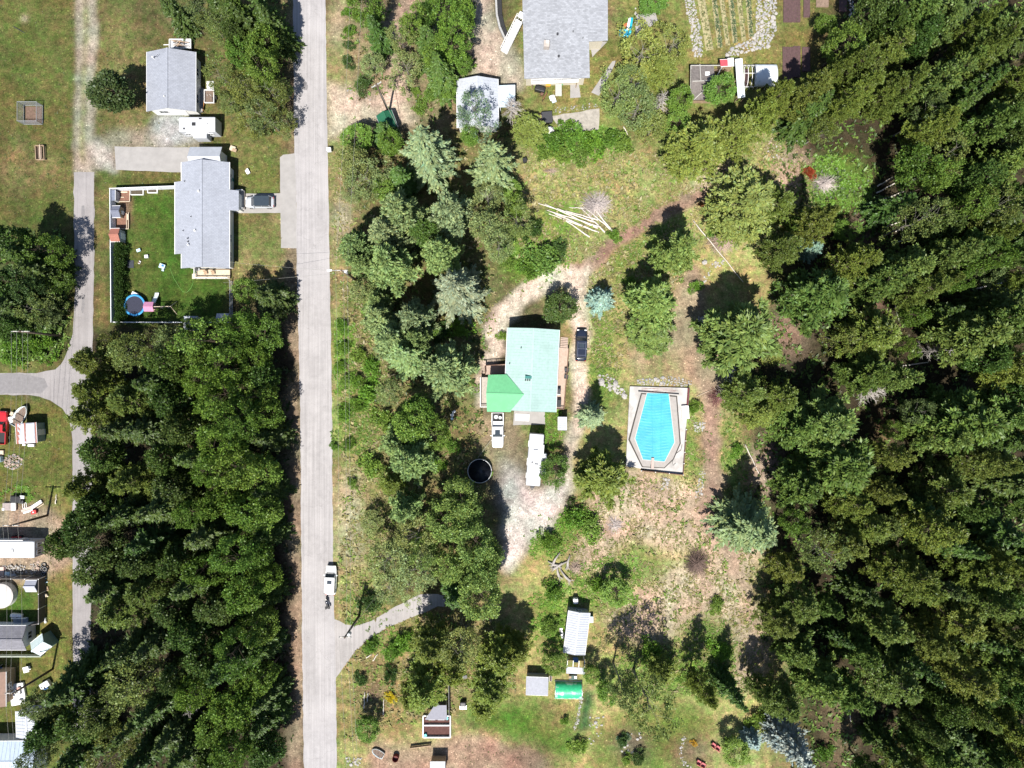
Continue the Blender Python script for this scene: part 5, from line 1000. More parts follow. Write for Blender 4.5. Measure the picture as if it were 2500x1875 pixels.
# ---------------------------------------------------------------- vehicles
RUBBER = mat('rubber', (.02, .02, .02), .9, 8, .2); CHROME = mat('chrome', (.55, .55, .57), .2, 6, .05, metal=.9); LAMPW = mat('lamp_glass', (.7, .7, .68), .15, 5, .05); LAMPR = mat('red_lamp', (.30, .01, .01), .25, 5, .1); BLACKP = mat('black_plastic', (.018, .018, .02), .55, 8, .2)
def paint_mat(name, c, rough=.28): return mat(name, c, rough, 2, .04, metal=.0, spec=.5, coat=.6)
def ring(x, w, zl, zm, zt, tw=.9):
    return [(x, -w*.96, zl), (x, -w, (zl+zm)/2), (x, -w, zm), (x, -w*tw, zt), (x, -w*tw*.5, zt+.03), (x, w*tw*.5, zt+.03), (x, w*tw, zt), (x, w, zm), (x, w, (zl+zm)/2), (x, w*.96, zl)]
def wheels(root, L, W, xs, r=.34, y=None):
    for x in xs:
        for sg in (-1, 1):
            yy = sg*(y or W/2-.10); q = MB(); q.tube([(x, yy-.11, r), (x, yy+.11, r)], r, 18); t = q.build('wheel', RUBBER, root, False)
            q = MB(); q.tube([(x, yy-.12, r), (x, yy+.12, r)], r*.6, 12); q.build('rim', CHROME, t)
def car(label, px, py, ang, pm, L=4.6, W=1.82, kind='sedan', roofm=None, cat='car', name='car', bed=None):
    """front along local +x; ang in photo degrees, 0 = right, 90 = up"""
    root = thing(name, label, cat, G(px, py, .7)*1-Vector((0, 0, .7)), R(ang)); h = W/2; X = lambda t: t*L
    suv = kind in ('suv', 'pickup'); zb = .92 if not suv else 1.08; zr = 1.45 if not suv else 1.76
    if kind == 'pickup': st = [(-.5, .88, .45, .7, .95), (-.485, .98, .4, .8, 1.08), (-.2, 1, .35, .85, 1.1), (.2, 1, .35, .85, 1.1), (.38, .98, .35, .82, 1.06), (.46, .92, .38, .78, 1.0), (.5, .80, .42, .7, .86)]
    else: st = [(-.5, .76, .42, .62, .80), (-.475, .90, .34, .72, zb-.06), (-.40, .98, .28, .75, zb), (-.1, 1, .26, .76, zb+.01), (.2, 1, .26, .75, zb), (.36, .97, .28, .70, zb-.09), (.45, .88, .32, .64, zb-.17), (.5, .70, .40, .58, zb-.27)]
    if kind == 'pickup':
        b = MB(); b.loft([ring(X(x), h*w, a, c, d) for x, w, a, c, d in st if x >= -.13][0:]); 
        b.loft([ring(X(-.13), h, .35, .85, 1.1), ring(X(-.1), h, .35, .85, 1.1), ring(X(.2), h, .35, .85, 1.1)])
        b.box((X(-.315), 0, .62), (L*.37, W*.96, .12))
        for sg in (-1, 1): b.box((X(-.315), sg*(h-.06), .86), (L*.37, .12, .58))
        b.box((X(-.495), 0, .86), (.07, W*.9, .58)); b.box((X(-.135), 0, .88), (.06, W*.9, .5)); bo = b.build('body', pm, root, bevel=.02)
        q = MB(); q.box((X(-.315), 0, .70), (L*.35, W*.84, .03)); q.build('bed_liner', BLACKP, root)
        cab0, cab1 = (-.12, .20)
    else:
        b = MB(); b.loft([ring(X(x), h*w, a, c, d) for x, w, a, c, d in st]); bo = b.build('body', pm, root, True, bevel=0)
        cab0, cab1 = (-.42, .24) if kind == 'suv' else (-.36, .22)
    tw = .80 if not suv else .84
    r0, r1 = (cab0+.07, cab1-.13) if kind == 'sedan' else (cab0+.045, cab1-.11)
    if kind == 'pickup': r0, r1 = cab0+.02, cab1-.10
    q = MB(); q.loft([[(X(cab0), -h*.90, zb), (X(cab1), -h*.86, zb), (X(cab1), h*.86, zb), (X(cab0), h*.90, zb)], [(X(r0), -h*tw, zr-.05), (X(r1), -h*tw*.97, zr-.05), (X(r1), h*tw*.97, zr-.05), (X(r0), h*tw, zr-.05)]]); go = q.build('windows', GLASS, root)
    q = MB(); q.prism([(X((r0+r1)/2)+x, y) for x, y in rrect((r1-r0)*L+.06, W*tw+.04, .16)], zr-.06, zr); ro = q.build('roof', roofm or pm, root, bevel=.02)
    q = MB()
    for sg in (-1, 1):
        q.bar((X(cab1)-.02, sg*h*.85, zb), (X(r1), sg*h*tw*.97, zr-.04), .07); q.bar((X(cab0)+.02, sg*h*.89, zb), (X(r0), sg*h*tw, zr-.04), .09); q.bar((X((cab0+cab1)/2), sg*h*.895, zb), (X((r0+r1)/2), sg*h*tw*1.0, zr-.04), .07)
    q.build('pillars', pm, root)
    for sg in (-1, 1):
        q = MB(); q.box((X(cab1)-.25, sg*(h+.09), zb+.06), (.14, .2, .14)); q.build('mirror', pm, root)
        q = MB(); q.box((X(.475), sg*h*.62, zb-.24), (.16, .34, .12)); q.build('headlight', LAMPW, root)
        q = MB(); q.box((X(-.492), sg*h*.72, zb-.12), (.07, .26, .18)); q.build('tail_light', LAMPR, root)
    q = MB(); q.box((X(.49), 0, .5), (.14, W*.72, .18)); q.box((X(-.495), 0, .5), (.10, W*.82, .18)); q.build('bumpers', BLACKP if kind != 'pickup' else CHROME, root)
    q = MB(); q.box((X(cab1)+.10, 0, zb+.005), (.16, W*.72, .03)); q.build('cowl', BLACKP, root)
    wheels(root, L, W, (X(.31), X(-.30)))
    return root, ro, (X, h, zr, zb)
PW = paint_mat('white_paint', (.66, .67, .68)); PS = paint_mat('silver_paint', (.36, .38, .41)); PB = paint_mat('midnight_paint', (.012, .016, .03), .2); PR = paint_mat('red_paint', (.42, .015, .02))
c, ro, (X, h, zr, zb) = car('silver hatchback with black glass roof on the concrete driveway', 635, 494, 180, PS, 4.5, 1.82, 'suv', GLASS)
c, ro, (X, h, zr, zb) = car('white sedan stopped at the right side of the road', 808, 1416, 88, PW, 4.6, 1.8, 'suv')
q = MB(); q.box((X(-.02), 0, zr+.004), (.6, .75, .02)); q.build('sunroof', GLASS, ro)
q = MB(); [q.bar((X(-.3), s*.6, zr+.05), (X(.1), s*.6, zr+.05), .04) for s in (-1, 1)]; q.build('roof_rails', DARKM, ro)
c, ro, (X, h, zr, zb) = car('dark midnight sport utility vehicle parked right of the mint-roofed house', 1419, 843, 88, PB, 5.0, 1.9, 'suv')
q = MB(); q.box((X(-.02), 0, zr+.006), (.7, .8, .02)); q.build('sunroof', GLASS, ro)
q = MB()
for s in (-1, 1): q.bar((X(-.36), s*.62, zr+.06), (X(.1), s*.62, zr+.06), .045)
for x in (-.32, -.12, .06): q.bar((X(x), -.62, zr+.07), (X(x), .62, zr+.07), .045)
q.build('roof_rack', CHROME, ro)
c, ro, (X, h, zr, zb) = car('white pickup truck with loaded bed parked below the emerald roof', 1215, 1050, -90, PW, 5.5, 1.9, 'pickup', name='pickup_truck', cat='truck')
q = MB(); q.box((X(.05), 0, zr+.004), (.75, .8, .02)); q.build('sunroof', GLASS, ro)
q = MB(); q.box((X(-.19), .05, .95), (.75, 1.45, .45)); q.build('tool_box', TRIM, c)
for nm, x, y, hh, rr, m in (('bucket', -.38, -.25, .5, .3, TRIM), ('drum', -.36, .4, .55, .25, STEEL), ('bucket', -.44, .1, .4, .2, DARKM)):
    q = MB(); q.tube([(X(x), y, .7), (X(x), y, .7+hh)], rr, 14); q.build(nm, m, c)
car('red pickup cut by the left edge beside the tarp-roofed shed', 4, 1044, 88, PR, 5.2, 1.9, 'pickup', name='pickup_truck', cat='truck')

# motorcycle
mo = thing('motorcycle', 'black motorcycle standing just behind the white sedan', 'motorcycle', G(799, 1471, .4)-Vector((0, 0, .4)), R(98))
for x, nm in ((.72, 'front_wheel'), (-.68, 'rear_wheel')):
    q = MB(); n = 20; rings = []
    for i in range(n):
        a = 2*math.pi*i/n; c_ = Vector((x+math.cos(a)*.27, 0, .33+math.sin(a)*.27)); u = Vector((math.cos(a), 0, math.sin(a)))
        rings.append([c_+u*.06*math.cos(t)+Vector((0, .065*math.sin(t), 0)) for t in (0, 1.57, 3.14, 4.71)])
    q.loft(rings+[rings[0]], False); wo = q.build(nm, RUBBER, mo, True); q = MB(); q.tube([(x, -.03, .33), (x, .03, .33)], .2, 14); q.build('rim', STEEL, wo)
q = MB(); q.loft([[(x, y*w, z0+dz*(1 if y == 0 else .6)) for y in (-1, -.6, 0, .6, 1)]+[(x, .5*w, z0-.1), (x, -.5*w, z0-.1)] for x, w, z0, dz in ((-.15, .12, .78, .05), (.0, .17, .82, .12), (.25, .18, .84, .13), (.42, .10, .82, .06))]); q.build('fuel_tank', PB, mo, True)
q = MB(); q.box((-.35, 0, .80), (.55, .3, .12)); q.box((-.7, 0, .86), (.3, .24, .1)); q.build('seat', BLACKP, mo, bevel=.04)
q = MB(); q.box((.02, 0, .45), (.5, .34, .38)); q.build('engine', STEEL, mo, bevel=.04)
q = MB(); q.tube([(.5, -.42, 1.0), (.42, -.15, 1.05), (.42, .15, 1.05), (.5, .42, 1.0)], .02, 6); q.tube([(.42, 0, 1.05), (.72, .0, .33)], .035, 6); q.build('handlebar', DARKM, mo)
q = MB(); q.tube([(.1, -.2, .3), (-.4, -.24, .32), (-.9, -.25, .4)], .05, 8); q.build('exhaust', CHROME, mo)
q = MB(); q.tube([(.55, 0, .88), (.64, 0, .86)], .1, 12); q.build('headlight', LAMPW, mo)
for s in (-1, 1): q = MB(); q.box((-.75, s*.26, .68), (.42, .2, .34)); q.build('side_case', BLACKP, mo, bevel=.03)

# travel trailers
RVW = mat('trailer_white', (.40, .412, .435), .5, 1.5, .06, n2=(.4, (.33, .34, .35), .5, .8))
def rv(label, px, py, ang, L, W, Hh, slide=None, roofbits=(), name='travel_trailer', zh=None, wheelx=(-.3, .3), hitch=True, wins=True, endwin=0):
    root = thing(name, label, 'trailer', Vector((*G(px, py, Hh).xy, 0)), R(ang)); z0 = .5
    b = MB(); r = .28; prof = [(-W/2, z0), (-W/2, Hh-.12), (-W/2+.12, Hh), (W/2-.12, Hh), (W/2, Hh-.12), (W/2, z0)]
    b.loft([[(x, y*s, z) for y, z in prof] for x, s in ((-L/2, .97), (-L/2+.15, 1), (L/2-.35, 1), (L/2, .96))]); bo = b.build('body', RVW, root, bevel=.03)
    if slide:
        sx, sl, sd = slide; q = MB(); q.box((sx, -(W/2+sd/2), 1.75), (sl, sd+.06, 2.0)); so = q.build('slide_out', RVW, root, bevel=.03); add_window(root, (sx, -(W/2+sd+.03), 1.9), -math.pi/2, sl*.4, .6)
    for nm, x, y, sx, sy, sz, m in roofbits: q = MB(); q.box((x, y, Hh+sz/2-.01), (sx, sy, sz)); q.build(nm, m, bo, bevel=.02)
    if wins:
        for x, ww in ((-.3, .9), (.05, 1.1), (.32, .8)):
            add_window(root, (x*L, W/2, 1.9), math.pi/2, ww, .7)
            if not slide or abs(x*L-slide[0]) > slide[1]/2+.6: add_window(root, (x*L, -W/2, 1.9), -math.pi/2, ww, .7)
    for e in range(endwin): add_window(root, (L/2, (-.5+e)*W*.42, 2.0), 0, .75, 1.0)
    add_door(root, (L*.2, W/2, .6), math.pi/2, .7, 1.9)
    for x in wheelx:
        for sg in (-1, 1):
            q = MB(); q.tube([(x, sg*(W/2-.25), .36), (x, sg*(W/2-.02), .36)], .36, 16); w_ = q.build('wheel', RUBBER, root); q = MB(); q.tube([(x, sg*(W/2-.26), .36), (x, sg*(W/2-.01), .36)], .2, 12); q.build('rim', TRIM, w_)
    if hitch:
        q = MB(); [q.bar((L/2-.1, s*.7, .5), (L/2+1.0, 0, .5), .1) for s in (-1, 1)]; ho = q.build('hitch', DARKM, root); q = MB(); q.box((L/2+.45, 0, .75), (.4, .55, .45)); q.build('gas_bottles', DARKM, ho, bevel=.05)
    q = MB(); q.tube([(-L*.3, W/2+.08, Hh-.25), (L*.3, W/2+.08, Hh-.25)], .08, 8); q.build('awning_roll', TRIM, root)
    for x in (-L/2+.3, L/2-.5):
        for sg in (-1, 1): q = MB(); q.bar((x, sg*(W/2-.2), 0), (x, sg*(W/2-.2), .52), .08); q.build('jack', STEEL, root)
    return root, bo
rv('long white travel trailer with slide-out below the mint-roofed house', 1306, 1123, -94.5, 8.0, 2.25, 3.0, None, [('hatch', .6, .3, .12, .55, .1, DARKM), ('air_conditioner', -1.2, 0, .8, .7, .2, RVW), ('vent', .4, -.4, .2, .2, .12, DARKM)])[0]
sl = bpy.data.objects['travel_trailer']; q = MB(); q.box((.6, 1.42, 1.75), (3.3, .75, 2.0)); q.build('slide_out', RVW, sl, bevel=.03)
rv('white motorhome trailer with side slide parked below the grey-roofed house', 481, 303, 180, 5.6, 2.3, 3.1, None, [('roof_vent', .5, 0, .55, .5, .12, BLACKP), ('air_conditioner', -.6, 0, .35, .32, .1, TRIM), ('vent', 2.0, .7, .25, .25, .1, BLACKP), ('hatch', -.5, -.85, .45, .22, .06, BLACKP), ('vent', -1.6, -.1, .1, .1, .1, BLACKP), ('hatch', -2.3, .35, .3, .25, .05, RVW)])
q = MB(); q.box((-.25, 1.55, 1.7), (2.1, .9, 1.9)); so = q.build('slide_out', RVW, bpy.data.objects['travel_trailer.001'], bevel=.03)
rv('long white mobile home with end window at the lower left edge', 8, 1342, 0, 9.6, 2.6, 3.1, None, [('hatch', 1.4, .1, .35, .06, .08, DARKM), ('vent', 3.4, .2, .2, .2, .06, RVW), ('hatch', 1.6, -.15, .06, .4, .08, DARKM)], 'mobile_home', hitch=False, endwin=2)

# boats, carts
def hull(root, L, W, Hh, m, inner, z0=.25, seats=2):
    def prof(k, dz=0): return [[(x*L, y*W/2*w*k, z0+dz+z*Hh) for y, z in ((-1, 1), (-.9, .5), (-.45, .05), (.45, .05), (.9, .5), (1, 1))] for x, w in ((-.5, .82), (-.3, .97), (0, 1), (.25, .85), (.4, .52), (.5, .04))]
    b = MB(); b.loft([r_+r_[::-1] for r_ in prof(1.0)], False); r0 = prof(1.0)[0]; b.add(r0, [tuple(range(6))]); ho = b.build('hull', m, root, True); sd = ho.modifiers.new('solid', 'SOLIDIFY'); sd.thickness = .05
    q = MB(); pr = prof(.86); q.prism([(r_[0][0]*.94, r_[0][1]*.86) for r_ in pr]+[(r_[-1][0]*.94, r_[-1][1]*.86) for r_ in pr[::-1]], z0+Hh*.45, z0+Hh*.55); q.build('floor', inner, root)
    for i in range(seats): q = MB(); q.box((L*(-.3+.3*i), 0, z0+Hh*.72), (.3, W*.86, .06)); q.build('seat', inner, root)
BROWNI = mat('brown_litter', (.13, .095, .075), .9, 5, .4, .5); HULLW = mat('boat_white', (.55, .60, .60), .5, 3, .12)
bt = thing('boat', 'open white boat full of brown litter above the tarp-roofed shed', 'boat', G(56, 1015), R(60)); hull(bt, 3.5, 1.75, .7, HULLW, BROWNI)
bt = thing('boat', 'small white rowing boat with brown inside on the lower dirt path', 'boat', G(923, 1836), R(150)); hull(bt, 2.0, 1.15, .45, HULLW, BROWNI, .02, 1)
bt = thing('boat', 'grey narrow boat with orange rim along the right wall of grey house', 'boat', G(493, 246), R(82)); hull(bt, 3.8, 1.2, .5, mat('grey_hull', (.22, .22, .23), .6, 3, .2), mat('grey_inside', (.25, .25, .25), .7, 3, .2), .05, 1)
q = MB(); q.bar((-1.7, -.62, .55), (1.2, -.60, .55), .1, .06); q.build('orange_rim', mat('orange_wood', (.42, .20, .07), .7, 4, .2), bt)
def cart(label, px, py, ang, L, W, m, bedm, h=.55, load=0, name='utility_trailer'):
    root = thing(name, label, 'trailer', G(px, py), R(ang)); q = MB(); q.box((0, 0, h), (L, W, .06)); q.build('bed', bedm, root)
    for sg in (-1, 1): q = MB(); q.bar((-L/2, sg*W/2, h+.22), (L/2, sg*W/2, h+.22), .08, .36); q.build('side_board', m, root)
    for sg in (-1, 1): q = MB(); q.bar((sg*L/2, -W/2, h+.22), (sg*L/2, W/2, h+.22), .08, .36); q.build('end_board', m, root)
    for sg in (-1, 1): q = MB(); q.tube([(0, sg*(W/2+.08), .3), (0, sg*(W/2+.28), .3)], .3, 14); q.build('wheel', RUBBER, root)
    q = MB(); q.bar((L/2, 0, h-.05), (L/2+1.1, 0, h-.1), .09); q.build('tongue', m, root)
    r = random.Random(int(px))
    for i in range(load): q = MB(); q.bar((r.uniform(-.45, .35)*L, r.uniform(-.4, .4)*W, h+.08+.03*i), (r.uniform(-.4, .45)*L, r.uniform(-.4, .4)*W, h+.1+.03*i), .1, .06); q.build('load_piece', r.choice((DARKM, WOOD, GREYWOOD)), root)
    return root
cart('white-framed utility trailer with brown bed right of the grey house', 516, 240, 90, 2.0, 1.5, TRIM, BROWNI, .55, 3)
cart('white flat trailer loaded with dark scrap behind the grey house', 446, 113, 180, 3.4, 1.4, TRIM, RVW, .6, 14)
q = thing('tarp_bundle', 'white rumpled tarp bundle above the white-framed trailer by the grey house', 'tarp', G(513, 210)); b = MB(); n = 10
b.add([(x*.55+.05*math.sin(9*y), y*.75, max(.0, .5*(1-x*x)*(1-y*y)+.12*math.sin(7*x+3*y))) for y in np.linspace(-1, 1, n) for x in np.linspace(-1, 1, n)], [(i*n+j, i*n+j+1, (i+1)*n+j+1, (i+1)*n+j) for i in range(n-1) for j in range(n-1)]); b.build('cover', mat('white_cloth', (.6, .6, .6), .8, 4, .1), q, True)

# ---------------------------------------------------------------- poles and lines
POLE = mat('pole_wood', (.085, .062, .048), .9, 4, .3, .3); PINS = mat('porcelain', (.5, .5, .5), .3, 5, .1); WIRE = mat('bare_cable', (.20, .20, .18), .7, 5, .1)
POLES = {}
def pole(key, label, px, py, h, arm_ang=0, arm=2.2, lamp=0, transf=False):
    b = G(px, py); root = thing('utility_pole', label, 'utility pole', b); q = MB(); q.tube([(0, 0, -.3), (0, 0, h*.5), (0, 0, h)], [.19, .165, .13], 12); q.build('pole', POLE, root, True)
    d = Vector((math.cos(R(arm_ang)), math.sin(R(arm_ang)), 0)); q = MB(); q.bar(d*(-arm/2)+Vector((0, 0, h-.35)), d*(arm/2)+Vector((0, 0, h-.35)), .12, .14); a = q.build('crossarm', mat('crossarm_wood', (.36, .34, .31), .8, 4, .2), root); tops = []
    for t in (-.46, -.16, .16, .46):
        p = d*(arm*t)+Vector((0, 0, h-.28)); q = MB(); q.tube([p, p+Vector((0, 0, .1)), p+Vector((0, 0, .22))], [.05, .075, .03], 8); q.build('insulator', PINS, a); tops.append(b+p+Vector((0, 0, .22)))
    q = MB(); [q.bar(Vector((0, 0, h-.95)), d*(s*arm*.3)+Vector((0, 0, h-.4)), .05) for s in (-1, 1)]; q.build('brace', STEEL, root)
    if transf: q = MB(); q.tube([(.32, 0, h-2.2), (.32, 0, h-1.2)], .24, 14); q.build('transformer', mat('transformer_grey', (.42, .43, .44), .5, 4, .1), root)
    if lamp: 
        q = MB(); q.tube([(0, 0, h-.6), (-.9, 0, h-.2), (-1.5, 0, h-.15)], .04, 6); la = q.build('lamp_arm', STEEL, root); q = MB(); q.box((-1.75, 0, h-.16), (.7, .3, .14)); q.build('lamp_head', TRIM, la, bevel=.04)
    POLES[key] = (b, h, tops)
pole('p1', 'dark utility pole with white lamp right of the road, level with deck', 870, 684, 10.6, 0, 1.8, 1, True)
pole('p2', 'dark utility pole where the lower driveway leaves the road', 877, 1503, 10.5, 0, 1.8, 0, True)
pole('p3', 'tall utility pole standing over the dark green canopy', 950, 275, 11.5, 30, 1.6)
pole('p4', 'utility pole with long white crossarm at left edge beside grove', 152, 820, 10.5, 0, 2.6)
pole('p5', 'dark utility pole above the long white mobile home', 116, 1258, 9.0, 0, 2.4)
pole('p6', 'utility pole leaning out over the bottom left clutter', 129, 1633, 9.8, 0, 2.4)
def wire(label, a, b, sag=.6, grp=None, r=.014):
    a, b = Vector(a), Vector(b); n = 18; pts = [a.lerp(b, i/n)-Vector((0, 0, sag*4*(i/n)*(1-i/n))) for i in range(n+1)]
    q = MB(); q.tube(pts, r, 5, False); o = q.build('power_line', WIRE); tag(o, label, 'power line', grp)
W4 = ['outer left', 'inner left', 'inner right', 'outer right']
def span(ka, kb, text, ids=(0, 1, 2, 3), off=None):
    ta = POLES[ka][2]; tb = POLES[kb][2] if kb else [t+Vector(off) for t in ta]
    for i in ids: wire(f'{W4[i]} cable {text}', ta[i], tb[i], .7, 'power lines')
span('p1', 'p2', 'running along right side of road between two poles', (0, 2, 3))
span('p1', None, 'running up from the lamp pole to top edge', (0, 3), (3.0, 60, 0))
span('p2', None, 'running down from the driveway pole to bottom edge', (0, 2, 3), (2.2, -45, 0))
span('p4', 'p5', 'over the lawn with the tarp-roofed shed')
span('p5', 'p6', 'over the mobile home and fenced lawn', (0, 1, 3))
span('p6', None, 'over the bottom left roofs', (0, 1, 3), (2.0, -40, 0))
t = POLES['p1'][0]+Vector((0, 0, 9.2))
wire('upper service cable crossing the road to the pale house', t, G(560, 640, 3.6), .5, 'power lines'); wire('lower service cable crossing the road toward the yard', t-Vector((0, 0, .6)), G(545, 690, 4.2), .5, 'power lines')
b3 = POLES['p3'][0]; wire('pale guy wire from the tall pole down past the canopy', b3+Vector((0, 0, 8.5)), G(985, 338, .1), 0, 'power lines', .035)
wire('guy wire of the driveway pole running up right', POLES['p2'][0]+Vector((0, 0, 7)), G(928, 1444, .1), 0, 'power lines', .03)

# ---------------------------------------------------------------- fences
def fence(label, pts, h, m, post=2.4, slat=True, name='fence', pm=None, mesh=False):
    o0 = G(*pts[0]); root = thing(name, label, 'fence', o0); P3 = [G(*p)-o0 for p in pts]
    for a, b in zip(P3[:-1], P3[1:]):
        L = (b-a).length; n = max(1, round(L/post)); d = (b-a)/n
        for i in range(n):
            p, q_ = a+d*i, a+d*(i+1); u = d.normalized(); q = MB()
            if mesh:
                for z in (.08, h-.05): q.bar(p+u*.04+Vector((0, 0, z)), q_-u*.04+Vector((0, 0, z)), .04)
                k = int(d.length/.16)
                for j in range(k):
                    x = p+d*((j+.5)/k); q.bar(x+Vector((0, 0, .08)), x+Vector((0, 0, h-.05)), .012)
                for j in range(1, 9): q.bar(p+Vector((0, 0, h*j/9)), q_+Vector((0, 0, h*j/9)), .012)
            else: q.bar(p+u*.05+Vector((0, 0, h/2+.04)), q_-u*.05+Vector((0, 0, h/2+.04)), .05, h-.1); q.bar(p+u*.05+Vector((0, 0, h)), q_-u*.05+Vector((0, 0, h)), .10, .06)
            q.build('panel', m, root)
            q = MB(); q.bar(p-Vector((0, 0, .1)), p+Vector((0, 0, h+.08)), .11); q.build('post', pm or m, root)
    q = MB(); q.bar(P3[-1]-Vector((0, 0, .1)), P3[-1]+Vector((0, 0, h+.08)), .11); q.build('post', pm or m, root); return root
def base(px, py, h): v = G(px, py, h); return (1250+v.x/S, 937.5-v.y/S)      # foot of an upright whose top shows at this pixel
FW = mat('white_fence', (.58, .60, .64), .6, 2, .06)
fence('white board fence along the left and top of the green yard', [base(271, 786, 1.8), base(268, 460, 1.8), base(424, 454, 1.8)], 1.8, FW)
fence('thin white fence along the bottom of the green yard', [base(271, 786, 1.5), base(560, 787, 1.5)], 1.3, FW)
fence('wire mesh fence on the right side of the green yard', [base(560, 684, 1.3), base(561, 788, 1.3)], 1.3, STEEL, mesh=True)
fence('white-capped dark board fence around the lower left lawn', [base(-40, 1413, 1.9), base(94, 1414, 1.9), base(94, 1523, 1.9), base(66, 1528, 1.9)], 1.9, mat('dark_board', (.10, .09, .085), .8, 3, .2), pm=TRIM)
fence('low pale fence below the charcoal-roofed house', [base(-40, 1604, 1.2), base(98, 1604, 1.2)], 1.1, mat('pale_green_board', (.42, .46, .40), .7, 3, .1))
fence('short dark pole fence on the left of the lower garden path', [(1003, 1822), (1052, 1816)], .7, WOOD, 1.6)
fence('brown rail fence beside the chicken run above its grey roof', [(1097, 1660), (1098, 1740)], 1.3, DARKM, 1.4)

# ---------------------------------------------------------------- swimming pool
pd = [(1537, 943), (1681, 947), (1666, 1159), (1527, 1138)]
po = G(1600, 1045); pool = thing('swimming_pool', 'elongated swimming pool under a cyan cover on a concrete deck', 'swimming pool', po)
loc = lambda x, y, z=0: G(x, y, z)-po
hole = [(1564, 959), (1652, 966), (1661, 1082), (1644, 1121), (1621, 1143), (1566, 1140), (1533, 1073)]; water = [(1579, 959.5), (1631, 961), (1645, 1079), (1621, 1126), (1569, 1121), (1550, 1070)]
DCK = mat('pool_concrete', (.37, .355, .34), .9, 1.2, .14, .2, 9, n2=(.5, (.22, .205, .19), .5, .75)); COP = mat('coping', (.27, .25, .235), .85, 2, .10)
q = MB(); q.prism([loc(*p)[:2] for p in pd], -.05, .34); q.build('deck_slab', DCK, pool, bevel=.03)
q = MB(); q.prism([loc(*p)[:2] for p in hole], .30, .35); q.build('dark_joint', mat('joint_rubber', (.05, .045, .04), .9, 5, .2), pool)
cxm = sum(p[0] for p in hole)/7; cym = sum(p[1] for p in hole)/7
q = MB(); q.prism([loc(cxm+(x-cxm)*.945, cym+(y-cym)*.972)[:2] for x, y in hole], .30, .375); q.build('coping', COP, pool, bevel=.02)
wx = sum(p[0] for p in water)/6; wy = sum(p[1] for p in water)/6
q = MB(); q.prism([loc(wx+(x-wx)*1.05, wy+(y-wy)*1.025)[:2] for x, y in water], .30, .395); q.build('inner_rim', mat('rim_white', (.36, .345, .33), .7, 2, .06), pool)
CY = mat('cyan_cover', (.04, .275, .345), .42, 1.2, .12, .35, 5, n2=(.6, (.055, .33, .39), .4, .7), stretch=(.5, 2.2, 1))
xs = np.linspace(1548, 1648, 60); ys = np.linspace(957, 1128, 110); XX, YY = np.meshgrid(xs, ys)
ins = inside(water, XX, YY); zz_ = .41+.018*np.sin(YY*.9+2*np.sin(XX*.07))*np.clip(fbm(XX, YY, 14, 300)*2-.6, 0, 1)+.02*(fbm(XX, YY, 9, 301)-.5)
v = [tuple(loc(x, y)[:2])+(z,) for x, y, z in zip(XX.ravel(), YY.ravel(), zz_.ravel())]; nx = len(xs); fs = [(i*nx+j, i*nx+j+1, (i+1)*nx+j+1, (i+1)*nx+j) for i in range(len(ys)-1) for j in range(nx-1) if ins[i, j] and ins[i+1, j+1] and ins[i, j+1] and ins[i+1, j]]
q = MB(); q.prism([loc(*p)[:2] for p in water], .38, .402); cv = q.build('cover', CY, pool); q = MB(); q.add(v, fs); q.build('cover_folds', CY, cv, True)
q = MB()
for x0, x1 in ((1590, 1592), (1613, 1612)): q.bar(loc(x0, 964, 0)+Vector((0, 0, .43)), loc(x1, 1118, 0)+Vector((0, 0, .43)), .04, .02)
q.build('cover_seam', mat('seam_blue', (.02, .25, .36), .6, 4, .1), cv)
q = MB(); q.bar(loc(1591, 1143)+Vector((0, 0, .62)), loc(1592, 1117)+Vector((0, 0, .62)), .42, .06); dv = q.build('diving_board', mat('board_pink', (.38, .29, .26), .8, 3, .1), pool); q = MB(); q.box(loc(1591, 1139)+Vector((0, 0, .48)), (.5, .5, .24)); q.build('stand', DARKM, dv)
q = MB(); q.tube([loc(1557, 955)+Vector((0, 0, .55)), loc(1656, 962)+Vector((0, 0, .55))], .07, 8); q.build('cover_roller', DARKM, pool)
rr = random.Random(3)
for i in range(5): q = MB(); a = loc(1560+rr.uniform(0, 20), 948+i*2)+Vector((0, 0, .38)); b = loc(1640+rr.uniform(0, 16), 950+rr.uniform(0, 9))+Vector((0, 0, .38)); q.tube([a, a.lerp(b, .5)+Vector((0, rr.uniform(-.3, .3), 0)), b], .03, 6); q.build('rope', mat('rope_pink', (.35, .26, .24), .9, 6, .2), pool)
pts = [(1664, 1085), (1661, 1098), (1648, 1108), (1640, 1126), (1642, 1136), (1648, 1130)]; q = MB(); q.tube([loc(*p)+Vector((0, 0, .38)) for p in pts], .04, 6); q.build('hose', DARKM, pool)
fence('white-topped brown board wall along right side of pool', [(1673, 1048), (1665, 1158), (1564, 1148)], .9, mat('brown_board', (.13, .07, .055), .8, 3, .2), 2.0, pm=TRIM)
bx = thing('pool_bench', 'white box bench on the right edge of pool deck', 'bench', Vector((*G(1671, 1006).xy, .34)), R(4)); q = MB(); q.box((0, 0, .45), (1.1, 2.1, .1)); q.build('lid', TRIM, bx, bevel=.03); q = MB(); q.box((0, 0, .2), (1.0, 2.0, .4)); q.build('box', WWHITE, bx)
q = thing('privacy_screen', 'red-edged dark board standing at upper right corner of pool', 'board', G(1678, 968), R(-4)); b = MB(); b.box((0, 0, .55), (.12, 2.9, 1.1)); b.build('panel', DARKM, q); b = MB(); b.box((-.1, 0, .6), (.06, 2.7, 1.06)); b.build('red_face', mat('dark_red', (.20, .02, .025), .6, 4, .2), q)

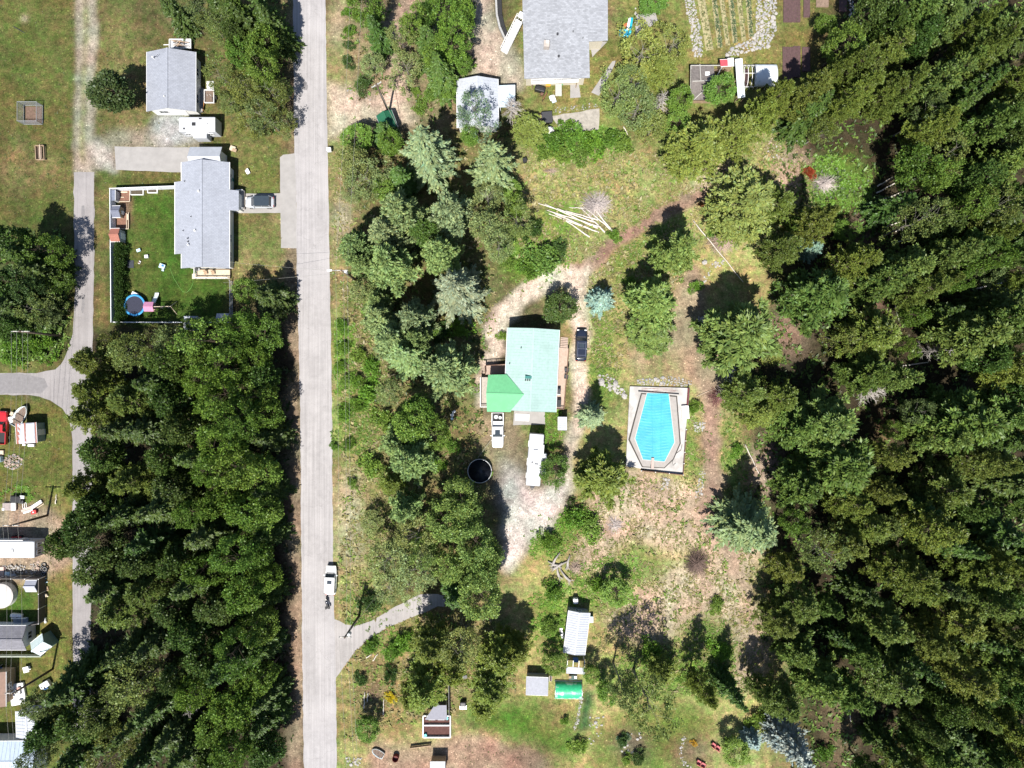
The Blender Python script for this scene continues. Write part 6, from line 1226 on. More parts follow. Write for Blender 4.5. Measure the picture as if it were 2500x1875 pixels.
# round black pool/tank
rt = thing('round_pool', 'round black-covered pool left of the long white trailer', 'pool', Vector((*G(1171, 1150, .9).xy, 0))); q = MB(); q.tube([(0, 0, 0), (0, 0, .9)], 1.86, 40, False); q.build('wall', mat('pool_wall', (.10, .11, .13), .6, 3, .1), rt, True)
n = 40; q = MB(); q.loft([[(math.cos(6.2832*i/n)*r_, math.sin(6.2832*i/n)*r_, z) for i in range(n)] for r_, z in ((1.82, .88), (1.7, .80), (1.2, .74), (.6, .72), (.05, .715))]); q.build('cover', mat('black_cover', (.012, .014, .02), .32, 2, .4, .25, 3), rt, True)
q = MB(); q.tube([(math.cos(6.2832*i/n)*1.87, math.sin(6.2832*i/n)*1.87, .92) for i in range(n+1)], .055, 8); q.build('rim', STEEL, rt, True)
wire('thin white hose line from the pickup to the round black pool', G(1204, 1068, .6), G(1166, 1118, .9), .1, None, .03)
rp = thing('round_pool', 'round beige-covered pool on the lower left fenced lawn', 'pool', Vector((*G(2, 1455, 1.1).xy, 0))); q = MB(); q.tube([(0, 0, 0), (0, 0, 1.1)], 1.95, 40, False); q.build('wall', WWHITE, rp, True)
q = MB(); q.loft([[(math.cos(6.2832*i/n)*r_, math.sin(6.2832*i/n)*r_, z) for i in range(n)] for r_, z in ((1.98, 1.1), (1.9, 1.14), (1.0, 1.17), (.05, 1.18))]); q.build('cover', mat('beige_cover', (.40, .375, .36), .7, 2, .06), rp, True)

# trampoline
tr = thing('trampoline', 'trampoline with blue rim beside the hedge in the yard', 'trampoline', Vector((*G(328, 745, .9).xy, 0))); q = MB(); q.tube([(0, 0, .84), (0, 0, .86)], 1.42, 36); q.build('mat', mat('jump_mat', (.02, .022, .04), .7, 5, .2), tr)
q = MB(); q.loft([[(math.cos(6.2832*i/36)*r_, math.sin(6.2832*i/36)*r_, z) for i in range(36)] for r_, z in ((1.42, .88), (1.62, .93), (1.72, .90), (1.72, .84), (1.42, .84), (1.42, .88))], False); q.build('rim_pad', mat('blue_pad', (.03, .22, .48), .5, 4, .12), tr, True)
for a in range(4):
    t = R(45+90*a); q = MB(); q.tube([(math.cos(t)*1.6, math.sin(t)*1.6, .86), (math.cos(t)*1.62, math.sin(t)*1.62, .0)], .03, 6); q.build('leg', STEEL, tr)
# play set
PINK = mat('pink_cloth', (.36, .16, .26), .7, 4, .15); ps = thing('play_set', 'play set with pink canopy, pale slide and swing beam in the yard', 'play set', G(378, 752))
for x in (-.6, .6):
    for y in (-.6, .6): q = MB(); q.bar((x, y, 0), (x, y, 2.0), .09); q.build('post', WOOD, ps)
q = MB(); q.box((0, 0, 1.1), (1.3, 1.3, .08)); q.build('platform', WOOD, ps)
q = MB(); n = 6; [q.slab([(-.75, y0, 2.0+.35*(1-abs(y0)/.75)), (.75, y0, 2.0+.35*(1-abs(y0)/.75)), (.75, y1, 2.0+.35*(1-abs(y1)/.75)), (-.75, y1, 2.0+.35*(1-abs(y1)/.75))], .03) for y0, y1 in ((-.75, 0), (0, .75))]; q.build('canopy', PINK, ps)
q = MB(); q.loft([[(x-.32, y, z), (x-.27, y, z-.08), (x+.27, y, z-.08), (x+.32, y, z), (x+.32, y, z+.12), (x+.27, y, z), (x-.27, y, z), (x-.32, y, z+.12)] for x, y, z in ((.25, .62, 1.15), (.32, 1.2, .75), (.42, 1.9, .3), (.48, 2.4, .2))]); q.build('slide', mat('pale_plastic', (.55, .60, .60), .4, 3, .05), ps)
q = MB(); q.bar((.6, 0, 2.0), (3.4, .05, 2.0), .09); q.build('swing_beam', PALEWOOD, ps)
for s in (-1, 1): q = MB(); q.bar((3.4, .05, 2.0), (3.5, .05+s*1.0, 0), .08); q.build('leg', PALEWOOD, ps)
for x in (1.4, 2.4):
    q = MB(); [q.tube([(x+d_, .03, 1.95), (x+d_, .03, .5)], .012, 4, False) for d_ in (-.2, .2)]; ro_ = q.build('swing', DARKM, ps); q = MB(); q.box((x, .03, .5), (.5, .2, .04)); q.build('seat', DARKM, ro_)
# small yard things
def blob(name, label, cat, px, py, parts, ang=0, z=0):
    root = thing(name, label, cat, Vector((*G(px, py).xy, z)), R(ang))
    for nm, c_, d_, m in parts: q = MB(); q.box(c_, d_); q.build(nm, m, root, bevel=min(d_)*.2)
    return root
LBLUE = mat('pale_blue_plastic', (.42, .56, .62), .45, 3, .06); TEAL = mat('teal_plastic', (.02, .16, .14), .5, 3, .1); WPL = mat('white_plastic', (.66, .66, .66), .45, 3, .05); YEL = mat('yellow_plastic', (.60, .48, .10), .5, 3, .1); REDP = mat('red_plastic', (.45, .04, .04), .5, 3, .1); BLUEP = mat('blue_plastic', (.03, .12, .35), .5, 3, .1)
blob('play_table', 'pale blue plastic play table on the lawn below house corner', 'table', 399, 651, [('top', (0, 0, .5), (.9, .7, .08), LBLUE), ('leg', (-.35, 0, .24), (.1, .5, .48), LBLUE), ('leg', (.35, 0, .24), (.1, .5, .48), LBLUE), ('tray', (.1, .1, .56), (.4, .3, .05), BLUEP), ('seat', (.25, -.55, .25), (.35, .3, .3), LBLUE)], -20)
blob('toy_bin', 'teal toy box on the yard lawn nearest the hedge', 'box', 341, 612, [('box', (0, 0, .2), (.55, .4, .4), TEAL), ('lid', (0, 0, .42), (.6, .45, .05), LBLUE)], 20)
blob('toy_bin', 'pale square stool on the yard lawn', 'stool', 360, 627, [('box', (0, 0, .2), (.5, .45, .4), LBLUE), ('lid', (0, 0, .42), (.55, .5, .05), WPL)], 5)
blob('toy_car', 'tiny white and brown toy on the yard lawn', 'toy', 342, 641, [('body', (0, 0, .18), (.5, .3, .2), WPL), ('cab', (-.05, 0, .34), (.25, .26, .14), BROWNP)], 60)
blob('ground_mat', 'dark square mat lying beside the hedge', 'mat', 319, 645, [('sheet', (0, 0, .03), (.95, 1.2, .05), mat('charcoal_mat', (.03, .035, .045), .8, 5, .2)), ('edge', (.5, 0, .06), (.06, 1.2, .08), DARKM)])
blob('chest', 'white chest beside the top of the trampoline', 'chest', 333, 719, [('box', (0, 0, .3), (.85, .5, .6), WPL), ('lid', (0, 0, .63), (.9, .55, .06), WPL)], -25)
blob('ball_toy', 'small yellow ball-shaped toy under the brown shed', 'toy', 305, 599, [('ball', (0, 0, .22), (.42, .42, .42), YEL), ('base', (0, 0, .04), (.3, .3, .08), YEL)])
blob('cold_frame', 'wide white-edged cold frame under the top yard fence', 'planter', 336, 467, [('frame', (0, -.6, .15), (2.0, .1, .3), TRIM), ('frame', (0, .3, .15), (2.0, .1, .3), TRIM), ('frame', (-1, -.15, .15), (.1, .9, .3), TRIM), ('frame', (1, -.15, .15), (.1, .9, .3), TRIM), ('soil', (0, -.15, .1), (1.9, .8, .18), mat('soil', (.06, .05, .035), .95, 5, .3))])
blob('cold_frame', 'small white-edged cold frame nearest the pale house', 'planter', 374, 466, [('frame', (0, -.35, .15), (1.6, .12, .3), TRIM), ('frame', (0, .3, .15), (1.6, .12, .3), TRIM), ('frame', (-.75, 0, .15), (.12, .7, .3), TRIM), ('frame', (.75, 0, .15), (.12, .7, .3), TRIM), ('soil', (0, 0, .1), (1.5, .6, .18), MATS['soil'])])
blob('compost_bay', 'wooden-framed brown mulch pen above the hen house', 'pen', 303, 478, [('rail', (0, 1.0, .4), (2.2, .1, .15), PALEWOOD), ('rail', (0, -1.0, .4), (2.2, .1, .15), PALEWOOD), ('rail', (1.1, 0, .4), (.1, 2.0, .15), PALEWOOD), ('mulch', (0, 0, .1), (2.1, 1.9, .2), mat('mulch', (.16, .085, .06), .95, 5, .4, .6)), ('plank', (.1, .5, .3), (1.2, .2, .06), PALEWOOD), ('plank', (-.3, -.3, .3), (.9, .12, .06), PALEWOOD)])
blob('compost_bay', 'wooden-railed brown mulch pen below the hen house', 'pen', 303, 540, [('rail', (.9, 0, .4), (.1, 2.6, .15), PALEWOOD), ('rail', (.6, 0, .4), (.08, 2.4, .12), PALEWOOD), ('rail', (0, -1.3, .4), (1.9, .1, .15), PALEWOOD), ('mulch', (-.1, 0, .1), (1.9, 2.5, .2), MATS['mulch']), ('log', (.75, .6, .3), (.2, .9, .2), PALEWOOD)])
blob('cabinet', 'white cabinet beside the dark hen house in yard', 'cabinet', 286, 524, [('box', (0, 0, .45), (.95, .7, .9), WPL), ('lid', (0, 0, .93), (1.0, .75, .06), WPL)])
hs = MB(); hp = [(415, 655), (425, 680), (437, 700), (446, 712), (456, 714), (466, 704), (472, 690), (470, 678)]; hs.tube([G(*p)+Vector((0, 0, .03)) for p in hp], .025, 5); tag(hs.build('garden_hose', mat('green_hose', (.13, .28, .07), .5, 5, .1)), 'light green garden hose looping over the yard lawn', 'hose')
for px_, side in ((508, 'left'), (526, 'right')): blob('deck_chair', f'{side} brown wicker chair on the small beige deck', 'chair', px_, 668, [('seat', (0, 0, .42), (.5, .5, .08), WOOD), ('back', (0, .25, .7), (.5, .07, .5), WOOD), ('leg', (-.2, -.2, .2), (.06, .06, .38), WOOD), ('leg', (.2, -.2, .2), (.06, .06, .38), WOOD), ('leg', (-.2, .2, .2), (.06, .06, .38), WOOD), ('leg', (.2, .2, .2), (.06, .06, .38), WOOD)], 10, .6)
blob('grill', 'grey barbecue grill in the left corner of the beige deck', 'grill', 488, 661, [('body', (0, 0, .55), (.5, .4, .5), STEEL), ('lid', (0, 0, .88), (.5, .42, .18), DARKM), ('shelf', (.4, 0, .75), (.3, .35, .04), STEEL)], 0, .6)
blob('water_barrel', 'blue rain barrel at the right wall of the pale house', 'barrel', 566, 528, [('barrel', (0, 0, .45), (.55, .55, .9), BLUEP), ('lid', (0, 0, .92), (.6, .6, .05), BLUEP)])
blob('mailbox', 'white mailbox cluster standing at the right road edge', 'mailbox', 807, 370, [('box', (0, 0, .9), (.75, .6, .9), WPL), ('post', (0, 0, .25), (.25, .25, .5), STEEL), ('door', (-.39, 0, .9), (.03, .5, .8), STEEL)], 5)
blob('rock_seat', 'white boulder-shaped planter on the lawn right of garage', 'planter', 606, 420, [('pot', (0, 0, .2), (.6, .7, .4), WPL), ('plant', (.15, .2, .45), (.35, .35, .2), WPL)], 30)
blob('pallet_box', 'open wooden crate stack near the white garage roof of pale house', 'crate', 570, 364, [('crate', (0, 0, .25), (.9, .8, .5), PALEWOOD), ('lid', (.4, -.2, .5), (.7, .5, .06), WOOD)], -20)
blob('teal_pot', 'round teal lid right of the pale house front', 'pot', 567, 440, [('pot', (0, 0, .3), (.6, .6, .6), TEAL), ('lid', (0, 0, .62), (.5, .5, .06), mat('bright_teal', (.05, .35, .33), .5, 3, .1))])
# hedge
(cm, tm), h0, r0 = PROTO['S'][0]; hd = thing('hedge', 'tall dense green hedge inside the left fence of the yard', 'hedge', G(293, 690))
for i in range(16):
    (cm, tm), h0, r0 = PROTO['S'][i % 3]; p = base(291, 600+i*12, 1.4); v = G(*p)-G(293, 690)
    o = link('hedge_bush', cm, hd); o.location = v; o.scale = (.62, .62, 1.12); o.rotation_euler = (0, 0, i*1.3); o.color = (.05, .095, .022, 1)
# dog kennel, wooden frame
kn = thing('dog_kennel', 'square wire mesh kennel with brown floor on the left field', 'kennel', G(82, 281)); a_ = 1.5; z = 1.7
for x0, y0, x1, y1 in ((-a_, -a_, a_, -a_), (a_, -a_, a_, a_), (a_, a_, -a_, a_), (-a_, a_, -a_, -a_)):
    q = MB(); P0, P1 = Vector((x0, y0, 0)), Vector((x1, y1, 0)); u = (P1-P0).normalized()*.03
    for zz0 in (.05, z): q.bar(P0+u+Vector((0, 0, zz0)), P1-u+Vector((0, 0, zz0)), .05)
    for j in range(1, 24): q.bar(P0.lerp(P1, j/24)+Vector((0, 0, .05)), P0.lerp(P1, j/24)+Vector((0, 0, z)), .012)
    for j in range(1, 13): q.bar(P0+Vector((0, 0, z*j/13)), P1+Vector((0, 0, z*j/13)), .012)
    q.build('mesh_panel', STEEL, kn); q = MB(); q.bar(P0, P0+Vector((0, 0, z+.05)), .07); q.build('post', STEEL, kn)
q = MB(); q.box((.05, 0, .03), (2.6, 2.7, .05)); q.build('floor', mat('dirt_floor', (.115, .075, .055), .95, 3, .3, .4), kn)
wf = thing('wooden_frame', 'open weathered wooden trough on the dry part of left field', 'trough', G(103, 375), R(3))
for x in (-.65, .65): q = MB(); q.bar((x, -1.1, .45), (x, 1.1, .45), .08, .5); q.build('side_plank', WOOD, wf)
for y in (-1.1, 1.1): q = MB(); q.bar((-.65, y, .45), (.65, y, .45), .07, .5); q.build('end_plank', WOOD, wf)
q = MB(); q.bar((.1, -1.2, .75), (.1, 1.2, .75), .1, .06); q.build('handle_beam', PALEWOOD, wf); q = MB(); q.box((-.25, 0, .2), (.7, 2.0, .05)); q.build('floor', BROWNI, wf)
sk = MB(); sk.tube([G(33, 65)+Vector((0, 0, .06)), G(47, 73)+Vector((0, 0, .08)), G(61, 81)+Vector((0, 0, .05))], [.05, .06, .03], 6); tag(sk.build('stick', DARKM), 'dark fallen stick on the grass of the top left field', 'stick')
# ---------------------------------------------------------------- stones
STONE = mat('pale_stone', (.30, .285, .27), .9, 3, .22, .4, 6); STONE2 = mat('grey_stone', (.24, .235, .235), .9, 3, .25, .4, 6); STONE3 = mat('pinkish_stone', (.32, .245, .205), .9, 3, .22, .4, 6)
def rock_mesh(seed, m):
    r = random.Random(seed); b = MB(); rings = []; n = 6
    for k, (z, w) in enumerate(((-.45, .6), (-.1, 1.0), (.3, .85), (.52, .35))):
        rings.append([(math.cos(6.2832*i/n+k*.4)*w*.5*r.uniform(.75, 1.2), math.sin(6.2832*i/n+k*.4)*w*.5*r.uniform(.75, 1.2), z*.6*r.uniform(.8, 1.15)) for i in range(n)])
    b.loft(rings); return b.mesh('stone', m)
ROCKS = {k: [rock_mesh(i+j*10, m) for i in range(5)] for j, (k, m) in enumerate((('a', STONE), ('b', STONE2), ('c', STONE3)))}
def rocks(name, label, poly, n, size, kinds='ab', cat='rocks', seed=0, pile=0.0, root=None, ragged=1.0, part='stone'):
    r = random.Random(seed+17); p = np.array(poly); x0, y0 = p.min(0); x1, y1 = p.max(0); cx_, cy_ = p.mean(0); o0 = G(cx_, cy_)
    root = root or thing(name, label, cat, o0); k = 0; t = 0; done = []
    while k < n and t < n*60:
        t += 1; x, y = r.uniform(x0, x1), r.uniform(y0, y1)
        if not inside(poly, np.array([x]), np.array([y]))[0]: continue
        s = size*r.choice((.45, .6, .8, 1.0, 1.35))*r.uniform(.8, 1.2)*.9; g = G(x, y)
        if any((g.x-a)**2+(g.y-b)**2 < (.36*(s+c_))**2 for a, b, c_ in done[-140:]): continue
        done.append((g.x, g.y, s)); d = math.hypot(x-cx_, y-cy_)/(max(x1-x0, y1-y0)/2+1e-6)
        o = link(part, r.choice(ROCKS[r.choice(kinds)]), root); v = g-Vector((*root.location.xy, 0)); v.z = s*.06+pile*max(0, 1-d)*r.uniform(.5, 1); o.location = v; o.scale = (s, s*r.uniform(.7, 1), s*r.uniform(.6, .9)); o.rotation_euler = (r.uniform(-.4, .4), r.uniform(-.4, .4), r.uniform(0, 6.28)); k += 1
    return root
rocks('rock_wall', 'straight pale rock wall left of the crop rows', [(1666, -20), (1690, -20), (1714, 100), (1716, 138), (1694, 138), (1686, 70)], 120, .62, 'aab', 'rock wall', 1)
rocks('rock_wall', 'wide curving pale rock wall right of the crop rows', [(1846, -20), (1896, -20), (1895, 70), (1875, 115), (1830, 128), (1772, 138), (1772, 126), (1825, 100), (1846, 80)], 230, .72, 'aab', 'rock wall', 2)
rocks('rock_wall', 'thin stone edging strip right of the brown planting beds', [(2072, -20), (2086, -20), (2088, 60), (2076, 70)], 40, .5, 'ab', 'rock wall', 3)
rocks('boulder_pile', 'white boulders strung along the left foot of the big pine', [(1704, 772), (1716, 770), (1728, 815), (1716, 828)], 22, .8, 'a', 'boulders', 4)
rocks('boulder_pile', 'heap of white boulders at the right end of bare dirt', [(1766, 875), (1792, 872), (1796, 905), (1782, 940), (1768, 940), (1774, 905)], 40, .95, 'a', 'boulders', 5, .3)
rocks('stone_steps', 'flat pale stones stepping down to the pool corner', [(1458, 915), (1486, 912), (1512, 938), (1532, 962), (1520, 968), (1494, 952), (1470, 945)], 26, 1.15, 'aa', 'stones', 6)
rocks('stone_row', 'row of pale stones above the top edge of pool', [(1556, 926), (1600, 924), (1640, 918), (1690, 930), (1690, 942), (1600, 940), (1556, 938)], 80, .6, 'ab', 'stones', 7)
rocks('stone_heap', 'scatter of pale stones right of the pool bench', [(1692, 1030), (1722, 1032), (1718, 1052), (1698, 1056)], 24, .6, 'a', 'stones', 8)
rocks('stone_heap', 'loose stones along left edge of reddish track below pool', [(1708, 1150), (1722, 1150), (1712, 1215), (1698, 1215)], 34, .45, 'ab', 'stones', 9)
rocks('stone_heap', 'small loose stones below the pool wall', [(1618, 1168), (1636, 1168), (1630, 1200), (1616, 1195)], 14, .5, 'a', 'stones', 10)
rocks('stone_heap', 'pale stones in the shade above the olive pine bend', [(1738, 640), (1768, 636), (1766, 650), (1740, 652), (1722, 690), (1712, 690)], 22, .5, 'a', 'stones', 11)
rocks('stone_heap', 'pinkish stones in the opening at top of right wood', [(1872, 340), (1905, 330), (1915, 385), (1880, 410)], 40, .4, 'cca', 'stones', 12)
rocks('wood_heap', 'round heap of pinkish firewood blocks at left edge below tarp-roofed shed', ell(32, 1127, 23, 18), 90, .42, 'ccb', 'firewood', 13, .5, part='block')
rocks('rubble_heap', 'heap of white rubble beside the mobile home', [(8, 1380), (60, 1380), (68, 1400), (8, 1398)], 46, .5, 'a', 'rubble', 14, .35)
rocks('firewood_heap', 'pale split firewood heap left of the old tyres', [(74, 1378), (96, 1370), (96, 1402), (76, 1402)], 40, .5, 'ac', 'firewood', 15, .4, part='block')
rocks('flower_bed_edge', 'ring of white stones around bed with red chairs', [(1668, 1795), (1674, 1800), (1664, 1840), (1676, 1866), (1690, 1872), (1686, 1878), (1670, 1870), (1658, 1842)], 26, .42, 'a', 'stones', 16)
rocks('stepping_stones', 'scattered round white stones in bed right of the green strip', [(1438, 1750), (1474, 1748), (1468, 1800), (1450, 1820), (1438, 1815)], 20, .45, 'a', 'stones', 17)
rocks('bed_stones', 'white stones and pots among dark flower bed near bottom', [(1510, 1790), (1575, 1790), (1572, 1845), (1520, 1850)], 12, .4, 'a', 'stones', 18)
rocks('stone_edging', 'pale stone edging along the left of green strip', [(1419, 1690), (1424, 1690), (1414, 1760), (1404, 1785), (1398, 1783), (1408, 1755)], 40, .38, 'a', 'stones', 19)
rocks('stone_heap', 'white pieces and stones beside the power lines at bottom of road', [(842, 1848), (862, 1850), (885, 1850), (880, 1868), (846, 1866)], 20, .5, 'a', 'stones', 20)
rocks('stone_edge', 'low stone edging around the slab path below the balcony', [(1352, 262), (1464, 250), (1466, 262), (1420, 268), (1352, 276)], 40, .3, 'b', 'stones', 21)
rocks('stone_edge', 'pale stones along the gravel drive mouth near the tall pole', [(842, 205), (850, 205), (878, 232), (905, 242), (900, 248), (868, 240), (846, 220)], 30, .26, 'bc', 'stones', 22)
rocks('stone_edge', 'stone edging of the pathway bed near teal slide', [(1550, 20), (1555, 20), (1556, 86), (1550, 88)], 24, .34, 'a', 'stones', 23)
rr = random.Random(31)
for i, (px, py, tx) in enumerate(((1720, 640, 'at the top of shaded dirt below olive pine'), (2460, 495, 'lone in the wood near right edge'), (1880+60, 342, 'lone in opening at top of right wood'), (1850, 275, 'half hidden under olive pines beside tunnel'))):
    o = link('boulder', ROCKS['a'][i], None); o.location = G(px, py, .2); o.scale = (.9, .8, .7); tag(o, f'single white boulder {tx}', 'boulder')

# ---------------------------------------------------------------- logs and brush
PEEL = mat('peeled_log', (.50, .46, .41), .8, 3, .18, .3, 8); LOGM = mat('bark_log', (.22, .17, .13), .9, 4, .3, .4)
def log(label, a, b, r0=.11, m=None, z=.12, grp=None, seed=0, zb=None):
    rr_ = random.Random(seed); A_, B_ = G(*a)+Vector((0, 0, z)), G(*b)+Vector((0, 0, zb if zb is not None else z)); n = 6; d = (B_-A_); side = Vector((-d.y, d.x, 0)).normalized()
    pts = [A_.lerp(B_, i/n)+side*rr_.uniform(-.06, .06)*(0 < i < n) for i in range(n+1)]; q = MB(); q.tube(pts, [r0*(1-.5*i/n) for i in range(n+1)], 8); return tag(q.build('log', m or PEEL, None, True), label, 'log', grp)
z7 = lambda x, y: (1250+x/3.53, 470+y/3.53)
L_ = [((225, 95), (560, 200)), ((280, 100), (740, 310)), ((300, 155), (760, 300)), ((300, 180), (750, 345)), ((370, 190), (700, 330)), ((390, 140), (720, 260)), ((440, 230), (670, 385)), ((460, 160), (740, 240)), ((620, 130), (880, 345)), ((590, 130), (800, 345)), ((490, 130), (625, 138)), ((640, 60), (860, 330)), ((330, 165), (640, 300))]
tx = ['topmost thin', 'long upper', 'straight upper middle', 'middle', 'short middle', 'upper inner', 'lowest leftmost', 'short upper inner', 'right-hand slanting', 'inner slanting', 'short stub', 'rightmost slanting', 'lower middle']
for i, ((a, b), t_) in enumerate(zip(L_, tx)): log(f'{t_} peeled pale log in the fan beside the grey brush pile', z7(*b), z7(*a), .13 if i != 10 else .08, PEEL, .12+.07*(i % 3), 'fan of peeled logs', i)
for i, (a, b, t_) in enumerate((((2140, 456), (2176, 434), 'upper pale fallen trunk in right wood beside green patch'), ((2138, 472), (2186, 447), 'lower pale fallen trunk in right wood beside green patch'), ((2158, 486), (2202, 470), 'third pale fallen trunk below the green patch'), ((2160, 554), (2210, 538), 'pale fallen trunk level with the peeled logs'), ((2184, 566), (2210, 555), 'short pale fallen trunk beside another in right wood'), ((2176, 595), (2236, 578), 'thin pale trunk lying in right wood below two others'), ((2380, 705), (2440, 692), 'pale leaning trunk near right edge level with hedge'), ((2202, 893), (2262, 884), 'double pale trunk in dark gap level with pool top'), ((1692, 540), (1812, 690), 'thin long pale pole leaning across the shaded slope'), ((1818, 1085), (1850, 1155), 'thin pale pole lying right of reddish track'), ((2183, 745), (2190, 786), 'thin standing pale stem in right wood opening'), ((1335, 355), (1360, 358), 'thin pale log under the bright bush row'), ((1522, 310), (1532, 330), 'short white stump piece in the thicket'), ((895, 1605), (908, 1597), 'left short white log beside the lower driveway'), ((911, 1612), (923, 1595), 'right short white log beside the lower driveway'), ((1006, 1674), (1019, 1642), 'pale upright log piece left of chicken run roof'), ((936, 1743), (938, 1705), 'upright white pole below the yellow bush'), ((889, 1728), (891, 1688), 'left thin pale pole in the dark bed'), ((897, 1712), (899, 1690), 'right thin pale pole in the dark bed'), ((138, 1230), (140, 1206), 'thin yellow stake on the grass above tall pole'), ((2070, 1725), (2076, 1760), 'thin pale stem leaning in lower opening of wood'), ((1440, 1008+0), (1448, 1004), 'short pale stick beside the small fir'))):
    log(t_, a, b, .09 if i > 7 else .12, PEEL, .25, 'loose pale trunks and poles', 40+i, .6 if i < 11 else None)
bl_ = MB(); bl_.tube([G(1700, 968)+Vector((0, 0, .1)), G(1722, 958)+Vector((0, 0, .1)), G(1748, 948)+Vector((0, 0, .1)), G(1776, 940)+Vector((0, 0, .1))], .045, 6); tag(bl_.build('garden_hose', mat('tan_hose', (.42, .34, .26), .7, 5, .1)), 'pale hose lying from the pool corner to the boulders', 'hose')
def brush(label, px, py, rx, n, m, hgt=.9, seed=0, big=14, ry=None):
    r = random.Random(seed); root = thing('brush_pile', label, 'brush pile', G(px, py)); R_ = rx*S; ry_ = (ry or rx)*S; tw = MB()
    for i in range(n):
        a = r.uniform(0, 6.283); q_ = r.random()**.6; c_ = Vector((math.cos(a)*R_*q_*.6, math.sin(a)*ry_*q_*.6, hgt*(1-q_)*r.uniform(.3, 1)+.05)); d = a+r.uniform(-.8, .8); l = r.uniform(.4, 1.0)*R_*.6
        e = c_+Vector((math.cos(d)*l, math.sin(d)*l*ry_/R_, r.uniform(-.25, .2))); e.z = max(.03, e.z); s = c_-Vector((math.cos(d)*l*.6, math.sin(d)*l*.6*ry_/R_, r.uniform(-.3, .1))); s.z = max(.03, s.z)
        if i < big: q = MB(); q.tube([s, c_, e], [.06, .05, .02], 5); q.build('branch', m, root)
        else: tw.tube([s, c_, e], [.026, .022, .008], 3, False)
    tw.build('twigs', m, root, kind='stuff'); return root
GB = mat('grey_brush', (.40, .35, .33), .9, 5, .3); BB = mat('brown_brush', (.13, .09, .075), .9, 5, .4); PB_ = mat('pinkish_brush', (.34, .26, .21), .9, 5, .3)
brush('large grey brush pile at the head of the peeled logs', 1455, 502, 42, 420, GB, 1.3, 1, 30)
brush('grey-pink brush pile crossed by a long thin pole', 1762, 592, 44, 300, PB_, 1.0, 2, 20, 36)
brush('grey brush pile with reddish leaves beside bright green patch', 2012, 448, 36, 240, GB, 1.0, 3, 18, 30)
brush('dark brown brush heap in the lower clearing', 1700, 1372, 36, 420, BB, 1.3, 4, 14, 40)
brush('dry reddish bramble heap right of the pool', 1752, 968, 30, 260, mat('reddish_twig', (.17, .085, .075), .9, 5, .35), 1.1, 5, 8)
brush('twiggy dry heap at the bend of drive below pool', 1392, 1222, 14, 90, BB, .9, 6, 6)
brush('loose twigs under the bright bush row', 1345, 420, 24, 60, PB_, .4, 7, 6, 14)
brush('pale twig scatter below the spreading pine', 1500, 1280, 24, 110, GB, .3, 8, 8, 28)
brush('grey twig heap among stumps near drive end', 1405, 1385, 24, 130, PB_, .7, 9, 8)
rr = random.Random(8)
for i, (px, py, an, L) in enumerate(((1358, 1362, 60, 2.2), (1370, 1378, 30, 2.6), (1362, 1392, 100, 2.0), (1378, 1402, 130, 2.4), (1388, 1368, 80, 1.8), (1350, 1375, 160, 1.8))):
    st = thing('driftwood_stump', f"{['top left', 'central', 'lower left', 'bottom', 'right', 'leftmost'][i]} twisted grey stump in the root heap above ribbed cabin", 'stump', G(px, py), R(an)); q = MB(); q.tube([(-L/2, 0, .2), (-L*.1, .1, .32), (L/2, -.05, .22)], [.22, .17, .09], 8); q.build('stem', GREYWOOD, st, True)
    for k in range(5): a = rr.uniform(2.2, 4.1); q = MB(); q.tube([(-L*.45, 0, .25), (-L*.45+math.cos(a)*.4, math.sin(a)*.4, .25+rr.uniform(-.1, .3)), (-L*.45+math.cos(a)*.8, math.sin(a)*.8, .15+rr.uniform(-.05, .5))], [.09, .06, .02], 5); q.build('root', GREYWOOD, st)

# ---------------------------------------------------------------- crop rows, beds, greenhouses
SOILD = mat('dark_soil', (.075, .045, .045), .95, 4, .3, .5); STRAW = mat('straw_mulch', (.27, .24, .135), .95, 5, .35, .5)
def wdleaf(name, parent, pts, hgt, pal, seed):
    r = np.random.default_rng(seed); P_ = np.array(pts); n = len(P_); V = []; C = []
    for k in range(6):
        a = r.uniform(0, 6.283, n); l = hgt*r.uniform(.5, 1.2, n); D = np.stack([np.cos(a), np.sin(a), r.uniform(.4, 1.4, n)], -1); v, c = leaves(P_, D, l, l*.4, r, 1.0); V.append(v); C.append(c*np.repeat(np.array(pal)[r.integers(0, len(pal), n)], 4, 0))
    v = np.concatenate(V); c = np.concatenate(C); me = np_mesh(name, v, np.arange(len(v)).reshape(-1, 4), c, wm); o = link(name, me, parent); o['kind'] = 'stuff'; return o
z3 = lambda x, y: (1250+x/3.53, y/3.53)
ROWS = [((1622, -60), (1705, 432), 66, 0), ((1735, -60), (1795, 412), 44, 1), ((1800, -60), (1862, 392), 40, 0), ((1880, -60), (1925, 372), 44, 1), ((1950, -60), (2000, 352), 40, 0), ((2030, -60), (2062, 325), 44, 1)]
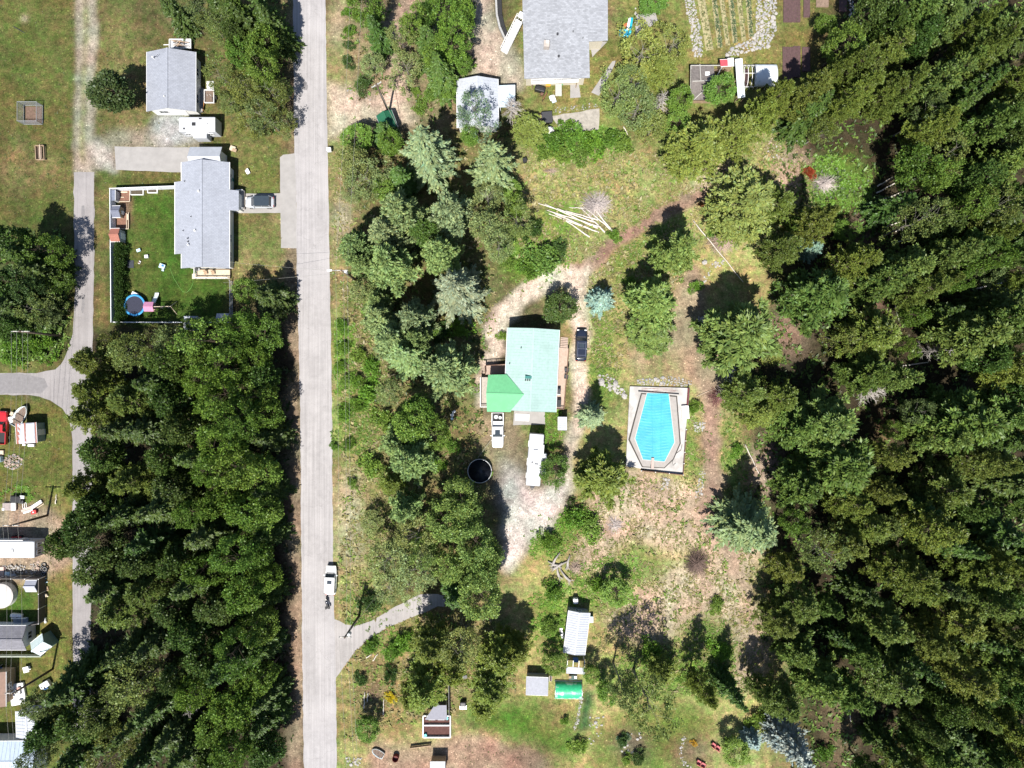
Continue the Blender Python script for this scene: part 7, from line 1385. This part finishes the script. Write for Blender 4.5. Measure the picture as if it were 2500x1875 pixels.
for i, (a, b, wz, g) in enumerate(ROWS):
    pa, pb = z3(*a), z3(*b); A_, B_ = G(*pa), G(*pb); c0 = (A_+B_)/2; d = B_-A_; L = d.length; an = math.atan2(d.y, d.x); w_ = wz/3.53*S
    root = thing('crop_row', f"{ORD[i]} planted crop row from the left between the rock walls", 'crop row', (c0.x, c0.y, 0), an, 'crop rows'); q = MB(); q.loft([[(x, -w_/2, 0), (x, -w_*.3, .16), (x, w_*.3, .16), (x, w_/2, 0)] for x in np.linspace(-L/2, L/2, 24)]); q.build('mulched_bed', STRAW, root)
    r = np.random.default_rng(400+i); n = int(L*w_*(14 if not g else 30)); pts = np.stack([r.uniform(-L/2, L/2, n), r.normal(0, w_*.2, n), np.full(n, .14)], -1); wdleaf('crop_plants', root, pts, .26, [(.13, .19, .06), (.17, .20, .09), (.28, .25, .13)] if not g else [(.10, .155, .075), (.12, .16, .09)], 410+i)
for i, (x0, y0, x1, y1, t_) in enumerate(((1912, -20, 1953, 55, 'wide dark bed at top edge right of curving rock wall'), (1961, -20, 1977, 43, 'narrow dark bed at top edge beside the wide one'), (1992, -20, 2022, 18, 'pale brown bed at top edge above round green tree'), (2048, -20, 2066, 30, 'dark bed at top edge beside stone edging strip'), (1910, 114, 1936, 200, 'left striped lower bed above the olive pines'), (1936, 112, 1953, 190, 'middle striped lower bed above the olive pines'), (1958, 114, 1977, 176, 'right striped lower bed above the olive pines'))):
    p0, p1 = G(x0, y1), G(x1, y0); c0 = (p0+p1)/2; w_, h_ = p1.x-p0.x, p1.y-p0.y; root = thing('planting_bed', t_, 'planting bed', c0); q = MB(); n = max(2, int(w_/.35))
    q.loft([[(-w_/2+w_*k/n, -h_/2, .0), (-w_/2+w_*k/n, -h_/2+.1, .14+.05*(k % 2)), (-w_/2+w_*k/n, h_/2-.1, .14+.05*(k % 2)), (-w_/2+w_*k/n, h_/2, .0)] for k in range(n+1)]); q.build('soil_ridge', SOILD if i != 2 else mat('brown_soil', (.17, .12, .09), .95, 4, .3, .5), root)
    r = np.random.default_rng(430+i); m_ = int(w_*h_*2); wdleaf('seedlings', root, np.stack([r.uniform(-w_/2, w_/2, m_), r.uniform(-h_/2, h_/2, m_), np.full(m_, .15)], -1), .12, [(.07, .12, .03), (.1, .1, .05)], 440+i)
# old greenhouse with bare frame
gh = thing('greenhouse', 'old dark-roofed greenhouse with bare rafters near the plastic tunnel', 'greenhouse', G(1716, 215)); 
q = MB(); q.slab([(-2.4, -2.6, 1.9), (1.2, -2.6, 1.9), (1.2, .2, 2.6), (-2.4, .2, 2.6)], .06); q.slab([(-2.4, .2, 2.6), (1.2, .2, 2.6), (1.2, 2.7, 2.0), (-2.4, 2.7, 2.0)], .06); q.build('roof', mat('old_dark_roof', (.13, .115, .11), .9, 3, .35, .3), gh)
for (a, b) in (((-2.3, 0, 2.68), (2.6, .2, 2.68)), ((1.0, 0, 2.68), (-1.9, -2.6, 2.05)), ((1.0, 0, 2.68), (1.3, -2.6, 2.05)), ((1.0, 0, 2.68), (2.4, -1.6, 2.0)), ((-1.0, 0, 2.7), (-1.0, 2.9, 2.1)), ((-2.4, 2.7, 2.1), (2.6, 2.7, 2.1)), ((1.0, 0, 2.68), (2.6, 2.7, 2.1)), ((-2.4, -2.6, 2.0), (-2.4, 2.7, 2.1))): q = MB(); q.bar(a, b, .12, .08); q.build('rafter', mat('grey_beam', (.34, .33, .31), .85, 4, .2), gh)
for x, y in ((-2.2, -2.4), (1.1, -2.4), (-2.2, 2.5), (2.5, 2.5), (2.5, -.1)): q = MB(); q.bar((x, y, 0), (x, y, 2.0), .12); q.build('post', WOOD, gh)
for x0, y0, x1, y1 in ((-2.2, -2.4, -2.2, 2.5), (-2.2, -2.4, 1.1, -2.4), (-2.2, 2.5, 2.5, 2.5)): q = MB(); q.bar((x0, y0, .5), (x1, y1, .5), .05, 1.0); q.build('wall_board', WOOD, gh)
q = MB(); q.box((.1, 1.3, 2.42), (.7, .6, .06)); q.build('skylight', TRIM, gh)
PLAST = mat('white_film', (.58, .62, .65), .5, 2, .08, n2=(1.1, (.36, .46, .47), .62, .72))
pt = thing('plastic_tunnel', 'long white plastic strip roof between green tree and tunnel frame', 'greenhouse', G(1797, 205), R(4)); q = MB(); q.slab([(-.55, -3.0, 2.1), (.55, -3.0, 2.2), (.55, 3.1, 2.2), (-.55, 3.1, 2.1)], .04); q.build('film', PLAST, pt)
for x in (-.5, .5):
    for y in (-2.9, 0, 3.0): q = MB(); q.bar((x, y, 0), (x, y, 2.1), .09); q.build('post', WOOD, pt)
hg = thing('hoop_greenhouse', 'white film hoop greenhouse with open rib frame at its left', 'greenhouse', G(1848, 192)); 
for i in range(9):
    x = -2.6+i*.62; q = MB(); q.tube([(x, -1.7*math.cos(math.pi*k/10), 2.0*math.sin(math.pi*k/10)*.55+1.0) for k in range(11)], .045, 6); q.build('hoop', TRIM, hg)
    for s in (-1, 1): q = MB(); q.bar((x, s*1.7, 0), (x, s*1.7, 1.02), .07); q.build('post', TRIM, hg)
q = MB(); q.loft([[(x, -1.74*math.cos(math.pi*k/12), 1.1*math.sin(math.pi*k/12)+1.05+.02*math.sin(x*6+k)) for k in range(13)] for x in np.linspace(-.7, 2.6, 12)], False); fo = q.build('film', PLAST, hg, True); fo.modifiers.new('s', 'SOLIDIFY').thickness = .02
q = MB(); [q.bar((-2.6, y, z), (2.5, y, z), .06) for y, z in ((-1.7, 1.0), (1.7, 1.0), (0, 2.1))]; q.build('purlin', TRIM, hg)
q = MB(); [q.box((-2.6+k*.9, 0, .2), (.6, 2.8, .3)) for k in range(2)]; q.build('planting_bench', SOILD, hg)
gable('shed', 'tiny shed with red and white roof above the plastic strip', 'shed', [(1757, 146), (1790, 144), (1791, 163), (1759, 164)], 2.1, .3, 'x', mat('red_sheet', (.48, .07, .09), .6, 3, .1), WTAN, .1, 0, mono=True)
q = MB(); q.box((.55, .05, 2.42), (.95, 1.2, .04)); q.build('white_sheet', TRIM, [o for o in bpy.data.objects if o.get('label', '').startswith('tiny shed')][0])
# teal slide pool
ts = thing('inflatable_slide', 'teal inflatable water slide with orange towel right of big house', 'inflatable', G(1527, 70), R(-8)); TL = mat('teal_vinyl', (.02, .30, .40), .35, 3, .12)
for nm, c_, d_ in (('side_wall', (.72, .25, .45), (.42, 2.5, .9)), ('front_wall', (-.15, -1.25, .25), (1.5, .32, .5)), ('left_wall', (-.85, -.8, .25), (.3, .9, .5)), ('inner_wall', (-.2, -.42, .25), (1.3, .26, .5))): q = MB(); q.box(c_, d_); q.build(nm, TL, ts, bevel=.12)
q = MB(); q.box((-.1, -.85, .12), (1.4, .7, .2)); q.build('basin', mat('teal_dark', (.02, .14, .24), .4, 3, .1), ts)
q = MB(); q.slab([(.1, -.3, .35), (.52, -.3, .4), (.52, 1.3, 1.1), (.2, 1.2, 1.05)], .1); q.build('ramp', TRIM, ts); q = MB(); q.box((-.1, .3, .45), (.75, .6, .1), .5); q.build('towel', mat('orange_towel', (.32, .10, .04), .8, 4, .2), ts)
# patio clutter below big house, grill, umbrella
blob('patio_table', 'glass-topped table on the patio below the balcony', 'table', 1363, 224, [('top', (0, 0, .72), (1.0, 1.9, .05), mat('pale_top', (.36, .36, .33), .4, 3, .1)), ('leg', (-.4, -.8, .35), (.07, .07, .7), STEEL), ('leg', (.4, -.8, .35), (.07, .07, .7), STEEL), ('leg', (-.4, .8, .35), (.07, .07, .7), STEEL), ('leg', (.4, .8, .35), (.07, .07, .7), STEEL)])
blob('covered_grill', 'black covered grill on patio below the balcony', 'grill', 1318, 222, [('cover', (0, 0, .55), (1.7, .8, 1.1), BLACKP), ('hood', (0, .1, 1.15), (1.2, .5, .2), BLACKP)], -15)
blob('bike_heap', 'rusty brown bicycle frame and boxes beside black grill', 'junk', 1330, 238, [('frame', (0, 0, .5), (1.2, .1, .5), mat('rust_metal', (.20, .08, .05), .8, 4, .3)), ('wheel', (-.5, 0, .35), (.6, .06, .6), RUBBER), ('wheel', (.5, 0, .35), (.6, .06, .6), RUBBER), ('box', (.2, .6, .3), (.6, .5, .6), BROWNP)], 60)
blob('storage_box', 'orange storage box on patio under the balcony edge', 'box', 1338, 209, [('box', (0, 0, .25), (.7, .45, .5), mat('orange_box', (.5, .25, .04), .6, 4, .1)), ('lid', (0, 0, .52), (.75, .5, .05), mat('orange_box', (.5, .25, .04)))])
blob('storage_box', 'green storage box on patio under the balcony edge', 'box', 1369, 207, [('box', (0, 0, .25), (.5, .5, .5), mat('green_box', (.03, .22, .10), .6, 4, .1)), ('lid', (0, 0, .52), (.55, .55, .05), mat('green_box', (.03, .22, .10)))])
blob('cushion_pile', 'heap of white cushions below the patio table', 'cushions', 1348, 240, [('cushion', (0, 0, .2), (.9, .7, .3), WPL), ('cushion', (.1, -.5, .15), (.7, .6, .25), LBLUE), ('cushion', (-.1, .1, .4), (.6, .5, .2), WPL)], 20)
blob('hot_tub', 'covered black hot tub on small slatted platform below patio', 'hot tub', 1335, 291, [('tub', (0, 0, .45), (1.6, 1.7, .9), BLACKP), ('cover', (0, 0, .95), (1.65, 1.75, .1), DARKM), ('platform', (-.9, 0, .1), (1.0, 1.8, .15), WOOD)], 5)
um = thing('sunshade', 'folded white sunshade cloth beside the black hot tub', 'sunshade', G(1340, 320), R(10)); n = 12; b = MB(); b.loft([[(math.cos(6.2832*i/n)*r_*(1+.2*math.sin(3*i)), math.sin(6.2832*i/n)*r_*.8, z) for i in range(n)] for r_, z in ((.75, .6), (.5, 1.1), (.2, 1.6), (.03, 1.8))]); b.build('cloth', WPL, um); b = MB(); b.tube([(0, 0, 0), (0, 0, 1.85)], .04, 6); b.build('pole', STEEL, um)
blob('tarp_heap', 'grey-blue tarp heap half hidden in the thicket below garden path', 'tarp', 1554, 218, [('sheet', (0, 0, .35), (1.2, 1.3, .6), mat('grey_tarp', (.24, .26, .31), .6, 3, .15)), ('fold', (.2, .3, .7), (.7, .6, .2), mat('grey_tarp', (.24, .26, .31)))], 25)
blob('bin', 'black bin standing at the edge of meadow below the pale fir', 'bin', 1281, 395, [('bin', (0, 0, .5), (.6, .6, 1.0), BLACKP), ('lid', (0, 0, 1.02), (.66, .66, .08), BLACKP)], 20)
blob('white_box', 'small white box in the trees beside upper dirt drive', 'box', 933, 133, [('box', (0, 0, .3), (.5, .5, .6), WPL), ('lid', (0, 0, .63), (.55, .55, .06), WPL)], 20)
# deck furniture of the mint house
def chair(label, px, py, z, ang, m, cat='chair', w=.6, name='deck_chair'):
    return blob(name, label, cat, px, py, [('seat', (0, 0, .42), (w, .55, .06), m), ('backrest', (0, .3, .75), (w, .08, .6), m), ('leg', (-w/2+.05, -.22, .2), (.05, .05, .4), m), ('leg', (w/2-.05, -.22, .2), (.05, .05, .4), m), ('leg', (-w/2+.05, .25, .2), (.05, .05, .4), m), ('leg', (w/2-.05, .25, .2), (.05, .05, .4), m), ('armrest', (-w/2, 0, .62), (.06, .55, .05), m), ('armrest', (w/2, 0, .62), (.06, .55, .05), m)], ang, z)
chair('upper dark metal chair on the long wooden deck', 1381, 904, 1.1, -80, DARKM); chair('lower dark metal chair on the long wooden deck', 1380, 920, 1.1, -100, DARKM)
blob('grill', 'white grill box against wall in middle of long wooden deck', 'grill', 1362, 956, [('body', (0, 0, .5), (.6, 1.0, .9), WPL), ('lid', (0, 0, 1.0), (.6, .8, .2), DARKM)], 0, 1.1)
blob('hot_box', 'dark round-cornered box at the bottom end of long deck', 'box', 1362, 984, [('box', (0, 0, .4), (.7, 1.1, .8), DARKM), ('lid', (0, 0, .83), (.75, 1.15, .07), BLACKP)], 0, 1.1)
blob('white_sheet', 'white rectangular sheet lying on the concrete patio slab', 'sheet', 1275, 1019, [('sheet', (0, 0, .05), (2.2, 1.1, .06), WPL), ('fold', (.9, .4, .1), (.3, .3, .06), WPL)], -2, .10)
blob('white_bucket', 'white bucket and blue bag at edge of trees left of pickup', 'bucket', 1104, 1013, [('bucket', (0, 0, .25), (.5, .5, .5), WPL), ('bag', (.5, .3, .15), (.6, .4, .3), WPL), ('bag', (-.3, -.5, .15), (.4, .4, .3), LBLUE)], 30)
# green tunnel, chicken run, lower garden
gt = thing('poly_tunnel', 'low green and white plastic tunnel right of corrugated shed', 'greenhouse', Vector((*G(1387, 1683).xy, 0)), R(-1)); n = 12; GP = mat('green_film', (.03, .36, .17), .4, 2, .2, .3, 5, n2=(.9, (.35, .55, .42), .52, .62))
q = MB(); q.loft([[(x, -1.35*math.cos(math.pi*k/n), 1.25*math.sin(math.pi*k/n)+.12+.025*math.sin(x*7+k*2)) for k in range(n+1)] for x in np.linspace(-2.1, 2.1, 16)], False); q.build('film', GP, gt, True).modifiers.new('s', 'SOLIDIFY').thickness = .02
for y in (-1.36, 1.36): q = MB(); q.bar((-2.15, y, .12), (2.15, y, .12), .14, .24); q.build('base_board', TRIM, gt)
for x in (-2.1, 2.1):
    q = MB(); q.tube([(x, -1.36*math.cos(math.pi*k/n), 1.27*math.sin(math.pi*k/n)+.12) for k in range(n+1)], .05, 6); q.build('hoop', STEEL, gt)
blob('garden_table', 'dark potting table with trays between cabin and green tunnel', 'table', 1398, 1650, [('top', (0, 0, .75), (1.3, .7, .06), mat('dark_green_top', (.03, .06, .05), .6, 4, .2)), ('leg', (-.55, 0, .36), (.08, .5, .72), WOOD), ('leg', (.55, 0, .36), (.08, .5, .72), WOOD), ('tray', (.4, .1, .82), (.4, .4, .1), TRIM), ('tray', (-.45, .1, .82), (.35, .35, .1), WOOD)])
blob('planter_box', 'small pale planter beside the corrugated shed', 'planter', 1344, 1654, [('box', (0, 0, .25), (.4, .9, .5), TRIM), ('soil', (0, 0, .5), (.3, .8, .05), SOILD)])
blob('white_tank', 'white water tank on stand above the ribbed cabin', 'tank', 1404, 1463, [('tank', (0, 0, .75), (.8, .9, .9), WPL), ('lid', (.1, .2, 1.23), (.3, .3, .08), WPL), ('stand', (0, 0, .15), (.7, .8, .3), WOOD)], 3)
blob('blue_barrel', 'teal barrel at the upper right wall of ribbed cabin', 'barrel', 1442, 1508, [('barrel', (0, 0, .5), (.55, .9, 1.0), mat('teal_barrel', (.05, .22, .26), .5, 3, .1)), ('lid', (0, 0, 1.02), (.6, .95, .05), LBLUE)])
blob('lumber', 'grey lumber leaning along the left wall of ribbed cabin', 'lumber', 1372, 1545, [('plank', (0, 0, .15), (.3, 1.6, .1), STEEL), ('plank', (-.25, .2, .1), (.2, 1.3, .1), GREYWOOD), ('plank', (.1, -.3, .25), (.15, 1.0, .08), TRIM)], 8)
crn = thing('chicken_run', 'white-framed brown chicken run with grey roof at top', 'chicken run', G(1067, 1757)); q = MB(); q.slab([(-1.7, .75, 1.75), (1.7, .75, 1.75), (1.7, 3.2, 2.15), (-.2, 3.2, 2.15)], .07); q.build('roof', mat('slate_panel', (.17, .17, .20), .7, 3, .1), crn)
q = MB(); q.box((0, -.9, .06), (4.1, 3.3, .1)); q.build('litter', mat('chocolate_soil', (.075, .035, .03), .95, 3, .3, .4), crn)
for a, b in (((-2.15, -2.6, .3), (2.15, -2.6, .3)), ((-2.15, -2.6, .3), (-2.15, .8, .3)), ((2.15, -2.6, .3), (2.15, .8, .3)), ((-2.15, .8, .3), (2.15, .8, .3)), ((-2.0, -.7, .3), (2.0, -.7, .3))): q = MB(); q.bar(a, b, .16, .5); q.build('frame_board', TRIM, crn)
for x in (-.75, .7): q = MB(); q.box((x, .35, .45), (1.05, .3, .3)); q.build('nest_box', TRIM, crn)
for x, y in ((-1.8, -2.3), (1.6, .4)): q = MB(); q.tube([(x, y, .1), (x, y, .5)], .25, 12); q.build('feeder', mat('teal_feeder', (.05, .33, .34), .5, 3, .1), crn)
for x in (-1.6, 1.6): q = MB(); q.bar((x, .9, 0), (x, .9, 1.72), .1); q.build('post', TRIM, crn)
q = MB(); q.bar((1.6, 3.1, 0), (1.6, 3.1, 2.05), .1); q.bar((0, 3.1, 0), (0, 3.1, 2.05), .1); q.build('post', TRIM, crn)
blob('rabbit_cage', 'small dark cage with pale front right of chicken run', 'cage', 1131, 1718, [('cage', (0, .2, .5), (.95, .8, .9), DARKM), ('tray', (0, -.45, .3), (1.1, .6, .12), STEEL), ('stand', (0, 0, .1), (.9, .8, .2), WOOD)])
blob('wheelbarrow', 'dark garden barrow with white tub between olive pines', 'wheelbarrow', 1127, 1652, [('tray', (0, 0, .45), (.7, .5, .3), WPL), ('handle', (.6, 0, .4), (.6, .5, .04), DARKM), ('wheel', (-.45, 0, .2), (.4, .1, .4), RUBBER)], 10)
dr = thing('barrel', 'rusty red burn barrel on the lower dirt path', 'barrel', G(967, 1847)); q = MB(); q.tube([(0, 0, 0), (0, 0, .9)], .5, 20, False); q.build('drum', mat('rusty_red', (.17, .035, .03), .8, 4, .35), dr).modifiers.new('s', 'SOLIDIFY').thickness = .03; q = MB(); q.tube([(0, 0, .0), (0, 0, .25)], .46, 20); q.build('ash', mat('ash', (.10, .04, .04), .95, 4, .3), dr)
for i, (px, py, an, t_) in enumerate(((1741, 1816, 140, 'upper left red garden chair near small blue spruce'), (1752, 1823, 140, 'upper right red garden chair near small blue spruce'), (1705, 1858, 150, 'left red garden chair at the bottom edge'), (1716, 1864, 150, 'right red garden chair at the bottom edge'))): chair(t_, px, py, 0, an, mat('faded_red', (.42, .10, .11), .6, 3, .1), name='garden_chair', w=.7)
(cm, tm), h0, r0 = PROTO['S'][1]
for px, py, r_, c_, t_ in ((955, 1701, 15, (.50, .40, .02), 'yellow flowering bush beside the white upright pole'), (1693, 1813, 9, (.45, .27, .03), 'orange flowering plant inside the stone-ringed bed'), (1518, 1806, 12, (.13, .24, .13), 'pale green cabbage-like plant in dark flower bed'), (1532, 1797, 9, (.15, .22, .14), 'small grey-green plant beside pale cabbage plant'), (1955+20, 425, 16, (.25, .05, .02), 'reddish leafy bush beside the grey brush pile in wood'), (1712, 500+2, 8, (.28, .12, .05), 'rusty dead bush at upper end of dirt track')):
    o = thing('flowering_bush', t_, 'bush', G(px, py)); o.scale = (r_*S/r0, r_*S/r0, r_*S*.9/h0); c = link('leaves', cm, o); c.color = (*c_, 1); link('stem', tm, o)
# ---------------------------------------------------------------- clutter, lower left yards
def tyre(label, px, py, z=0, an=0, tilt=0, r=.36, m=None):
    root = thing('tyre', label, 'tyre', Vector((*G(px, py).xy, z+.12))); n = 22; q = MB(); rings = [[Vector((math.cos(a)*(r+.11*math.cos(t)), math.sin(a)*(r+.11*math.cos(t)), .11*math.sin(t))) for t in np.linspace(0, 6.2832, 9)[:-1]] for a in np.linspace(0, 6.2832, n)]; q.loft(rings, False); q.build('tread', m or RUBBER, root, True); q = MB(); q.loft([[Vector((math.cos(a)*(r-.10+.02*k), math.sin(a)*(r-.10+.02*k), .10)) for a in np.linspace(0, 6.2832, n)] for k in range(2)], False); q.build('white_wall', WPL, root); root.rotation_euler = (tilt, 0, an)
for i, (px, py, z, t_) in enumerate(((108, 1379, 0, 'topmost'), (105, 1388, .0, 'left'), (113, 1388, .2, 'central bright-rimmed'), (110, 1394, .05, 'lower middle'), (107, 1400, 0, 'lowest'))): tyre(f'{t_} old tyre in the heap right of the firewood', px, py, z, i, .15*(i-2))
blob('dark_bin', 'black open trailer box with white sink among planks at left', 'bin', 46, 1217, [('box', (0, 0, .5), (1.7, 1.1, .9), BLACKP), ('sink', (1.0, .4, .75), (.7, .5, .2), WPL), ('box', (.7, -.4, .35), (.8, .6, .6), DARKM)], -4)
blob('board_stack', 'grey boards with white towel at the left edge among planks', 'boards', 27, 1236, [('boards', (0, 0, .25), (2.2, 1.2, .4), mat('mauve_board', (.26, .22, .21), .85, 3, .15)), ('cloth', (.7, 0, .5), (.7, 1.2, .08), WPL), ('cloth', (-.9, -.4, .5), (.4, .4, .1), WPL)], 0)
blob('plank_stack', 'stack of pale planks laid at an angle beside red box', 'planks', 93, 1232, [('plank', (0, .25, .2), (1.9, .25, .25), TRIM), ('plank', (0, -.05, .22), (1.9, .25, .25), mat('pale_grey_plank', (.44, .42, .42), .7, 3, .1)), ('plank', (.1, -.4, .1), (1.7, .1, .1), PALEWOOD)], 33)
blob('plank_stack', 'pinkish boards lying left of the red box', 'planks', 67, 1246, [('plank', (0, .2, .1), (1.8, .4, .12), mat('pink_board', (.42, .32, .28), .8, 3, .15)), ('plank', (.1, -.2, .1), (1.6, .3, .1), TRIM), ('plank', (.4, .4, .2), (.9, .2, .1), MATS['pink_board'])], 18)
blob('window_frame', 'white lattice window frame lying among planks at left', 'frame', 61, 1234, [('bar', (-.3, 0, .1), (.08, .9, .1), TRIM), ('bar', (0, 0, .1), (.08, .9, .1), TRIM), ('bar', (.3, 0, .1), (.08, .9, .1), TRIM), ('bar', (0, .42, .1), (.7, .08, .1), TRIM), ('bar', (0, -.42, .1), (.7, .08, .1), TRIM)], 5)
blob('red_crate', 'bright red crate at the end of the pale planks', 'crate', 87, 1249, [('crate', (0, 0, .3), (.75, .55, .5), REDP), ('rim', (0, 0, .56), (.8, .6, .05), REDP), ('bag', (0, 0, .6), (.2, .2, .1), WPL)], 12)
blob('red_car_part', 'red quad bike in the shade above the white mobile home', 'quad bike', 46, 1313, [('body', (0, 0, .55), (1.5, .55, .3), REDP), ('seat', (-.2, 0, .75), (.6, .35, .12), BLACKP), ('wheel', (-.55, .35, .28), (.5, .2, .5), RUBBER), ('wheel', (.55, .35, .28), (.5, .2, .5), RUBBER), ('wheel', (-.55, -.35, .28), (.5, .2, .5), RUBBER), ('wheel', (.55, -.35, .28), (.5, .2, .5), RUBBER), ('handlebar', (.35, 0, .9), (.1, .6, .08), DARKM)])
blob('scrap_sheet', 'crumpled metal scrap sheets below the white rubble heap', 'scrap', 28, 1403, [('sheet', (0, 0, .2), (1.8, .5, .1), STEEL), ('sheet', (.3, -.3, .3), (1.4, .4, .08), TRIM), ('sheet', (-.5, .2, .3), (.8, .5, .1), LBLUE)], -8)
blob('brick_row', 'row of brown planks and soil left of rubble at edge', 'planks', 5, 1395, [('plank', (0, 0, .15), (.9, 1.6, .3), MATS['pink_board']), ('soil', (.4, .3, .1), (.7, .9, .2), SOILD)])
blob('white_tent', 'white rumpled bags and chairs above the charcoal roof', 'bags', 40, 1500, [('bag', (0, 0, .4), (.9, .6, .7), WPL), ('bag', (.8, .1, .4), (.9, .5, .6), WPL), ('cloth', (-.5, -.2, .2), (.5, .5, .4), WPL)], -10)
blob('deck_box', 'pale blue-grey deck boards above the charcoal roof', 'deck', 53, 1517, [('platform', (0, 0, .2), (2.3, 1.4, .3), mat('blue_grey_deck', (.26, .29, .33), .7, 3, .1)), ('railing', (0, .7, .6), (2.3, .06, .7), TRIM)])
blob('garden_set', 'white plastic garden table and chairs on lawn below pale fence', 'table', 70, 1631, [('top', (0, 0, .7), (.9, .9, .06), WPL), ('leg', (0, 0, .35), (.12, .12, .7), WPL), ('base', (0, 0, .04), (.6, .6, .08), WPL), ('napkin', (.2, .2, .75), (.3, .3, .04), WPL)], 15)
blob('kayak_rack', 'blue-grey covered swing seat at the left edge', 'swing seat', 14, 1638, [('canopy', (0, 0, 1.7), (2.4, .9, .1), mat('slate_canvas', (.16, .21, .28), .7, 3, .15)), ('post', (-1.1, 0, .85), (.08, .8, 1.7), STEEL), ('post', (1.1, 0, .85), (.08, .8, 1.7), STEEL), ('seat', (0, 0, .5), (1.8, .5, .1), BLUEP)], -48)
blob('clutter_deck', 'white deck crowded with pale furniture under bottom left trees', 'deck', 47, 1692, [('platform', (0, 0, .3), (2.4, 3.4, .5), TRIM), ('table', (.2, .3, .9), (1.2, .9, .08), WPL), ('leg', (.2, .3, .7), (.1, .1, .4), WPL), ('chair', (-.6, 1.2, .8), (.6, .6, .5), WPL), ('chair', (.5, -1.1, .8), (.7, .5, .5), WPL), ('cushion', (.6, .9, .75), (.5, .5, .3), mat('red_white_cloth', (.45, .25, .22), .8, 8, .3))], 10)
blob('white_car_cover', 'white and blue covered quad under trees right of clutter deck', 'cover', 116, 1668, [('cover', (0, 0, .5), (1.6, 1.0, .8), WPL), ('hood', (-.3, -.5, .4), (.8, .5, .5), BLUEP)], 30)
blob('paddling_pool', 'broken pale blue ring toy outside the dark fence', 'toy', 110, 1418, [('ring', (0, .3, .12), (.9, .15, .2), LBLUE), ('ring', (-.4, 0, .12), (.15, .7, .2), LBLUE), ('ring', (0, -.3, .12), (.9, .15, .2), LBLUE)], 20)
blob('wood_pallet', 'brown wooden pallet outside the dark fence', 'pallet', 111, 1438, [('slat', (0, .25, .15), (1.1, .14, .05), WOOD), ('slat', (0, 0, .15), (1.1, .14, .05), WOOD), ('slat', (0, -.25, .15), (1.1, .14, .05), WOOD), ('runner', (-.45, 0, .06), (.1, .7, .12), WOOD), ('runner', (.45, 0, .06), (.1, .7, .12), WOOD)], 15)
blob('cream_bag', 'cream coloured sack outside the dark fence below pallet', 'sack', 111, 1451, [('sack', (0, 0, .25), (.9, .5, .45), mat('cream_cloth', (.55, .47, .35), .8, 3, .1)), ('neck', (.5, -.1, .2), (.3, .2, .2), MATS['cream_cloth'])], -15)
blob('white_bags', 'white bags at the foot of the dark fence corner', 'bags', 112, 1511, [('bag', (0, 0, .25), (.4, .6, .5), WPL), ('bag', (.1, -.4, .2), (.35, .35, .35), WPL)], 0)
blob('garbage_bags', 'white barrel and bags above the tarp-roofed shed by boat', 'barrel', 33, 1023, [('drum', (0, 0, .4), (.7, .85, .75), WPL), ('bag', (.6, -.1, .3), (.6, .6, .5), WPL), ('board', (.9, .25, .5), (.7, .4, .1), TRIM)], 15)
blob('fridge', 'tan cushion on black box beside the boat bow', 'box', 38, 1011, [('box', (.3, .1, .35), (.7, .6, .6), BLACKP), ('cushion', (-.25, 0, .55), (.5, .6, .25), mat('tan_cushion', (.45, .36, .26), .8, 3, .15))], -25)
blob('white_sheets', 'white sheets leaning at the bottom wall of tarp-roofed shed', 'sheets', 80, 1087, [('sheet', (0, 0, .3), (1.0, .4, .5), WPL), ('sheet', (-1.2, .1, .2), (.5, .3, .35), WPL)], 0)
blob('side_deck', 'pale wooden step and blue-white box at left edge above firewood heap', 'step', 3, 1112, [('step', (0, .5, .2), (1.2, .7, .4), PALEWOOD), ('box', (0, -.5, .5), (.9, 1.0, 1.0), LBLUE), ('side', (.3, .0, .3), (.2, .2, .5), WOOD)], 0)
